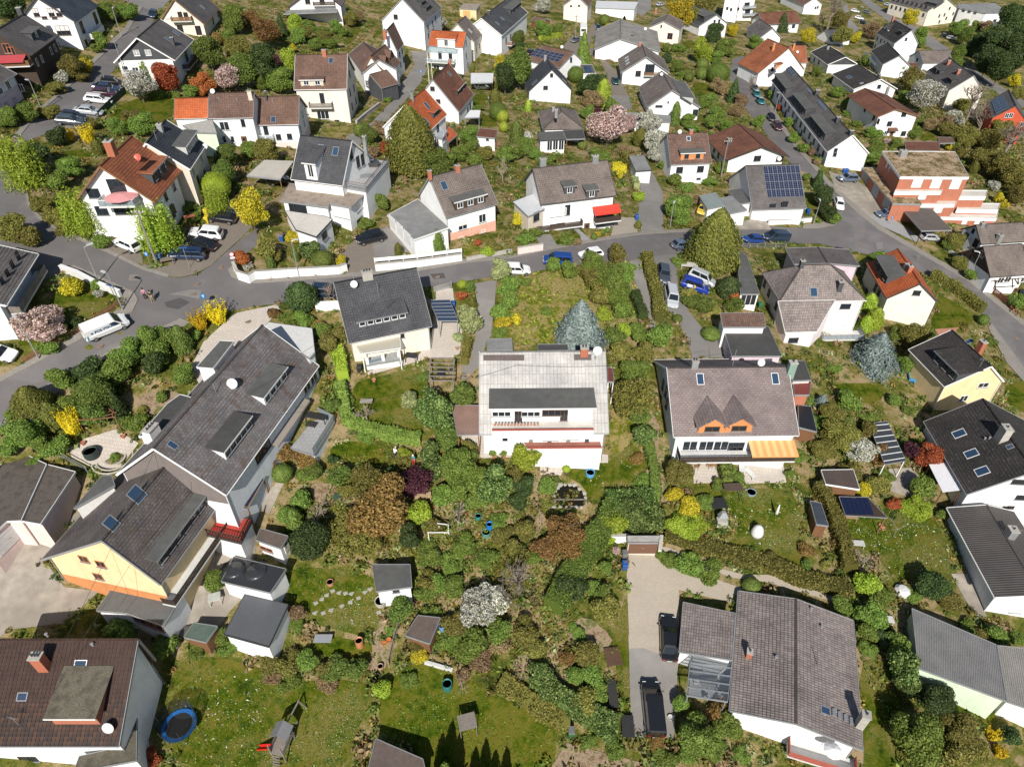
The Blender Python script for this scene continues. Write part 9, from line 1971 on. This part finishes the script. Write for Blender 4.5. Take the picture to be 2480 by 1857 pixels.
	W('retaining_wall','white retaining wall curving from the crossing past the cypress garden','wall','10',[(2030,680),(2070,760),(2160,790),('11',0,760),('11',360,735),('11',720,715),('11',790,690)],1.3,.3,wall('bright'),CONC());W('street_wall','white street wall with white railing before the double garage','wall','11',[(1035,690),(1400,655),(1780,600)],1.2,.3,wall('bright'),CONC());W('street_wall','pale pink wall at the foot of the rockery beside the red-awning semi','wall','12',[(50,545),(265,510)],1.2,.3,wall('pink'),CONC())
	fence('white_railing','white railing panels on top of the street wall before the double garage','11',[(1035,672),(1400,637),(1780,585)],.6,TRIMW(),'board',dz=1.25);fence('metal_railing','galvanised railing in front of the blue car and dark van','12',[(1985,495),(2180,490),('13',150,490)],1.0,METAL(),'rail');fence('lattice_fence','brown lattice fence along the pavement beside the pink magnolia','10',[(210,1480),(500,1330),(760,1170),(1040,980)],.8,WOOD(),'pale',.18)
	W('garden_wall','white-capped garden wall behind the pavement at the crossing','wall','10',[(540,690),(680,740),(850,830),(1050,910)],.9,.35,wall('greywhite'),TRIMW());fence('green_fence','dark green mesh fence between the parking row and the lawn','00',[(860,1020),(960,920),(1090,800)],1.2,plain('mesh_green',(.02,.06,.045),.7,.2),'board');fence('brown_fence','reddish-brown timber fence along the half-timbered right-edge house','13',[(1840,800),(1990,920),(2120,1040)],1.2,plain('fence_red',(.14,.045,.03),.8,.2),'pale',.16)
	W('low_wall','low grey stone wall along the lane beside the tall cream house','wall','01',[(870,1080),(950,1010),(1070,920)],.8,.35,CONC(),CONC());W('stone_wall','low stone wall below the pink-plinth grey house garden','wall','11',[(1820,600),(2020,560),(2212,525)],.6,.3,CONC());W('garden_wall','white wall with pillars at the street bend','wall','13',[(0,285),(180,280),(370,260)],.9,.3,wall('bright'),CONC());W('low_wall','white wall panel behind the bare pollarded tree','wall','11',[(520,1030),(730,1020)],1.4,.2,wall('bright'))
	fence('steel_gate','grey steel gate between white posts at the curved-carport drive','11',[(1540,870),(1690,830)],1.0,METAL(),'pale',.15);W('stone_wall','curved low stone wall beside the carport garden on the right','wall','13',[(1560,520),(1640,580),(1720,610)],.6,.3,CONC());fence('timber_fence','old timber fence down the middle garden','31',[(1240,430),(1190,600),(1150,780)],1.0,WOODG(),'pale',.2);W('brick_edging','low brick edging on the bottom lawn','wall','31',[(1460,760),(1700,830)],.4,.3,wall('greywhite'));fence('wire_fence','thin dark fence on the parking side of the round pergola garden','20',[(10,380),(200,500),(450,620),(520,640),(760,770)],1.0,METAL(),'rail')

	g=Flat('garden_garage','concrete garage portal built into the slope under the laurel hedge',None,'22',[(1005,1375),(1260,1375),(1280,1320),(1000,1320)],h=2.2,wx='beige',rx=CONC(),cat='garage',over=.02);g.win(0,[(1130,1420)],3.2,2.0,'gb');W('retaining_wall','white retaining wall left of the sunken garage','wall','22',[(790,1390),(860,1370),(1005,1370)],1.2,.3,wall('bright'),CONC());W('retaining_wall','white retaining wall right of the sunken garage drive','wall','22',[(1285,1350),(1270,1480)],.8,.3,wall('bright'),CONC())

	tbs('round table group below the central house','22',(340,640),.55,(.45,.46,.46),4,(.10,.11,.12));tbs('dining table under the glass terrace roof','32',(1700,960),.6,(.25,.25,.25),5,(.55,.55,.52),rect=(1.8,.9));tbs('dark table under the timber pergola','11',(1600,1600),.6,(.02,.025,.04),2,(.06,.06,.065),rect=(1.0,1.4));tbs('picnic table on the daisy lawn left of the hedge','21',(960,190),.5,(.33,.30,.26),0,rect=(1.5,.8));tbs('grey garden tables on the lower lawn','31',(590,580),.5,(.30,.31,.33),0,rect=(1.8,.9))
	chair('dark chair on the patio left of the central house, left one',ground(T('21',2080,500)),.4);chair('dark chair on the patio left of the central house, right one',ground(T('21',2110,530)),1.2);chair('grey chair standing nearest the central house patio door',ground(T('22',30,490)),2.0,(.10,.10,.10))
	for k,(x,y) in enumerate(((1590,740),(1700,730),(1750,730))):chair('%s brown wicker chair on the left terrace below the twin-gable house' % ['left','middle','right'][k],ground(T('22',x,y)),.5*k,(.38,.22,.11))

	slb('sun_lounger','white folded lounger on the right terrace below the twin-gable house','lounger','22',(2050,790),(.7,1.8),(.7,.7,.68),.45,.5);slb('sun_lounger','second white lounger on that right terrace, upper one','lounger','22',(1980,740),(.7,1.6),(.7,.7,.68),.45,-.2);parasol_closed('closed white parasol lying by the washing line lawn','23',(60,1160),2.4);slb('garden_swing_roof','brown garden swing with flat canopy below the terraces','garden swing','22',(1885,985),(2.2,1.2),(.09,.065,.05),1.9,.05);slb('covered_swing','black tarpaulin-covered table in the shrubs left of the lawn','covered table','22',(1770,1080),(1.9,1.6),(.025,.025,.027),1.0,.1)
	g=ground(T('22',1805,1220));o=thing('barbecue','grey stone garden barbecue with hood','barbecue',g);QM.bx(-.6,.6,-.4,.4,-.2,.9).build('base',CONC(),o);QM.hexa([(-.6,-.3,1.4),(.6,-.3,1.4),(.6,.4,1.4),(-.6,.4,1.4)],[(-.2,0,2.1),(.2,0,2.1),(.2,.35,2.1),(-.2,.35,2.1)]).build('hood',TRIMG(),o);QM.bx(-.5,.5,.3,.4,.9,1.4).build('back',CONC(),o)
	g=ground(T('22',2110,1310));o=thing('covered_chair','hanging chair under a white cover on the daisy lawn','covered chair',g);QM.lathe((0,0,0),[(.65,0),(.75,.5),(.6,1.2),(.3,1.6),(0,1.7)],14).build('cover',plain('cover_white',(.62,.62,.60),.8,.2),o,smooth=True)
	g=ground(T('33',1150,150));o=thing('covered_stack','white sheet-covered stack under bushes','covered stack',g);QM.lathe((0,0,0),[(.85,0),(.85,.5),(.5,.8),(0,.85)],9).build('cover',plain('cover_white'),o)
	for lab,p,ww,dd,c,hh,yy in (('black covered barbecue beside the glazed porch',('11',1345,1470),1.5,1.0,(.03,.03,.032),1.1,-.2),('dark rattan sofa on the grey terrace',('21',530,330),2.6,.9,(.03,.028,.027),.9,-.25),('dark rattan table on the grey terrace',('21',485,380),1.2,.8,(.04,.037,.035),.55,-.25),('grey slatted garden roof over the swing seat on the bottom lawn',('31',1830,1340),1.7,1.5,(.22,.19,.165),1.9,.25),('white utility trailer with beige cover',('12',1525,670),2.6,1.4,(.55,.52,.47),.9,-.15),('black trailer at the bottom of the beige driveway',('32',995,1330),1.2,2.1,(.03,.034,.04),.7,-.05),('grey wooden box planter beside the blue bin',('10',1450,620),1.6,1.0,(.20,.17,.13),.7,.4),('dark iron table at the patio behind the annex',('30',1640,520),1.6,1.1,(.10,.09,.08),.8,.3),('brown log bench sculpture on bark',('32',870,720),1.6,2.0,(.11,.06,.035),.5,.15),('long black timber trough beside the daisies',('32',865,1040),.9,2.9,(.04,.036,.034),.6,0.0),('beige bench under the purple tree',('21',1440,1000),2.0,.9,(.48,.34,.20),.7,.1),('green-glass cold frame beside the bare shrub',('21',710,1000),.9,.8,(.05,.09,.06),.6,.1),('white planter box on the yard below the terrace',('30',1870,230),1.2,1.0,(.5,.5,.46),.9,.3),('timber planks leaning on the log store',('23',440,1275),.9,1.4,(.50,.33,.17),.5,.25),('firewood stack under the solar shelter',('23',690,1180),1.8,.8,(.36,.24,.14),.8,-.1),('white bench above the pale bare shrub',('23',770,1400),1.4,.8,(.52,.52,.48),.5,-.1),('white cabinet on the gravel beside the path',('33',1025,420),.9,.8,(.6,.6,.58),.9,-.1),('timber deck seat beside the lichen-spotted roof',('23',1270,470),2.0,1.2,(.30,.18,.09),.6,-.1),('dark wooden bench left of the tool shed on the lawn',('21',2000,1000),1.2,.5,(.15,.11,.08),.45,.4),('square wooden planter bed beside the white car',('10',1690,150),1.4,.8,(.25,.13,.08),.5,.5),('garden play kitchen under the beige carport shrub',('10',1650,260),1.5,.9,(.35,.12,.06),.9,.5)):
		slb('garden_furniture',lab,'garden furniture',p[0],p[1:],(ww,dd),c,hh,yy)
	g=ground(T('02',615,300));o=thing('camper_van','white camper van on the drive near the top','camper van',g,None,math.radians(-4));m=MB();m.bx(-1.1,1.1,-3.0,3.0,.4,2.9);m.bx(-1.0,1.0,-4.1,-3.0,.4,1.6);m.build('body',plain('camper_white',(.74,.74,.72),.5,.1),o)
	QM.bx(-.85,.85,-3.04,-3.0,1.6,2.3).build('windscreen',glossy('car_glass'),o)
	for s in (-1,1):
		for y in (-3.2,1.6):QM.tube((s*.95,y,.35),(s*1.08,y,.35),.36,n=12).build('wheel',plain('tyre_rubber'),o)

	parasol_open('pink round parasol on the balcony of the terracotta-roofed white house','10',(1040,20),2.1,2.2,(.62,.28,.28),5.0);parasol_open('red round parasol below the red terrace','20',(1805,1390),.85,2.0,(.50,.10,.08),.2);parasol_open('white round parasol on the balcony of the ribbed pantile house','33',(570,1500),.85,1.9,(.72,.72,.71),3.0);parasol_open('white parasol on the terrace at the top edge, left one','02',(890,95),1.3,2.2,(.72,.72,.72),2.6);parasol_open('white parasol on the terrace at the top edge, right one','02',(1000,100),1.3,2.2,(.72,.72,.72),2.6)

	g=ground(T('23',1080,1330));o=thing('rotary_washing_line','white rotary washing line on the right-hand lawn','washing line',g);QM.tube((0,0,-.1),(0,0,1.8),.03,n=6).build('pole',METAL(),o)
	for k in range(4):a=math.pi/2*k+.3;QM.tube((0,0,1.5),(1.2*math.cos(a),1.2*math.sin(a),1.9),.018,n=5).build('arm',METAL(),o)
	g=ground(T('21',1590,1320));o=thing('trellis_frame','white timber trellis frame in the overgrown central garden','frame',g)
	for a,b in (((-1.2,.5,1.8),(.9,.2,1.8)),((-1.2,-.9,1.8),(1.1,-.9,1.8)),((-1.2,.5,-.1),(-1.2,.5,1.8)),((1.0,.2,-.1),(1.0,.2,1.8)),((0,0,-.1),(0,0,1.8)),((-1.1,-.9,-.1),(-1.1,-.9,1.8))):QM.bar(a,b,.08).build('bar',TRIMW(),o)

	for k,(x,y) in enumerate(((612,170),(660,135),(718,150),(772,155),(825,158),(885,195),(940,145),(815,230),(740,265),(570,205),(515,240),(650,300),(580,325),(510,325),(1060,320),(985,120))):
		g=ground(T('31',x,y));o=thing('stepping_stone','%s stepping stone on the daisy lawn beside the garden hut, counted along the path' % ['first','second','third','fourth','fifth','sixth','seventh','eighth','ninth','tenth','eleventh','twelfth','thirteenth','fourteenth','fifteenth','sixteenth'][k],'stone slab',g,'stepping stones');QM.bx(-.22,.22,-.22,.22,-.05,.07).build('slab',CONC(),o);o.rotation_euler=(0,0,k*.7)
	for k,(t,x,y,c) in enumerate((('21',2060,650,(.42,.18,.10)),('21',2140,650,(.42,.18,.10)),('22',470,795,(.12,.08,.06)),('20',725,530,(.40,.15,.10)),('20',1070,470,(.42,.18,.10)),('23',970,1240,(.45,.20,.12)),('23',990,1265,(.45,.20,.12)),('31',1110,600,(.55,.18,.06)),('31',1150,575,(.55,.18,.06)),('13',560,1550,(.4,.2,.12)),('32',1365,1240,(.5,.5,.48)),('11',1740,1365,(.35,.25,.15)),('11',1020,1640,(.45,.33,.2)),('22',1790,840,(.45,.18,.1)))):
		g=ground(T(t,x,y));o=thing('plant_pot','%s pot beside %s' % ('terracotta' if c[0]>.35 else 'dark',['the two potted shrubs, left one','the two potted shrubs, right one','the round table below the central house','the round pergola, lower one','the white wall at the round pergola','the solar shelter, upper one','the solar shelter, lower one','the paved nook, left orange one','the paved nook, right orange one','the pink-white terrace house patio','the black van','the pergola path','the daisy lawn corner','the terrace hedge'][k]),'plant pot',g,'plant pots');QM.lathe((0,0,0),[(.16,-.03),(.26,.34),(.29,.36),(.25,.36),(.22,.28),(0,.28)],12).build('pot',plain('pot_%.2f' % c[0],c,.8,.2),o)
	for k,(o,px) in enumerate(MANH):
		tag(o,'round rusty manhole cover %s' % ['in the upper arm of the crossing','in the cracked patch at the middle of the crossing','by the mouth of the car park','behind the white delivery van','at the small joint above the cracked patch','on the street behind the glazed-porch house','on the pale drive beside the forsythia','on the street before the street wing','at the street bend junction','on the street beside the roadside hedge','on the street near the yellow house','on the street above the long hedge'][k],'manhole cover','manhole covers')
import time as _t
_t0=_t.time()
setting()
houses_top_left();houses_top();houses_mid_left();houses_mid();houses_right();houses_low()
print('houses',_t.time()-_t0)
plants_all();hedges_all();undergrowth_all()
print('plants',_t.time()-_t0)
cars_all();people_all();items()
label_plants()
for k,v in USED.items():
	if len(v)>1:print('SAME LABEL',k,v)
for o in bpy.data.objects:
	if o.type=='MESH' and o.parent is None and o.get('kind') is None and o.get('label') is None:print('NOLABEL',o.name)
print('tris',sum(sum(len(p.vertices)-2 for p in m.polygons) for m in bpy.data.meshes))
print('built',_t.time()-_t0,len(bpy.data.objects))
